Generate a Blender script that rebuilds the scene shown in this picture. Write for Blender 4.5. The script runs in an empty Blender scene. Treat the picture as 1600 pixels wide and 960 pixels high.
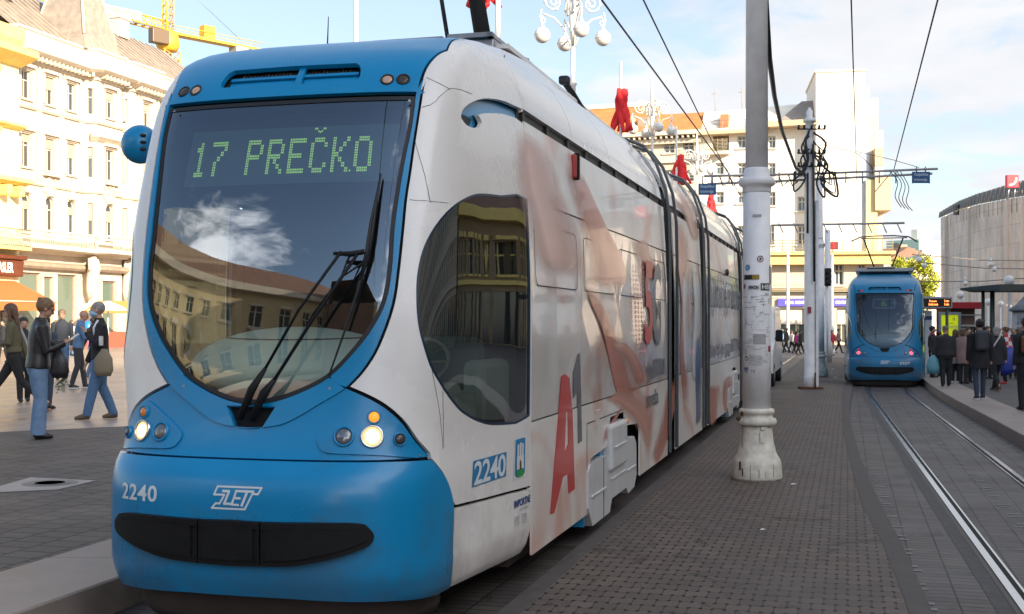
import bpy, bmesh, math, random, bisect
import numpy as np
from mathutils import Vector, Matrix
from mathutils.bvhtree import BVHTree
from mathutils.geometry import delaunay_2d_cdt
random.seed(7)
R=math.radians
# ------------------------------------------------------------ camera
F=1900.0; HZ=503.0; CAMH=1.85
scn=bpy.context.scene
col=scn.collection
cd=bpy.data.cameras.new('camera'); cam=bpy.data.objects.new('camera',cd); col.objects.link(cam)
cam.location=(0,0,CAMH); cam.rotation_euler=(R(90),0,0)
cd.sensor_width=36; cd.lens=36*F/1600; cd.shift_y=(HZ-480)/1600; cd.clip_start=.1; cd.clip_end=3000
cd.dof.use_dof=False
scn.camera=cam
scn.render.resolution_x=1024; scn.render.resolution_y=614
# ------------------------------------------------------------ sky
SUN_EL=R(20.5); SUN_AZ=math.atan2(.62,-.785)      # direction towards the sun: (sin az, cos az)
w=bpy.data.worlds.new('World'); scn.world=w; w.use_nodes=True
nt=w.node_tree; N=nt.nodes; L=nt.links; N.clear()
out=N.new('ShaderNodeOutputWorld'); bg=N.new('ShaderNodeBackground'); bg.inputs['Strength'].default_value=.12
sky=N.new('ShaderNodeTexSky'); sky.sky_type='NISHITA'; sky.sun_disc=False
sky.sun_elevation=SUN_EL; sky.sun_rotation=SUN_AZ; sky.air_density=1.0; sky.dust_density=1.0; sky.ozone_density=1.0; sky.altitude=120
tc=N.new('ShaderNodeTexCoord'); sep=N.new('ShaderNodeSeparateXYZ'); L.new(tc.outputs['Generated'],sep.inputs[0])
# project direction on a cloud deck: (x,y)/(z+.12)
ad=N.new('ShaderNodeMath'); ad.operation='ADD'; ad.inputs[1].default_value=.16; L.new(sep.outputs['Z'],ad.inputs[0])
mxz=N.new('ShaderNodeMath'); mxz.operation='MAXIMUM'; mxz.inputs[1].default_value=.05; L.new(ad.outputs[0],mxz.inputs[0])
dx=N.new('ShaderNodeMath'); dx.operation='DIVIDE'; L.new(sep.outputs['X'],dx.inputs[0]); L.new(mxz.outputs[0],dx.inputs[1])
dy=N.new('ShaderNodeMath'); dy.operation='DIVIDE'; L.new(sep.outputs['Y'],dy.inputs[0]); L.new(mxz.outputs[0],dy.inputs[1])
cb=N.new('ShaderNodeCombineXYZ'); L.new(dx.outputs[0],cb.inputs[0]); L.new(dy.outputs[0],cb.inputs[1])
n1=N.new('ShaderNodeTexNoise'); n1.inputs['Scale'].default_value=.95; n1.inputs['Detail'].default_value=9; n1.inputs['Roughness'].default_value=.56; n1.inputs['Distortion'].default_value=.35
mp=N.new('ShaderNodeMapping'); mp.inputs['Location'].default_value=(3.1,1.7,0); L.new(cb.outputs[0],mp.inputs[0]); L.new(mp.outputs[0],n1.inputs['Vector'])
# more cloud towards +x (right of the view)
sx=N.new('ShaderNodeMath'); sx.operation='MULTIPLY_ADD'; sx.inputs[1].default_value=.30; sx.inputs[2].default_value=0; L.new(sep.outputs['X'],sx.inputs[0])
n3=N.new('ShaderNodeTexNoise'); n3.inputs['Scale'].default_value=4.2; n3.inputs['Detail'].default_value=8; n3.inputs['Roughness'].default_value=.6; n3.inputs['Distortion'].default_value=.5; L.new(mp.outputs[0],n3.inputs['Vector'])
n3m=N.new('ShaderNodeMath'); n3m.operation='MULTIPLY_ADD'; n3m.inputs[1].default_value=.5; n3m.inputs[2].default_value=-.25; L.new(n3.outputs['Fac'],n3m.inputs[0]); n3a=N.new('ShaderNodeMath'); n3a.operation='ADD'; L.new(n1.outputs['Fac'],n3a.inputs[0]); L.new(n3m.outputs[0],n3a.inputs[1])
ns0=N.new('ShaderNodeMath'); ns0.operation='ADD'; L.new(n3a.outputs[0],ns0.inputs[0]); L.new(sx.outputs[0],ns0.inputs[1])
# a bank of cumulus low in the south-west, and clouds brighter around the sun
dk=N.new('ShaderNodeVectorMath'); dk.operation='DISTANCE'; dk.inputs[1].default_value=(-1.40,-.90,0); L.new(cb.outputs[0],dk.inputs[0])
dr=N.new('ShaderNodeMapRange'); dr.interpolation_type='SMOOTHSTEP'; dr.inputs['From Min'].default_value=.12; dr.inputs['From Max'].default_value=.80; dr.inputs["To Min"].default_value=.36; dr.inputs['To Max'].default_value=0; L.new(dk.outputs['Value'],dr.inputs['Value'])
ns=N.new('ShaderNodeMath'); ns.operation='ADD'; L.new(ns0.outputs[0],ns.inputs[0]); L.new(dr.outputs[0],ns.inputs[1])
cr_=N.new('ShaderNodeMapRange'); cr_.interpolation_type='SMOOTHSTEP'; cr_.inputs['From Min'].default_value=.47; cr_.inputs['From Max'].default_value=.66; L.new(ns.outputs[0],cr_.inputs['Value'])
n2=N.new('ShaderNodeTexNoise'); n2.inputs['Scale'].default_value=2.2; n2.inputs['Detail'].default_value=6; L.new(mp.outputs[0],n2.inputs['Vector'])
cc=N.new('ShaderNodeMixRGB'); cc.inputs[1].default_value=(2.5,2.7,3.1,1); cc.inputs[2].default_value=(4.6,4.55,4.5,1); L.new(n2.outputs['Fac'],cc.inputs[0])
yb=N.new('ShaderNodeMapRange'); yb.interpolation_type='SMOOTHSTEP'; yb.inputs['From Min'].default_value=.1; yb.inputs['From Max'].default_value=-.6; yb.inputs['To Min'].default_value=1; yb.inputs['To Max'].default_value=3.4; L.new(sep.outputs['Y'],yb.inputs['Value'])
cs2=N.new('ShaderNodeVectorMath'); cs2.operation='SCALE'; L.new(cc.outputs[0],cs2.inputs[0]); L.new(yb.outputs[0],cs2.inputs['Scale'])
mx=N.new('ShaderNodeMixRGB'); L.new(cr_.outputs[0],mx.inputs[0]); L.new(sky.outputs[0],mx.inputs[1]); L.new(cs2.outputs[0],mx.inputs[2])
hz_=N.new('ShaderNodeMixRGB'); hf=N.new('ShaderNodeMapRange'); hf.inputs['From Min'].default_value=-.1; hf.inputs['From Max'].default_value=.4; hf.inputs['To Min'].default_value=.0; hf.inputs['To Max'].default_value=.42; L.new(sep.outputs['Y'],hf.inputs['Value']); L.new(hf.outputs[0],hz_.inputs[0]); hz_.inputs[2].default_value=(2.7,2.95,3.3,1); L.new(sky.outputs[0],hz_.inputs[1]); L.new(hz_.outputs[0],mx.inputs[1]); L.new(mx.outputs[0],bg.inputs['Color']); L.new(bg.outputs[0],out.inputs[0])
# ------------------------------------------------------------ sun
sd=bpy.data.lights.new('sun','SUN'); sd.energy=5; sd.angle=R(.5); sd.color=(1,.86,.66)
so=bpy.data.objects.new('sun',sd); col.objects.link(so)
sv=Vector((math.sin(SUN_AZ)*math.cos(SUN_EL),math.cos(SUN_AZ)*math.cos(SUN_EL),math.sin(SUN_EL)))
so.rotation_euler=sv.to_track_quat('Z','Y').to_euler(); so.location=(0,-40,60)
scn.view_settings.view_transform='Standard'; scn.view_settings.look='None'
scn.view_settings.exposure=1.1; scn.view_settings.gamma=1; scn.view_settings.use_curve_mapping=False
scn.render.engine='CYCLES'; scn.cycles.max_bounces=8; scn.cycles.transparent_max_bounces=12
# ------------------------------------------------------------ materials
MC={}
def mat(name,c,rough=.6,metal=0,var=0,vs=3,bump=0,bs=40,coat=0,emit=0,spec=None,alpha=None,dirt=0,stretch=None):
    if name in MC: return MC[name]
    m=bpy.data.materials.new(name); m.use_nodes=True; t=m.node_tree; n=t.nodes; l=t.links
    b=n['Principled BSDF']; b.inputs['Base Color'].default_value=(*c,1); b.inputs['Roughness'].default_value=rough
    b.inputs['Metallic'].default_value=metal; b.inputs['Coat Weight'].default_value=coat; b.inputs['Coat Roughness'].default_value=.06
    if spec is not None: b.inputs['Specular IOR Level'].default_value=spec
    if emit: b.inputs['Emission Color'].default_value=(*c,1); b.inputs['Emission Strength'].default_value=emit
    if var or bump or dirt:
        g=n.new('ShaderNodeNewGeometry'); mpn=n.new('ShaderNodeMapping'); l.new(g.outputs['Position'],mpn.inputs[0])
        if stretch: mpn.inputs['Scale'].default_value=stretch
        if var:
            a=n.new('ShaderNodeTexNoise'); a.inputs['Scale'].default_value=vs; a.inputs['Detail'].default_value=6; a.inputs['Roughness'].default_value=.6; l.new(mpn.outputs[0],a.inputs['Vector'])
            r_=n.new('ShaderNodeMapRange'); r_.inputs['From Min'].default_value=.3; r_.inputs['From Max'].default_value=.7
            r_.inputs['To Min'].default_value=1-var; r_.inputs['To Max'].default_value=1+var; l.new(a.outputs['Fac'],r_.inputs['Value'])
            v=n.new('ShaderNodeVectorMath'); v.operation='SCALE'; v.inputs[0].default_value=c; l.new(r_.outputs[0],v.inputs['Scale']); l.new(v.outputs[0],b.inputs['Base Color'])
            q=n.new('ShaderNodeMapRange'); q.inputs['From Min'].default_value=.3; q.inputs['From Max'].default_value=.7; q.inputs['To Min'].default_value=max(.02,rough*.85); q.inputs['To Max'].default_value=min(1,rough*1.2); l.new(a.outputs['Fac'],q.inputs['Value']); l.new(q.outputs[0],b.inputs['Roughness'])
        if dirt:
            d0=n.new('ShaderNodeTexNoise'); d0.inputs['Scale'].default_value=2.2; d0.inputs['Detail'].default_value=10; d0.inputs['Roughness'].default_value=.72; l.new(mpn.outputs[0],d0.inputs['Vector'])
            sz=n.new('ShaderNodeSeparateXYZ'); l.new(g.outputs['Position'],sz.inputs[0]); dz=n.new('ShaderNodeMapRange'); dz.inputs['From Min'].default_value=1.5; dz.inputs['From Max'].default_value=.3; dz.inputs['To Min'].default_value=-.10; dz.inputs['To Max'].default_value=.16; l.new(sz.outputs['Z'],dz.inputs['Value'])
            da=n.new('ShaderNodeMath'); da.operation='ADD'; l.new(d0.outputs['Fac'],da.inputs[0]); l.new(dz.outputs[0],da.inputs[1])
            dm=n.new('ShaderNodeMapRange'); dm.interpolation_type='SMOOTHSTEP'; dm.inputs['From Min'].default_value=.5; dm.inputs['From Max'].default_value=.78; dm.inputs['To Max'].default_value=dirt; l.new(da.outputs[0],dm.inputs['Value'])
            mxd=n.new('ShaderNodeMixRGB'); mxd.inputs[2].default_value=(.075,.062,.05,1); l.new(dm.outputs[0],mxd.inputs[0])
            src_=b.inputs['Base Color'].links
            if src_: l.new(src_[0].from_socket,mxd.inputs[1])
            else: mxd.inputs[1].default_value=(*c,1)
            l.new(mxd.outputs[0],b.inputs['Base Color'])
        if bump:
            a2=n.new('ShaderNodeTexNoise'); a2.inputs['Scale'].default_value=bs; a2.inputs['Detail'].default_value=5; l.new(mpn.outputs[0],a2.inputs['Vector'])
            bp=n.new('ShaderNodeBump'); bp.inputs['Strength'].default_value=bump; bp.inputs['Distance'].default_value=.01; l.new(a2.outputs['Fac'],bp.inputs['Height']); l.new(bp.outputs[0],b.inputs['Normal'])
    MC[name]=m; return m
def glass_mat(name,tint,refl=.12,rough=.0,iso=1.0):
    if name in MC: return MC[name]
    m=bpy.data.materials.new(name); m.use_nodes=True; t=m.node_tree; n=t.nodes; l=t.links; n.clear()
    o=n.new('ShaderNodeOutputMaterial'); tr=n.new('ShaderNodeBsdfTransparent'); tr.inputs[0].default_value=(*tint,1)
    gl=n.new('ShaderNodeBsdfGlossy'); gl.inputs['Roughness'].default_value=rough; gl.inputs['Color'].default_value=(.9,.95,1,1)
    fr=n.new('ShaderNodeLayerWeight'); fr.inputs[0].default_value=.35
    mr=n.new('ShaderNodeMapRange'); mr.inputs['To Min'].default_value=refl; mr.inputs['To Max'].default_value=.9; l.new(fr.outputs['Fresnel'],mr.inputs['Value'])
    ms=n.new('ShaderNodeMixShader'); l.new(mr.outputs[0],ms.inputs[0]); l.new(tr.outputs[0],ms.inputs[1]); l.new(gl.outputs[0],ms.inputs[2]); l.new(ms.outputs[0],o.inputs[0])
    MC[name]=m; return m
# ------------------------------------------------------------ object helpers
def tag(o,label,cat=None,group=None,kind=None):
    if label: o['label']=label
    if cat: o['category']=cat
    if group: o['group']=group
    if kind: o['kind']=kind
    return o
def thing(name,label,cat,loc=(0,0,0),rz=0,group=None):
    o=bpy.data.objects.new(name,None); col.objects.link(o); o.location=loc; o.rotation_euler=(0,0,rz); o.empty_display_size=.3
    return tag(o,label,cat,group)
def link(name,me,m,parent=None):
    o=bpy.data.objects.new(name,me); col.objects.link(o)
    if m is not None and not me.materials: me.materials.append(m)
    if parent is not None: o.parent=parent
    return o
def copy_tree(o,parent=None):
    c=o.copy(); col.objects.link(c); c.parent=parent
    for ch in o.children: copy_tree(ch,c)
    return c
class MB:
    def __init__(s,org=(0,0,0)): s.v=[]; s.f=[]; s.org=Vector(org); s.sm=[]; s.mi=[]; s.uv=None
    def add(s,vs,fs,smooth=False):
        k=len(s.v); s.v+=[Vector(p) for p in vs]; s.f+=[tuple(i+k for i in f) for f in fs]; s.sm+=[smooth]*len(fs); return s
    def box(s,a,b,M=None,bev=0):
        x0,x1=sorted((a[0],b[0])); y0,y1=sorted((a[1],b[1])); z0,z1=sorted((a[2],b[2]))
        if bev:
            d=min(bev,(x1-x0)*.45,(y1-y0)*.45,(z1-z0)*.45)
            bm=bmesh.new(); bmesh.ops.create_cube(bm,size=1)
            for v in bm.verts: v.co=Vector((x0+(v.co.x+.5)*(x1-x0),y0+(v.co.y+.5)*(y1-y0),z0+(v.co.z+.5)*(z1-z0)))
            bmesh.ops.bevel(bm,geom=list(bm.edges),offset=d,segments=2,affect='EDGES',profile=.5)
            bm.verts.index_update(); vs=[v.co.copy() for v in bm.verts]; fs=[tuple(v.index for v in f.verts) for f in bm.faces]; bm.free()
        else:
            vs=[Vector(p) for p in ((x0,y0,z0),(x1,y0,z0),(x1,y1,z0),(x0,y1,z0),(x0,y0,z1),(x1,y0,z1),(x1,y1,z1),(x0,y1,z1))]
            fs=[(0,3,2,1),(4,5,6,7),(0,1,5,4),(1,2,6,5),(2,3,7,6),(3,0,4,7)]
        if M is not None: vs=[M@v for v in vs]
        return s.add(vs,fs)
    def tube(s,pts,r,n=8,cap=True,smooth=True,sq=None):
        pts=[Vector(p) for p in pts]; m=len(pts); rr=r if isinstance(r,(list,tuple)) else [r]*m
        vs=[]; up=None
        for i,p in enumerate(pts):
            t=(pts[min(i+1,m-1)]-pts[max(i-1,0)]);
            if t.length<1e-9: t=Vector((0,0,1))
            t.normalize()
            if up is None:
                up=Vector((0,1,0)) if abs(t.z)>.8 else Vector((0,0,1))
            a=t.cross(up); 
            if a.length<1e-4: a=t.cross(Vector((1,0,0)))
            a.normalize(); b=a.cross(t).normalized(); up=b
            e=rr[i]; ra,rb=(e if isinstance(e,(tuple,list)) else (e,e))
            for k in range(n):
                an=2*math.pi*k/n; vs.append(p+a*math.cos(an)*ra+b*math.sin(an)*rb)
        fs=[(i*n+k,i*n+(k+1)%n,(i+1)*n+(k+1)%n,(i+1)*n+k) for i in range(m-1) for k in range(n)]
        s.add(vs,fs,smooth)
        if cap:
            k0=len(s.v)-m*n; s.f.append(tuple(k0+i for i in range(n))[::-1]); s.f.append(tuple(k0+(m-1)*n+i for i in range(n))); s.sm+=[False,False]
        return s
    def lathe(s,prof,c=(0,0,0),n=24,smooth=True,sx=1,sy=1):
        c=Vector(c); vs=[]; 
        for r_,z in prof:
            for k in range(n):
                a=2*math.pi*k/n; vs.append(c+Vector((r_*math.cos(a)*sx,r_*math.sin(a)*sy,z)))
        m=len(prof); fs=[(i*n+k,i*n+(k+1)%n,(i+1)*n+(k+1)%n,(i+1)*n+k) for i in range(m-1) for k in range(n)]
        s.add(vs,fs,smooth); k0=len(s.v)-m*n
        if prof[0][0]>1e-4: s.f.append(tuple(k0+i for i in range(n))[::-1]); s.sm.append(False)
        if prof[-1][0]>1e-4: s.f.append(tuple(k0+(m-1)*n+i for i in range(n))); s.sm.append(False)
        return s
    def ball(s,c,r,n=14,sc=(1,1,1),noise=0):
        c=Vector(c); bm=bmesh.new(); bmesh.ops.create_uvsphere(bm,u_segments=n,v_segments=max(6,n*2//3),radius=1)
        bm.verts.index_update()
        vs=[c+Vector((v.co.x*sc[0],v.co.y*sc[1],v.co.z*sc[2]))*r*(1+random.uniform(-noise,noise)) for v in bm.verts]; fs=[tuple(v.index for v in f.verts) for f in bm.faces]; bm.free()
        return s.add(vs,fs,True)
    def prism(s,poly,fn,d0,d1):
        """poly: 2-D outline; fn(u,v,d) -> point"""
        n=len(poly); vs=[fn(u,v,d0) for u,v in poly]+[fn(u,v,d1) for u,v in poly]
        fs=[tuple(range(n))[::-1],tuple(range(n,2*n))]+[(i,(i+1)%n,n+(i+1)%n,n+i) for i in range(n)]
        return s.add(vs,fs)
    def quad(s,a,b,c,d): return s.add([a,b,c,d],[(0,1,2,3)])
    def build(s,name,m,parent=None,recalc=True):
        me=bpy.data.meshes.new(name); me.from_pydata([v-s.org for v in s.v],[],s.f)
        me.polygons.foreach_set('use_smooth',s.sm)
        if recalc:
            bm=bmesh.new(); bm.from_mesh(me); bmesh.ops.recalc_face_normals(bm,faces=bm.faces); bm.to_mesh(me); bm.free()
        me.update()
        o=link(name,me,m,parent)
        return o
def struct(name,mb,m): return tag(mb.build(name,m),None,None,None,'structure')
# text as a mesh: returns (verts2d, faces), width normalised
def text_geo(txt,bold=0.0,spacing=1.0,res=3):
    c=bpy.data.curves.new('lettering','FONT'); c.body=txt; c.size=1; c.offset=bold; c.space_character=spacing; c.resolution_u=res; c.fill_mode='FRONT'
    o=bpy.data.objects.new('lettering',c); col.objects.link(o)
    bpy.context.view_layer.update()
    dg=bpy.context.evaluated_depsgraph_get(); me=o.evaluated_get(dg).to_mesh()
    vs=[(v.co.x,v.co.y) for v in me.vertices]; fs=[tuple(p.vertices) for p in me.polygons]
    o.evaluated_get(dg).to_mesh_clear(); bpy.data.objects.remove(o); bpy.data.curves.remove(c)
    return vs,fs
def text_on(mb,txt,fn,bold=.0,spacing=1.0,upper=None):
    """fn(u,v): u,v in 0..1 over the lettering box"""
    vs,fs=text_geo(txt,bold,spacing)
    if not vs: return
    x0=min(v[0] for v in vs); x1=max(v[0] for v in vs); y0=min(v[1] for v in vs); y1=max(v[1] for v in vs)
    mb.add([fn((x-x0)/(x1-x0),(y-y0)/(y1-y0)) for x,y in vs],fs)
def at(px,py,Y): return Vector(((px-800)/F*Y,Y,CAMH+(HZ-py)/F*Y))
def ground(px,py,z=0):
    Y=(CAMH-z)*F/(py-HZ); return Vector(((px-800)/F*Y,Y,z))

# ================================================================ TRAM SHELL
def ray(px,py): return Vector(((px-800)/F,1.0,(HZ-py)/F))
CAM=Vector((0,0,CAMH))
# ---- tram shell ----
PLAN=[(0,0),(.35,.015),(.6,.06),(.78,.14),(.9,.25),(.98,.42),(1.03,.72),(1.07,1.1),(1.105,1.5),(1.14,1.9),(1.15,2.2)]
PLU=[(0,0),(.38,.01),(.66,.045),(.86,.11),(.98,.21),(1.05,.4),(1.085,.72),(1.105,1.1),(1.125,1.5),(1.145,1.9),(1.15,2.2)]
ROWS=[ # t,z,yn,inset
(.26,.26,.12,.08),(.34,.34,.05,.03),(.5,.5,0,0),(.86,.86,0,0),(.95,.95,.012,0),(1.02,1.02,.045,0),(1.08,1.08,.105,0),(1.14,1.14,.135,0),(1.3,1.3,.19,0),(1.6,1.6,.255,0),(2,2,.30,0),(2.4,2.4,.37,0.01),(2.8,2.8,.475,.03),(3.0,3.0,.54,.04),
(3.18,3.18,.61,.055),(3.35,3.33,.70,.08),(3.5,3.47,.84,.11),(3.65,3.59,1.08,.16),(3.8,3.69,1.45,.22),(3.95,3.79,2.0,.29),(4.15,3.90,2.7,.36),(4.4,4.01,3.4,.52),(4.75,4.07,4.1,.86)]
def cr(pts,u):
    # catmull-rom through pts at float index u
    i=max(0,min(len(pts)-2,int(math.floor(u)))); f=u-i
    p0=pts[max(i-1,0)];p1=pts[i];p2=pts[i+1];p3=pts[min(i+2,len(pts)-1)]
    return tuple(.5*(2*b+(c-a)*f+(2*a-5*b+4*c-d)*f*f+(3*b-a-3*c+d)*f**3) for a,b,c,d in zip(p0,p1,p2,p3))
def dense(PL):
    full=[(-x,y) for x,y in PL[:0:-1]]+PL
    return [cr(full,k/16) for k in range((len(full)-1)*16+1)]
DP=dense(PLAN); DU=dense(PLU)
acc=[0]
for a,b in zip(DP,DP[1:]): acc.append(acc[-1]+math.dist(a,b))
half=acc[-1]/2; SS=[a-half for a in acc]; SEND=half
def plan(s,g=0):
    if s>SEND: return 1.15,2.2,s-SEND
    if s<-SEND: return -1.15,2.2,-s-SEND
    i=max(0,min(len(SS)-2,bisect.bisect_right(SS,s)-1)); f=(s-SS[i])/(SS[i+1]-SS[i])
    o=[]
    for k in (0,1): o.append((DP[i][k]*(1-f)+DP[i+1][k]*f)*(1-g)+g*(DU[i][k]*(1-f)+DU[i+1][k]*f))
    return o[0],o[1],0
def row(t):
    ts=[r[0] for r in ROWS]; i=max(0,min(len(ts)-2,bisect.bisect_right(ts,t)-1)); f=(t-ts[i])/(ts[i+1]-ts[i])
    f=max(-.5,min(1,f))
    # monotone-ish hermite
    def m(j,k):
        if j<=0 or j>=len(ts)-1:
            a,b=(0,1) if j<=0 else (len(ts)-2,len(ts)-1)
            return (ROWS[b][k]-ROWS[a][k])/(ts[b]-ts[a])
        d0=(ROWS[j][k]-ROWS[j-1][k])/(ts[j]-ts[j-1]); d1=(ROWS[j+1][k]-ROWS[j][k])/(ts[j+1]-ts[j])
        return 0 if d0*d1<=0 else 2*d0*d1/(d0+d1)
    h=ts[i+1]-ts[i]; o=[]
    for k in (1,2,3):
        p,q=ROWS[i][k],ROWS[i+1][k]; f2=f*f;f3=f2*f
        o.append((2*f3-3*f2+1)*p+(f3-2*f2+f)*h*m(i,k)+(-2*f3+3*f2)*q+(f3-f2)*h*m(i+1,k))
    return o
def shell(s,t):
    z,yn,ins=row(t); g=max(0,min(1,(t-1.05)/.7)); g=g*g*(3-2*g); X,P,ex=plan(s,g)
    ye=max(2.2,yn+.6); w=1.15-ins
    return Vector((X/1.15*w, yn+(ye-yn)*P/2.2+ex*1.0-(ye-2.2 if ex>0 else 0)*min(1,ex/1.5), z))
TX,TY,TYAW=-1.522,6.648,math.atan(525/1900)
def t2w(p,o=(TX,TY),yaw=TYAW):
    c,s_=math.cos(yaw),math.sin(yaw)
    return Vector((o[0]+p.x*c+p.y*s_, o[1]-p.x*s_+p.y*c, p.z))
def w2t(p,o=(TX,TY),yaw=TYAW):
    c,s_=math.cos(yaw),math.sin(yaw); dx,dy=p.x-o[0],p.y-o[1]
    return Vector((dx*c-dy*s_, dx*s_+dy*c, p.z))
gs=[-SEND-.5+ (2*SEND+9)*i/420 for i in range(421)]; gt=[.2+4.5*j/140 for j in range(141)]
V=[shell(s,t) for t in gt for s in gs]; FF=[];
for j in range(140):
    for i in range(420):
        a=j*421+i; FF.append((a,a+1,a+422,a+421))
def mkbvh(): 
    return BVHTree.FromPolygons([t2w(v) for v in V],FF)
def trace(px,py,b):
    d=ray(px,py); h=b.ray_cast(CAM,d)
    if h[0] is None: return None
    q=w2t(h[0]); k=h[2]; j,i=divmod(k,420)
    # refine by newton on local quad (nearest sample)
    best=None
    for a in range(9):
        for c in range(9):
            s=gs[i]+(gs[i+1]-gs[i])*c/8; t=gt[j]+(gt[j+1]-gt[j])*a/8
            dd=(shell(s,t)-q).length
            if best is None or dd<best[0]: best=(dd,s,t)
    return best[1],best[2],q

BV=mkbvh()
def T(px,py):
    r_=trace(px,py,BV)
    if r_ is None: raise Exception('trace miss %s %s'%(px,py))
    return (r_[0],r_[1])
def TL(pts): return [T(*p) for p in pts]
def sidep(px,py):
    """photo pixel -> (y,z) on the tram's flat right flank, measured once from the photograph"""
    u=(px-800)/F; Y=2.164/(.276-u); return ((Y-6.342)/.964,CAMH+(HZ-py)/F*Y)
def SP(pts): return [sidep(*p) for p in pts]
def smooth(pts,k=4):
    o=[]
    n=len(pts)
    for i in range(n-1):
        for j in range(k): o.append(cr(pts,i+j/k))
    o.append(pts[-1]); return o
def mir(pts): return [(-a,b) for a,b in pts]
def sym(right_top_to_bottom):
    """closed outline symmetric about s=0 from its right-hand chain"""
    r_=right_top_to_bottom; return r_+[(-a,b) for a,b in r_[::-1] if abs(a)>1e-4]
def inset(poly,d):
    n=len(poly); A=sum(poly[i][0]*poly[(i+1)%n][1]-poly[(i+1)%n][0]*poly[i][1] for i in range(n))
    sg=1 if A>0 else -1; o=[]
    for i in range(n):
        p,q,r_=poly[i-1],poly[i],poly[(i+1)%n]
        e1=(q[0]-p[0],q[1]-p[1]); e2=(r_[0]-q[0],r_[1]-q[1])
        l1=math.hypot(*e1) or 1; l2=math.hypot(*e2) or 1
        n1_=(-e1[1]/l1,e1[0]/l1); n2_=(-e2[1]/l2,e2[0]/l2); nx,ny=n1_[0]+n2_[0],n1_[1]+n2_[1]; ll=math.hypot(nx,ny) or 1
        k=d/max(.5,ll/2); o.append((q[0]+sg*nx/ll*k,q[1]+sg*ny/ll*k))
    return o
def dens(poly,h):
    o=[]; n=len(poly)
    for i in range(n):
        a,b=poly[i],poly[(i+1)%n]; k=max(1,int(math.dist(a,b)/h))
        for j in range(k): o.append((a[0]+(b[0]-a[0])*j/k,a[1]+(b[1]-a[1])*j/k))
    return o
def pip(P,poly):
    poly=np.array(poly); x,y=P[:,0],P[:,1]; ins=np.zeros(len(P),bool)
    x0,y0=poly[:,0],poly[:,1]; x1,y1=np.roll(x0,-1),np.roll(y0,-1)
    for a,b,c,d in zip(x0,y0,x1,y1):
        if b==d: continue
        m=((b>y)!=(d>y))&(x<(c-a)*(y-b)/(d-b)+a); ins^=m
    return ins
def snorm(s,t):
    e=.004; a=shell(s+e,t)-shell(s-e,t); b=shell(s,t+e)-shell(s,t-e); n_=a.cross(b); n_.normalize(); return n_
PCACHE={}
def patch_geo(loops,off,rim,grid):
    loops=[dens(l_,grid*.8) for l_ in loops]
    pts=[];ed=[]
    for l_ in loops:
        k=len(pts); pts+=l_; ed+=[(k+i,k+(i+1)%len(l_)) for i in range(len(l_))]
    B=np.array(pts); xs=np.arange(B[:,0].min(),B[:,0].max(),grid); ys=np.arange(B[:,1].min(),B[:,1].max(),grid)
    G=np.array([(x+(.5*grid if j%2 else 0),y) for j,y in enumerate(ys) for x in xs]) if len(xs) and len(ys) else np.zeros((0,2))
    if len(G):
        k=pip(G,loops[0])
        for h_ in loops[1:]: k&=~pip(G,h_)
        G=G[k]
        if len(G):
            D=np.sqrt(((G[:,None,:]-B[None,:,:])**2).sum(-1)).min(1); G=G[D>grid*.45]
    allp=[Vector(p) for p in pts]+[Vector(g) for g in G]
    vo,eo,fo,_,_,_=delaunay_2d_cdt(allp,ed,[],0,1e-6)
    C=np.array([[sum(vo[i][k] for i in f)/3 for k in (0,1)] for f in fo]); k=pip(C,loops[0])
    for h_ in loops[1:]: k&=~pip(C,h_)
    fs=[tuple(f) for f,q in zip(fo,k) if q]
    used=sorted({i for f in fs for i in f}); mp_={a:b for b,a in enumerate(used)}
    fs=[tuple(mp_[i] for i in f) for f in fs]; P=[vo[i] for i in used]
    pos=[];nor=[]
    for p in P:
        n_=snorm(p[0],p[1]); pos.append(shell(p[0],p[1])+n_*off); nor.append(n_)
    # outward orientation
    f=fs[0]; fn=(pos[f[1]]-pos[f[0]]).cross(pos[f[2]]-pos[f[0]])
    # per-face orientation check
    ff=[]
    for f in fs:
        g=(pos[f[1]]-pos[f[0]]).cross(pos[f[2]]-pos[f[0]])
        ff.append(f if g.dot(nor[f[0]])>0 else f[::-1])
    fs=ff; nt_=len(fs)
    if rim:
        cnt={}
        for f in fs:
            for a,b in ((f[0],f[1]),(f[1],f[2]),(f[2],f[0])): cnt[(a,b)]=1
        be=[(a,b) for a,b in cnt if (b,a) not in cnt]
        idx={}
        def low(i,lv):
            key=(i,lv)
            if key not in idx: idx[key]=len(pos); pos.append(pos[i]-nor[i]*(rim if lv else 0)); nor.append(nor[i])
            return idx[key]
        for a,b in be: fs.append((b,a,low(a,0),low(b,0))[::-1] if False else (low(b,0),low(a,0),low(a,1),low(b,1)))
    return pos,nor,fs,nt_
def patch(name,loops,m,parent,off=0,rim=.03,grid=.06,gap=.004,key=None):
    k=key or name
    if gap: loops=[inset(loops[0],gap)]+loops[1:]
    ck=(k,len(loops[0]),round(loops[0][0][0],3),round(loops[0][0][1],3),off,rim)
    if ck not in PCACHE: PCACHE[ck]=patch_geo(loops,off,rim,grid)
    pos,nor,fs,nt_=PCACHE[ck]
    me=bpy.data.meshes.new(name); me.from_pydata(pos,[],fs); me.update()
    me.polygons.foreach_set('use_smooth',[i<nt_ for i in range(len(fs))])
    cn=[]
    for i,p in enumerate(me.polygons):
        for li in p.loop_indices:
            cn.append(nor[me.loops[li].vertex_index] if i<nt_ else p.normal)
    me.normals_split_custom_set([tuple(c) for c in cn])
    return link(name,me,m,parent)
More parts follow.
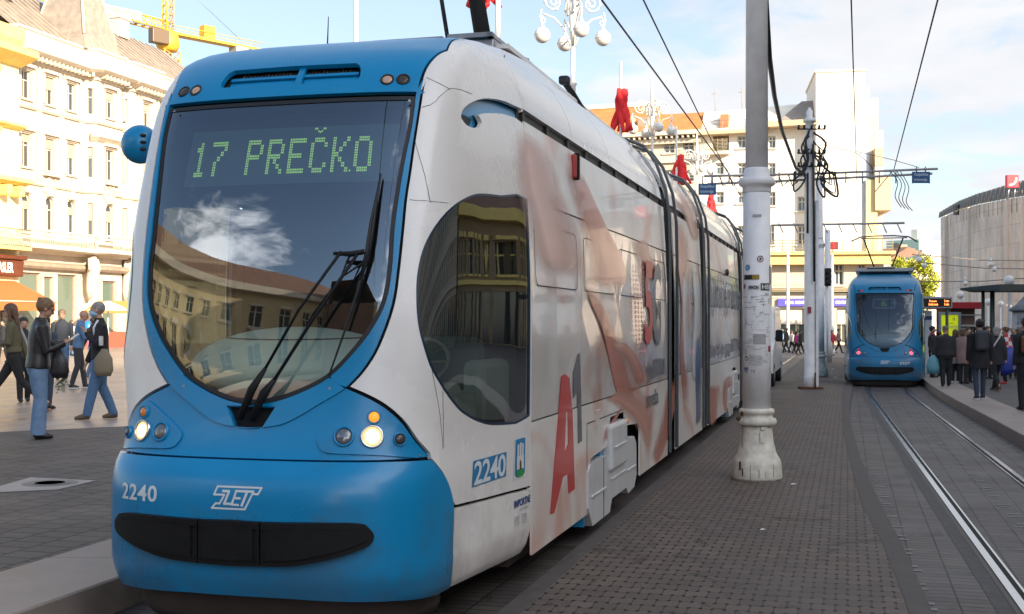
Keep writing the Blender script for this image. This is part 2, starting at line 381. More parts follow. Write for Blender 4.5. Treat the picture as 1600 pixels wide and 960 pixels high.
def side_patch(name,poly,m,parent,x=1.15,th=.01,holes=(),sgn=1):
    """flat plate on the flank, outline in (y,z)"""
    pts=[];ed=[]
    if max(p[1] for p in poly)-min(p[1] for p in poly)>.4: poly=dens(poly,.35)
    for l_ in [poly]+list(holes):
        k=len(pts); pts+=l_; ed+=[(k+i,k+(i+1)%len(l_)) for i in range(len(l_))]
    vo,eo,fo,_,_,_=delaunay_2d_cdt([Vector(p) for p in pts],ed,[],0,1e-6)
    C=np.array([[sum(vo[i][k] for i in f)/3 for k in (0,1)] for f in fo]); k=pip(C,poly)
    for h_ in holes: k&=~pip(C,h_)
    fs=[tuple(f) for f,q in zip(fo,k) if q]
    n=len(vo); q_=lambda v:row(min(3.18,max(.5,v[1])))[2]
    V_=[Vector((sgn*(x+th-q_(v)),v[0],v[1])) for v in vo]+[Vector((sgn*(x-q_(v)),v[0],v[1])) for v in vo]
    F_=list(fs); cnt={}
    for f in fs:
        for a,b in ((f[0],f[1]),(f[1],f[2]),(f[2],f[0])): cnt[(a,b)]=1
    F_+=[(a,b,b+n,a+n) for a,b in cnt if (b,a) not in cnt]
    return MB().add(V_,F_).build(name,m,parent)
# ================================================================ TRAM PAINTS
WHITE=mat('tram_white',(.76,.725,.69),.26,var=.05,vs=1.3,coat=.3,bump=.02,bs=500,dirt=.26)
BLUE=mat('tram_blue',(.0,.215,.45),.3,var=.05,vs=2.0,coat=.15,dirt=.4)
FBLUE=mat('tram_blue_rear',(.003,.16,.32),.42,var=.10,vs=1.6,coat=.15,dirt=.5)
BLACK=mat('black_plastic',(.009,.009,.010),.55,spec=.22,var=.2,vs=12,bump=.06,bs=220)
RUB=mat('rubber_seal',(.012,.013,.015),.55)
CORE=mat('inner_black',(.01,.01,.011),.8)
UNDER=mat('under_skirt',(.05,.035,.03),.85,var=.3,vs=6)
NAVYS=mat('seal_navy',(.004,.02,.05),.4)
STEEL=mat('steel_grey',(.32,.33,.34),.35,metal=.7,var=.1)
SILV=mat('roof_silver',(.72,.69,.655),.24,var=.05,vs=.8,coat=.35)
WGL=glass_mat('windscreen_glass',(.84,.93,.90),.18)
SGL=glass_mat('side_glass',(.62,.66,.58),.2)
WGLR=glass_mat('windscreen_glass_dark',(.35,.4,.45),.045)
DASH=mat('dash_teal',(.74,.86,.82),.45,var=.04)
CABIN=mat('cabin_dark',(.035,.04,.042),.7)
LED=mat('led_green',(.42,.72,.16),.5,emit=.22)
LEDR=mat('led_orange',(.95,.22,.05),.5,emit=2.2)
DISP=mat('display_board',(.025,.05,.05),.35)
def wrap_mat(nm='advert_wrap',k_=1,ro=.28):
    m=bpy.data.materials.new(nm); m.use_nodes=True; t=m.node_tree; n=t.nodes; l=t.links; b=n['Principled BSDF']
    tc=n.new('ShaderNodeTexCoord'); mp_=n.new('ShaderNodeMapping'); mp_.inputs['Scale'].default_value=(0,.33,.5); mp_.inputs['Location'].default_value=(0,.4,.2); l.new(tc.outputs['Object'],mp_.inputs[0])
    a=n.new('ShaderNodeTexNoise'); a.inputs['Scale'].default_value=1.5; a.inputs['Detail'].default_value=2; a.inputs['Distortion'].default_value=2.2; l.new(mp_.outputs[0],a.inputs['Vector'])
    r_=n.new('ShaderNodeMapRange'); r_.interpolation_type='SMOOTHSTEP'; r_.inputs['From Min'].default_value=.5; r_.inputs['From Max'].default_value=.72; r_.inputs['To Max'].default_value=.75; l.new(a.outputs['Fac'],r_.inputs[0])
    mi=n.new('ShaderNodeMixRGB'); mi.inputs[1].default_value=(.74*k_,.69*k_,.64*k_,1); mi.inputs[2].default_value=(.62*k_,.31*k_,.22*k_,1); l.new(r_.outputs[0],mi.inputs[0])
    d=n.new('ShaderNodeTexNoise'); d.inputs['Scale'].default_value=3; d.inputs['Detail'].default_value=8; l.new(tc.outputs['Object'],d.inputs['Vector'])
    dr=n.new('ShaderNodeMapRange'); dr.inputs['From Min'].default_value=.3; dr.inputs['From Max'].default_value=.7; dr.inputs['To Min'].default_value=.9; dr.inputs['To Max'].default_value=1.04; l.new(d.outputs['Fac'],dr.inputs[0])
    sc=n.new('ShaderNodeVectorMath'); sc.operation='SCALE'; l.new(mi.outputs[0],sc.inputs[0]); l.new(dr.outputs[0],sc.inputs['Scale']); l.new(sc.outputs[0],b.inputs['Base Color'])
    b.inputs['Roughness'].default_value=ro; b.inputs['Coat Weight'].default_value=.3
    return m
WRAP=wrap_mat(); WRAPW=wrap_mat('advert_window_film',.76,.16)
def ribbon_mat(name,c,hard):
    m=bpy.data.materials.new(name); m.use_nodes=True; t=m.node_tree; n=t.nodes; l=t.links; b=n['Principled BSDF']
    uv=n.new('ShaderNodeUVMap'); uv.uv_map='UVMap'; sp=n.new('ShaderNodeSeparateXYZ'); l.new(uv.outputs[0],sp.inputs[0])
    rp=n.new('ShaderNodeValToRGB'); e=rp.color_ramp.elements; e[0].position=0; e[0].color=(0,0,0,1); e[1].position=1; e[1].color=(0,0,0,1)
    x=rp.color_ramp.elements.new(.025 if hard else .3); x.color=(1,1,1,1) ; y=rp.color_ramp.elements.new(.5); y.color=(.8,.8,.8,1); z=rp.color_ramp.elements.new(.85); z.color=(.35,.35,.35,1)
    l.new(sp.outputs['Y'],rp.inputs[0])
    en=n.new('ShaderNodeMapRange'); en.interpolation_type='SMOOTHSTEP'; l.new(sp.outputs['X'],en.inputs[0]); 
    pp=n.new('ShaderNodeMath'); pp.operation='PINGPONG'; pp.inputs[1].default_value=.5; l.new(sp.outputs['X'],pp.inputs[0]); en.inputs['From Max'].default_value=.2; l.new(pp.outputs[0],en.inputs[0])
    mm=n.new('ShaderNodeMath'); mm.operation='MULTIPLY'; l.new(rp.outputs[0],mm.inputs[0]); l.new(en.outputs[0],mm.inputs[1])
    b.inputs['Base Color'].default_value=(*c,1); b.inputs['Roughness'].default_value=.28; b.inputs['Coat Weight'].default_value=.3; l.new(mm.outputs[0],b.inputs['Alpha'])
    return m
RIB=ribbon_mat('wrap_ribbon',(.50,.16,.10),True); RIBS=ribbon_mat('wrap_ribbon_soft',(.58,.26,.18),False); RIBB=ribbon_mat('wrap_ribbon_blue',(.06,.10,.22),False); RIBW=ribbon_mat('wrap_ribbon_white',(.72,.70,.69),False)
# ---------------------------------------------------------------- outlines traced on the shell
gR=smooth([(.787,3.165)]+TL([(643,197),(630,262),(622,310),(616,360),(611,420),(603,470),(583,512),(552,551),(516,588),(474,611),(432,626)])+[(0,T(398,631)[1])])
glass=sym(gR)
rimO=smooth([(.835,3.30)]+TL([(650,200),(641,262),(633,310),(628,360),(622,420),(613,478),(591,540),(566,579.5),(541,606)]))
iG=min(range(len(gR)),key=lambda i:math.dist(gR[i],T(516,588)))
rim=rimO+[T(518,599)]+gR[iG::-1]+[(.79,3.2)]
capR=[T(652,148),T(656,130),T(662,112),T(671,97),T(684,85),T(697,79)]
capE=(capR[-1][0]+.02,4.25)
cap=sym([(0,4.25)]+[capE]+smooth(capR)[::-1]+[(.84,3.19),(0,3.19)])
arc=smooth(TL([(541,606),(579.5,623.5),(607,641),(631,663),(650.7,691)])+[(1.10,1.10)])
panel=sym([(0,gR[-1][1]-.004)]+[(a,b-.004) for a,b in gR[:iG-1:-1]]+[T(518,599)]+arc+[(1.10,1.088),(0,1.088)])
bR=smooth([(1.10,1.074)]+TL([(678,729),(692,747),(701,771),(704.5,802),(703,857),(698,916)]))
bump=sym([(0,1.074),(.6,1.074)]+bR+[(1.25,.30),(.9,.33),(.3,.352),(0,.352)])
# right cab side
wl=smooth(TL([(782.5,305.5),(748.7,302.5),(726,310),(703.7,325),(681,351),(662.5,385),(653,422.5),(650.5,460),(653,505),(662.5,542.5),(675.6,580),(696,613.7),(715,638),(730,650),(749.4,660),(771,664.7),(806,662.5)]))
SE=T(824,316)[0]; SEAM=2.80
sidewin=[(SEAM-.05,2.69),(SEAM-.35,2.70)]+wl+[(SEAM-.12,1.20),(SEAM-.05,1.21)]
hook=smooth(TL([(817,172),(805,166),(786,158),(761,155),(740,159),(725,170),(721,181),(722.5,187),(730,195),(740,199.5),(749,198),(753,192),(749.5,184),(747,180),(753,177),(765,176.5),(786,178),(806,184)]),3)
hook=[(SEAM-.004,3.315)]+hook+[(SEAM-.004,3.215)]
lowline=TL([(712,790),(760,779),(800,768)])+[(SEAM,T(831,759)[1])]
capl=smooth(capR)
cabside=[(SEAM,4.25),(capE[0]+.012,4.25)]+[(a+.012,b) for a,b in capl[::-1]]+[(.848,3.27)]+[(a+.008,b) for a,b in rimO[1:-1]]+[(a+.01,b+.008) for a,b in arc]+[(a+.018,b+.008) for a,b in bR[1:] if b>lowline[0][1]+.03]+lowline+[(SEAM,3.21)]+hook[::-1][1:-1]+[(SEAM,3.32)]
lowpan=[(SEAM,.26),(SEAM,lowline[-1][1]-.012)]+[(a,b-.012) for a,b in lowline[::-1]]+[(a+.018,b) for a,b in bR if b<lowline[0][1]-.05]+[(bR[-1][0]+.03,.285)]
ringR=smooth(TL([(540,608),(520,620),(500,631),(469,651),(437,665)])+[(0,T(395,671)[1])])
ring=sym([(0,gR[-1][1]-.01)]+[(a,b-.01) for a,b in gR[:iG-1:-1]]+ringR)
notch=sym([(0,T(400,636)[1])]+[T(430,637),T(411,668),(0,T(390,668)[1])])
tri=smooth(TL([(579.5,633),(556,645),(532,659),(510,673),(497,685),(499,699),(512,708)])+[T(560,711),T(600,713),T(640,715)]+TL([(653,714),(640,695),(625,672),(605,650),(590,638)]))
grilleR=smooth([(0,T(390,812)[1])]+TL([(413,813.5),(500,815),(559.7,816),(575,822),(582,835),(575.5,849),(548,863),(508,875),(457,882)])+[(0,T(390,883.5)[1])])
grille=sym(grilleR)
ventR=[(0,T(455,105)[1])]+smooth(TL([(557,99.5),(563,104),(564,113),(562,122),(556,126.5)]))+[(0,T(455,133)[1])]
vent=sym(ventR)
def disc_on(mb,s,t,r_,off,n=20,dome=0,depth=0):
    c=shell(s,t); nn=snorm(s,t); a=nn.cross(Vector((0,0,1))).normalized(); b=nn.cross(a)
    rings=[(r_*k,off+dome*math.sqrt(max(0,1-k*k))) for k in (0.02,.4,.7,.9,1)]
    vs=[c+nn*o_+a*math.cos(2*math.pi*i/n)*q+b*math.sin(2*math.pi*i/n)*q for q,o_ in rings for i in range(n)]
    fs=[(j*n+i,j*n+(i+1)%n,(j+1)*n+(i+1)%n,(j+1)*n+i) for j in range(4) for i in range(n)]+[tuple(range(n))]
    mb.add(vs,fs,True); return mb
def ring_on(mb,s,t,r0,r1,o0,o1,n=24):
    c=shell(s,t); nn=snorm(s,t); a=nn.cross(Vector((0,0,1))).normalized(); b=nn.cross(a)
    prof=[(r0,o0),(r0,o1),((r0+r1)/2,o1+.004),(r1,o1),(r1,o0)]
    vs=[c+nn*o_+a*math.cos(2*math.pi*i/n)*q+b*math.sin(2*math.pi*i/n)*q for q,o_ in prof for i in range(n)]
    fs=[(j*n+i,j*n+(i+1)%n,(j+1)*n+(i+1)%n,(j+1)*n+i) for j in range(4) for i in range(n)]
    mb.add(vs,fs,True); return mb
HEAD=mat('headlight_lit',(1,.84,.52),.3,emit=2.2); LENS=mat('clear_lens',(.20,.21,.22),.12,metal=.5); AMB=mat('amber_lens',(.75,.22,.03),.2,coat=.6); AMBL=mat('amber_glow',(.95,.30,.03),.3,emit=.5)
TAIL=mat('tail_red',(.55,.01,.04),.25,emit=.35); TAILB=mat('tail_bright',(1,.08,.12),.3,emit=1.0); SMOKE=mat('smoked_lens',(.06,.045,.04),.15)
CHROME=mat('chrome_ring',(.55,.56,.57),.2,metal=1)
FONT={'1':['00100','01100','00100','00100','00100','00100','01110'],'7':['11111','00001','00010','00100','01000','01000','01000'],'P':['11110','10001','10001','11110','10000','10000','10000'],
'R':['11110','10001','10001','11110','10100','10010','10001'],'E':['11111','10000','10000','11110','10000','10000','11111'],'C':['01110','10001','10000','10000','10000','10001','01110'],
'K':['10001','10010','10100','11000','10100','10010','10001'],'O':['01110','10001','10001','10001','10001','10001','01110'],'6':['01110','10000','10000','11110','10001','10001','01110']}
def tram(name,label,loc,yaw,rear=False,modules=(),zs=1.0):
    root=thing(name,label,'tram',loc,-yaw,'trams at the stop'); root.scale=(1,1,zs)
    body=FBLUE if rear else WHITE; blue=FBLUE if rear else BLUE
    # structural inner shell behind the gaps
    patch('inner_shell',[[(-SEAM,.3),(-SEAM,3.9),(SEAM,3.9),(SEAM,.3)],[(a,b) for a,b in inset(glass,.03)],inset(sidewin,.03),mir(inset(sidewin,.03)),inset(hook,.01)],CORE,root,off=-.05,rim=0,grid=.1,gap=0)
    fr=patch('windscreen',[glass],WGL if not rear else WGLR,root,off=-.012,rim=0,grid=.06,gap=.003)
    patch('seal',[inset(glass,-.002),inset(glass,.022)],RUB,fr,off=-.006,rim=.02,gap=0)
    for sg in (1,-1):
        q=rim if sg==1 else mir(rim)
        patch('windscreen_surround',[q],blue,root,off=.004,key='rim%d'%sg)
        q=cabside if sg==1 else mir(cabside); h_=sidewin if sg==1 else mir(sidewin)
        cs=patch('cab_side',[q,h_],body,root,key='cs%d'%sg,grid=.075)
        q=lowpan if sg==1 else mir(lowpan)
        patch('lower_side_panel',[q],body,root,key='lp%d'%sg,grid=.08)
        sw=patch('cab_side_window',[h_],SGL,root,off=-.008,rim=0,key='sw%d'%sg)
        patch('seal',[inset(h_,-.001),inset(h_,.014)],FBLUE if rear else NAVYS,sw,off=.001,rim=.02,gap=0,key='sws%d'%sg)
        # hook shaped air intake, sunk into the flank
        hk=hook if sg==1 else mir(hook)
        patch('air_intake',[hk],blue,cs,off=-.045,rim=0,key='hk%d'%sg,gap=-.004)
        tr_=tri if sg==1 else mir(tri)
        pr=patch('lamp_recess',[tr_],blue,root,off=.012,rim=.014,key='tri%d'%sg,gap=0)
        for (s_,t_,r_,kind) in ((.712,1.215,.062,'main'),(.560,1.215,.055,'second'),(.700,1.322,.036,'amber'),(.868,1.198,.036,'small')):
            s_*=sg
            if rear: mm={'main':TAILB,'second':LENS,'amber':TAIL,'small':SMOKE}[kind]
            else: mm={'main':HEAD,'second':LENS,'amber':AMBL if sg==1 else AMB,'small':SMOKE}[kind]
            nm={'main':'headlight','second':'fog_lamp','amber':'turn_lamp','small':'marker_lamp'}[kind]
            if rear: nm={'main':'tail_lamp','second':'reversing_lamp','amber':'brake_lamp','small':'marker_lamp'}[kind]
            k=MB(); disc_on(k,s_,t_,r_*(.62 if kind=='main' and not rear else .82),.016,dome=.014); lp=k.build(nm,mm,root)
            if kind=='main' and not rear: ring_on(MB(),s_,t_,r_*.62,r_*.86,.012,.02); k=MB(); ring_on(k,s_,t_,r_*.62,r_*.86,.012,.018); k.build('reflector',mat('warm_reflector',(1,.55,.2),.25,emit=.45),lp)
            k=MB(); ring_on(k,s_,t_,r_*.84,r_*1.06,.0,.022); k.build('bezel',CHROME if kind in('main',) else blue,lp)
            k=MB(); disc_on(k,s_,t_,r_*.9,.0135); k.build('lamp_well',CORE,lp)
        for j,(s_,t_) in enumerate(((.612,3.283),(.706,3.283))):
            k=MB(); disc_on(k,s_*sg,t_,.030,.004,dome=.008); lp=k.build('roof_lamp',(TAIL if rear else LENS) if j==0 else SMOKE,root); 
            if not rear and j==0: lp.data.materials[0]=mat('roof_lamp_glass',(.55,.34,.24),.15,coat=.5)
            k=MB(); ring_on(k,s_*sg,t_,.030,.042,-.02,.007); k.build('bezel',RUB,lp)
    cp=patch('roof_cap',[cap,vent],blue,root,off=.004,grid=.07)
    vg=patch('vent_backing',[vent],CORE,cp,off=-.07,rim=0,key='ventb',gap=0)
    k=MB()
    for i in range(30):
        s_=-.36+i*.0245
        if -.02<s_<.05: continue
        zt=3.44; a=shell(s_,3.30)-snorm(s_,3.3)*.05; b=shell(s_,zt)-snorm(s_,zt)*.05; k.tube([a,b],.006 if s_<.0 else .004,5)
    k.build('vent_slats',STEEL,cp)
    patch('vent_bar',[[(.035,3.28),(.075,3.28),(.075,3.47),(.035,3.47)]],blue,cp,off=-.015,rim=.02,grid=.05,gap=0)
    patch('vent_bar',[[(-.42,3.365),(.42,3.365),(.42,3.385),(-.42,3.385)]],blue,cp,off=-.03,rim=.02,grid=.05,gap=0,key='vbh')
    patch('vent_flap',[[(-.42,3.29),(.42,3.29),(.42,3.36),(-.42,3.36)]],blue,cp,off=-.045,rim=.01,grid=.05,gap=0,key='vfl')
    mp_=patch('front_panel',[panel,notch],blue,root,off=.0,grid=.06)
    patch('panel_ring',[ring,inset(notch,-.004)],blue,mp_,off=.012,rim=.012,gap=0)
    nb=patch('wiper_well',[notch],BLACK,root,off=-.035,rim=0,gap=-.006)
    bp_=patch('bumper',[bump],blue,root,off=.022,rim=.05,grid=.06)
    for a,b in ((-.9,-.187),(-.182,.182),(.187,.9)):
        seg=[(min(max(x,a),b),y) for x,y in dens(grille,.012)]
        q=[seg[0]]
        for p in seg[1:]:
            if math.dist(p,q[-1])>.004: q.append(p)
        # drop points collapsed on the cut line except its extremes
        def ok(i):
            p=q[i]; return not (any(abs(p[0]-c)<1e-6 for c in (a,b)) and any(abs(q[j][0]-p[0])<1e-6 for j in (i-1,)) and abs(q[(i+1)%len(q)][0]-p[0])<1e-6)
        q=[q[i] for i in range(len(q)) if ok(i)]
        patch('bumper_pad',[q],BLACK,root,off=.062,rim=.06,grid=.04,gap=.002,key='gr%.2f'%a)
        zi=inset(q,.035)
        patch('pad_face',[zi],BLACK,root.children[-1],off=.076,rim=.016,grid=.04,gap=0,key='grf%.2f'%a)
    k=MB(); prof=[(s_,shell(s_,.34)-snorm(s_,.5)*.09) for s_ in [(-1.5+3*i/40) for i in range(41)]]
    k.add([Vector((p.x*kx,p.y+dy_,z_)) for s_,p in prof for z_,kx,dy_ in ((.46,1,0),(.20,.99,.02),(.13,.95,.08),(.13,.6,.5))],[(4*i+j,4*i+4+j,4*i+5+j,4*i+1+j) for i in range(40) for j in range(3)],True); k.build('under_skirt',UNDER,root)
    # lettering on the bumper
    def on_shell(a,b,off):
        (s0,t0),(s1,t1)=a,b
        return lambda u,v:(lambda s_,t_: shell(s_,t_)+snorm(s_,t_)*off)(s0+(s1-s0)*u,t0+(t1-t0)*v)
    LET=mat('pale_lettering',(.62,.66,.68),.5)
    if not rear:
        k=MB(); text_on(k,'2240',on_shell((-.765,.842),(-.477,.93),.0245),.022,1.08); k.build('fleet_number',LET,bp_)
        z0,z1=T(372,796)[1],T(372,761)[1]; sa,sb=T(333,778)[0],T(412,778)[0]
    else:
        k=MB(); text_on(k,'2227',on_shell((.40,.86),(.68,.93),.0245),.022,1.08); k.build('fleet_number',LET,bp_)
        z0,z1,sa,sb=.87,.965,-.13,.14
    # slanted ZET logo: outline plate and letters cut in it
    k=MB(); fn=on_shell((sa,z0),(sb,z1),.0245); H_=.10
    def stroke(pts,w_=.085):
        for (a,b) in zip(pts,pts[1:]):
            dx_,dy_=b[0]-a[0],b[1]-a[1]; asp=(sb-sa)/(z1-z0); l_=math.hypot(dx_*asp,dy_); nx,ny=-dy_/l_*w_*.5/asp,dx_*asp/l_*w_*.5
            ex,ey=dx_/l_*w_*.4/1,dy_/l_*w_*.4
            k.add([fn(a[0]-nx-ex,a[1]-ny-ey),fn(b[0]-nx+ex,b[1]-ny+ey),fn(b[0]+nx+ex,b[1]+ny+ey),fn(a[0]+nx-ex,a[1]+ny-ey)],[(0,1,2,3)])
    stroke([(.12,.97),(.99,.97),(.93,.70),(.82,.70),(.68,.03),(.02,.03),(.10,.25),(.18,.25),(.27,.62),(.06,.62),(.12,.97)])
    stroke([(.24,.78),(.36,.78),(.27,.25),(.40,.25)],.11)
    stroke([(.62,.80),(.50,.80),(.42,.22),(.55,.22)],.10); stroke([(.47,.50),(.58,.50)],.10)
    stroke([(.62,.80),(.84,.80)],.10); stroke([(.72,.80),(.62,.20)],.12)
    k.build('logo',LET,bp_)
    # ---------- cab interior
    k=MB(); k.ball((.02,.78,1.56),1,40,(.70,.42,.26)); dsh=k.build('dashboard',DASH,root)
    k=MB(); k.tube([(.02+.52*math.cos(a)*.9,.78-.30*math.sin(a)-.0,1.56+.26*math.sqrt(max(0,1-(.52*.9*math.cos(a)/.70)**2-(.30*math.sin(a)/.42)**2))+.003) for a in [math.pi*i/30 for i in range(31)]],.004,6); k.build('hatch_seam',CABIN,dsh)
    k=MB(); k.box((-1.05,2.55,.5),(1.05,2.6,3.1)); k.box((-.88,1.0,.45),(.88,2.6,.5)); k.box((-1.0,.9,3.05),(1.0,2.6,3.1)); k.box((-.95,.62,.9),(.95,.66,1.38)); k.build('cab_interior',CABIN,root)
    k=MB(); k.box((.35,1.15,.5),(.95,1.75,1.05),bev=.08); k.box((.40,1.68,1.0),(.9,1.84,1.75),bev=.08); k.build('driver_seat',mat('seat_grey',(.16,.22,.21),.8),root)
    k=MB(); k.box((.62,.85,.9),(1.0,1.3,1.42),bev=.06); k.box((.3,.8,1.3),(.95,1.15,1.48),bev=.05); k.box((.84,1.45,.6),(.99,2.15,1.60),bev=.05); k.build('driver_console',DASH,root)
    k=MB(); k.tube([(.66+.19*math.cos(a),1.15+.1*math.sin(a),1.60+.14*math.sin(a)) for a in [2*math.pi*i/24 for i in range(25)]],.012,8); k.tube([(.66,1.10,1.42),(.66,1.15,1.6)],.02,8); k.tube([(.48,1.15,1.6),(.84,1.15,1.6)],.01,6); k.build('steering_wheel',mat('wheel_grey',(.5,.5,.48),.5),root)
    # destination display behind the screen
    k=MB(); rr=[]
    s0,s1,t0,t1=(-.60,.70,2.68,3.03) if not rear else (-.30,.26,2.72,3.0)
    n_=24
    for i in range(n_+1):
        for j,tt in enumerate((t0,t1)):
            s_=s0+(s1-s0)*i/n_; rr.append(shell(s_,tt)-snorm(s_,tt)*.075)
    k.add(rr,[(2*i,2*i+2,2*i+3,2*i+1) for i in range(n_)]); dsp=k.build('destination_display',DISP,root)
    if rear:
        k=MB()
        for (a,b,c,d) in ((-.30,.26,2.99,3.03),(-.30,.26,2.69,2.73),(-.32,-.28,2.69,3.03),(.24,.28,2.69,3.03)):
            k.add([shell(a,c)-snorm(a,c)*.07,shell(b,c)-snorm(b,c)*.07,shell(b,d)-snorm(b,d)*.07,shell(a,d)-snorm(a,d)*.07],[(0,1,2,3)])
        k.build('display_frame',mat('display_frame',(.45,.5,.48),.5),dsp)
    word='6' if rear else '17 PRECKO'; k=MB()
    if rear: u0,u1,h0,h1=-.07,.05,2.78,2.96
    else: u0,u1,h0,h1=-.545,.555,2.745,2.965
    # column layout in dots: every glyph 10 wide
    wid={'1':8,' ':5}; cols=[]; cur=0
    for ch in word:
        cols.append(cur); cur+=wid.get(ch,10)+ (3 if not rear else 0)
        if ch=='7': cur+=2
    tot=max(cols)+10; dw=(u1-u0)/tot; dh=(h1-h0)/14
    def dot(cx,cy,sz=.74):
        a,b=u0+cx*dw,h0+cy*dh; e=.5*sz; q=[]
        for ex,ey in ((-e,-e),(e,-e),(e,e),(-e,e)):
            s_,t_=a+ex*dw,b+ey*dh; q.append(shell(s_,t_)-snorm(s_,t_)*.068)
        k.add(q,[(0,1,2,3)])
    for ch,cx in zip(word,cols):
        if ch==' ': continue
        for r_,rowb in enumerate(FONT[ch]):
            for c_,bit in enumerate(rowb):
                if bit=='1':
                    for a in (0,1):
                        for b in (0,1): dot(cx+c_*2+a-(1 if ch=='1' else 0),13-r_*2-b)
        if ch=='C':
            for a,b in ((3,16),(2,17),(1,17),(5,16),(6,17),(7,17),(4,15.6)): dot(cx+a,b)
    if not rear:
        dot(cols[-1]-2.2,0)
    k.build('led_lettering',LED,dsp)
    # wipers
    if not rear:
        def wp(px,py,o): s_,t_=T(px,py); return shell(s_,t_)+snorm(s_,t_)*o
        k=MB(); k.tube([wp(380,657,.04),wp(402,612,.07),wp(425,578,.08)],[(.022,.02),(.026,.02),(.012,.012)],8); k.tube([wp(425,578,.08),wp(478,488,.10),wp(543,400,.11)],.009,6)
        k.tube([wp(398,659,.04),wp(420,618,.07),wp(438,596,.08)],[(.022,.02),(.026,.02),(.012,.012)],8); k.tube([wp(438,596,.08),wp(500,502,.10),wp(566,404,.11)],.010,6)
        k.tube([wp(530,402,.10),wp(556,404,.11),wp(576,400,.10)],[.010,.018,.016],6); k.tube([wp(556,404,.11),wp(540,440,.10),wp(572,418,.1)],.008,6)
        wa=k.build('wiper_arm',BLACK,root)
        k=MB(); pts=[wp(596,275,.03),wp(590,320,.035),wp(582,370,.04),wp(575,405,.045),wp(560,460,.035),wp(540,520,.03),wp(517,588,.03)]
        k.tube(pts,[.006,.011,.014,.016,.010,.007,.005],6)
        k.tube([wp(593,296,.05),wp(583,350,.065),wp(577,400,.07),wp(566,440,.05)],[.004,.009,.012,.006],6)
        k.build('wiper_blade',RUB,wa)
        # ball shaped mirror housing on the far side
        k=MB(); c_=w2t(at(219,226,8.0)); k.ball(c_,.128,28,(1.0,.85,1.0)); mr_=k.build('mirror_housing',BLUE,root)
        k=MB(); k.tube([c_+Vector((.08,0,.02)),c_+Vector((.22,.05,.02))],.035,8); k.build('mirror_arm',BLUE,root)
        k=MB()
        for dz in (-.045,.0,.045): k.ball(c_+Vector((.075,-.085,dz)),.02,8,(1.2,.8,.6))
        k.build('cable_hole',RUB,mr_)
    # ---------- modules
    bodyw=FBLUE if rear else WRAP; roofm=FBLUE if rear else SILV
    y0f=2.2+SEAM-SEND  # y of the cab seam on the flat flank
    for mi,(ya,yb) in enumerate(modules):
        a=ya if mi else y0f+.004
        sa_,sb_=SEND+(a-2.2),SEND+(yb-2.2)
        gaps=[sa_]
        nb_=max(1,round((sb_-sa_)/1.75)); 
        edges=[sa_+(sb_-sa_)*i/nb_ for i in range(nb_+1)]
        for e0,e1 in zip(edges,edges[1:]):
            for sg in (1,-1):
                P_=[(e0,3.335),(e1,3.335),(e1,4.70),(e0,4.70)]
                if sg<0:P_=mir(P_)
                patch('roof_cowl',[P_],roofm,root,off=0,rim=.04,grid=.11 if mi<3 else .2,gap=.006,key='rc%d%.2f'%(sg,e0))
        k=MB()
        for i in range(int((yb-a)/.7)):
            for sg in (1,-1): k.box((sg*1.035,a+.1+i*.7,3.16),(sg*1.06,a+.16+i*.7,3.35))
        k.box((-1.04,a,3.15),(1.04,yb,3.36)); k.build('gutter_well',mat('gutter_dark',(.02,.02,.021),.5),root)
        k=MB(); k.box((-.72,max(a,3.0),3.955),(.72,yb,3.99)); k.build('roof_deck',roofm,root)
        hole=[]
        ZL,ZW=1.165,2.69
        for sg in (1,-1):
            X=1.135
            side_patch('upper_side_panel',[(a+.004,ZW+.008),(yb,ZW+.008),(yb,3.225),(a+.004,3.225)],bodyw,root,X,.015,sgn=sg)
            # window band: film covered panes
            nw=max(2,round((yb-a)/1.55)); ww=(yb-a)/nw
            for i in range(nw):
                p0,p1=a+i*ww+.005,a+(i+1)*ww-.005
                pn=side_patch('wrapped_window_pane',[(p0,ZL+.006),(p1,ZL+.006),(p1,ZW-.004),(p0,ZW-.004)],bodyw if rear else WRAPW,root,X,.012,sgn=sg)
                if ww>1.0:
                    q0,q1=p0+.12,p1-.12; 
                    def rr_(z0,z1,r=.09,ins=0):
                        o=[]
                        for cx,cz,a0 in ((q1-r,z0+r,-90),(q1-r,z1-r,0),(q0+r,z1-r,90),(q0+r,z0+r,180)):
                            for j in range(5): an=R(a0+j*22.5); o.append((cx+(r-ins)*math.cos(an),cz+(r-ins)*math.sin(an)))
                        return o
                    side_patch('hopper_frame',rr_(2.10,2.55),RUB,pn,X+.012,.0015,holes=[rr_(2.10,2.55,.09,.008)],sgn=sg)
            # skirt with the bogie opening
            if yb-ya>5:
                b0= 3.92 if mi==0 else ya+ (yb-ya)*.55
                op=[(b0,.25),(b0,.62),(b0+.15,.70),(b0+.82,.73),(b0+.92,.84),(b0+1.0,.98),(b0+1.72,.98),(b0+1.78,.84),(b0+2.55,.80),(b0+2.62,.72),(b0+2.62,.25)]
                sk_=[(a+.004,.25)]+op+[(yb,.25),(yb,ZL-.006),(a+.004,ZL-.006)]
                side_patch('skirt_panel',sk_,bodyw,root,X,.015,sgn=sg)
                bx=lambda y_,z_:(b0+y_,z_)
                c1=[(-.02,.60),(.05,.655),(.72,.66),(.78,.60),(1.62,.60),(1.70,.70),(2.2,.70),(2.32,.62),(2.34,.30),(2.2,.19),(1.85,.17),(1.75,.24),(1.0,.24),(.9,.13),(.12,.13),(-.04,.30)]
                kk=MB(); kk.prism([bx(*p) for p in c1],lambda u,v,d:Vector((sg*d,u,v)),1.03,1.165); bc=kk.build('bogie_cover',mat('bogie_cover',(.50,.50,.50),.35,var=.12,vs=5) if not rear else FBLUE,root)
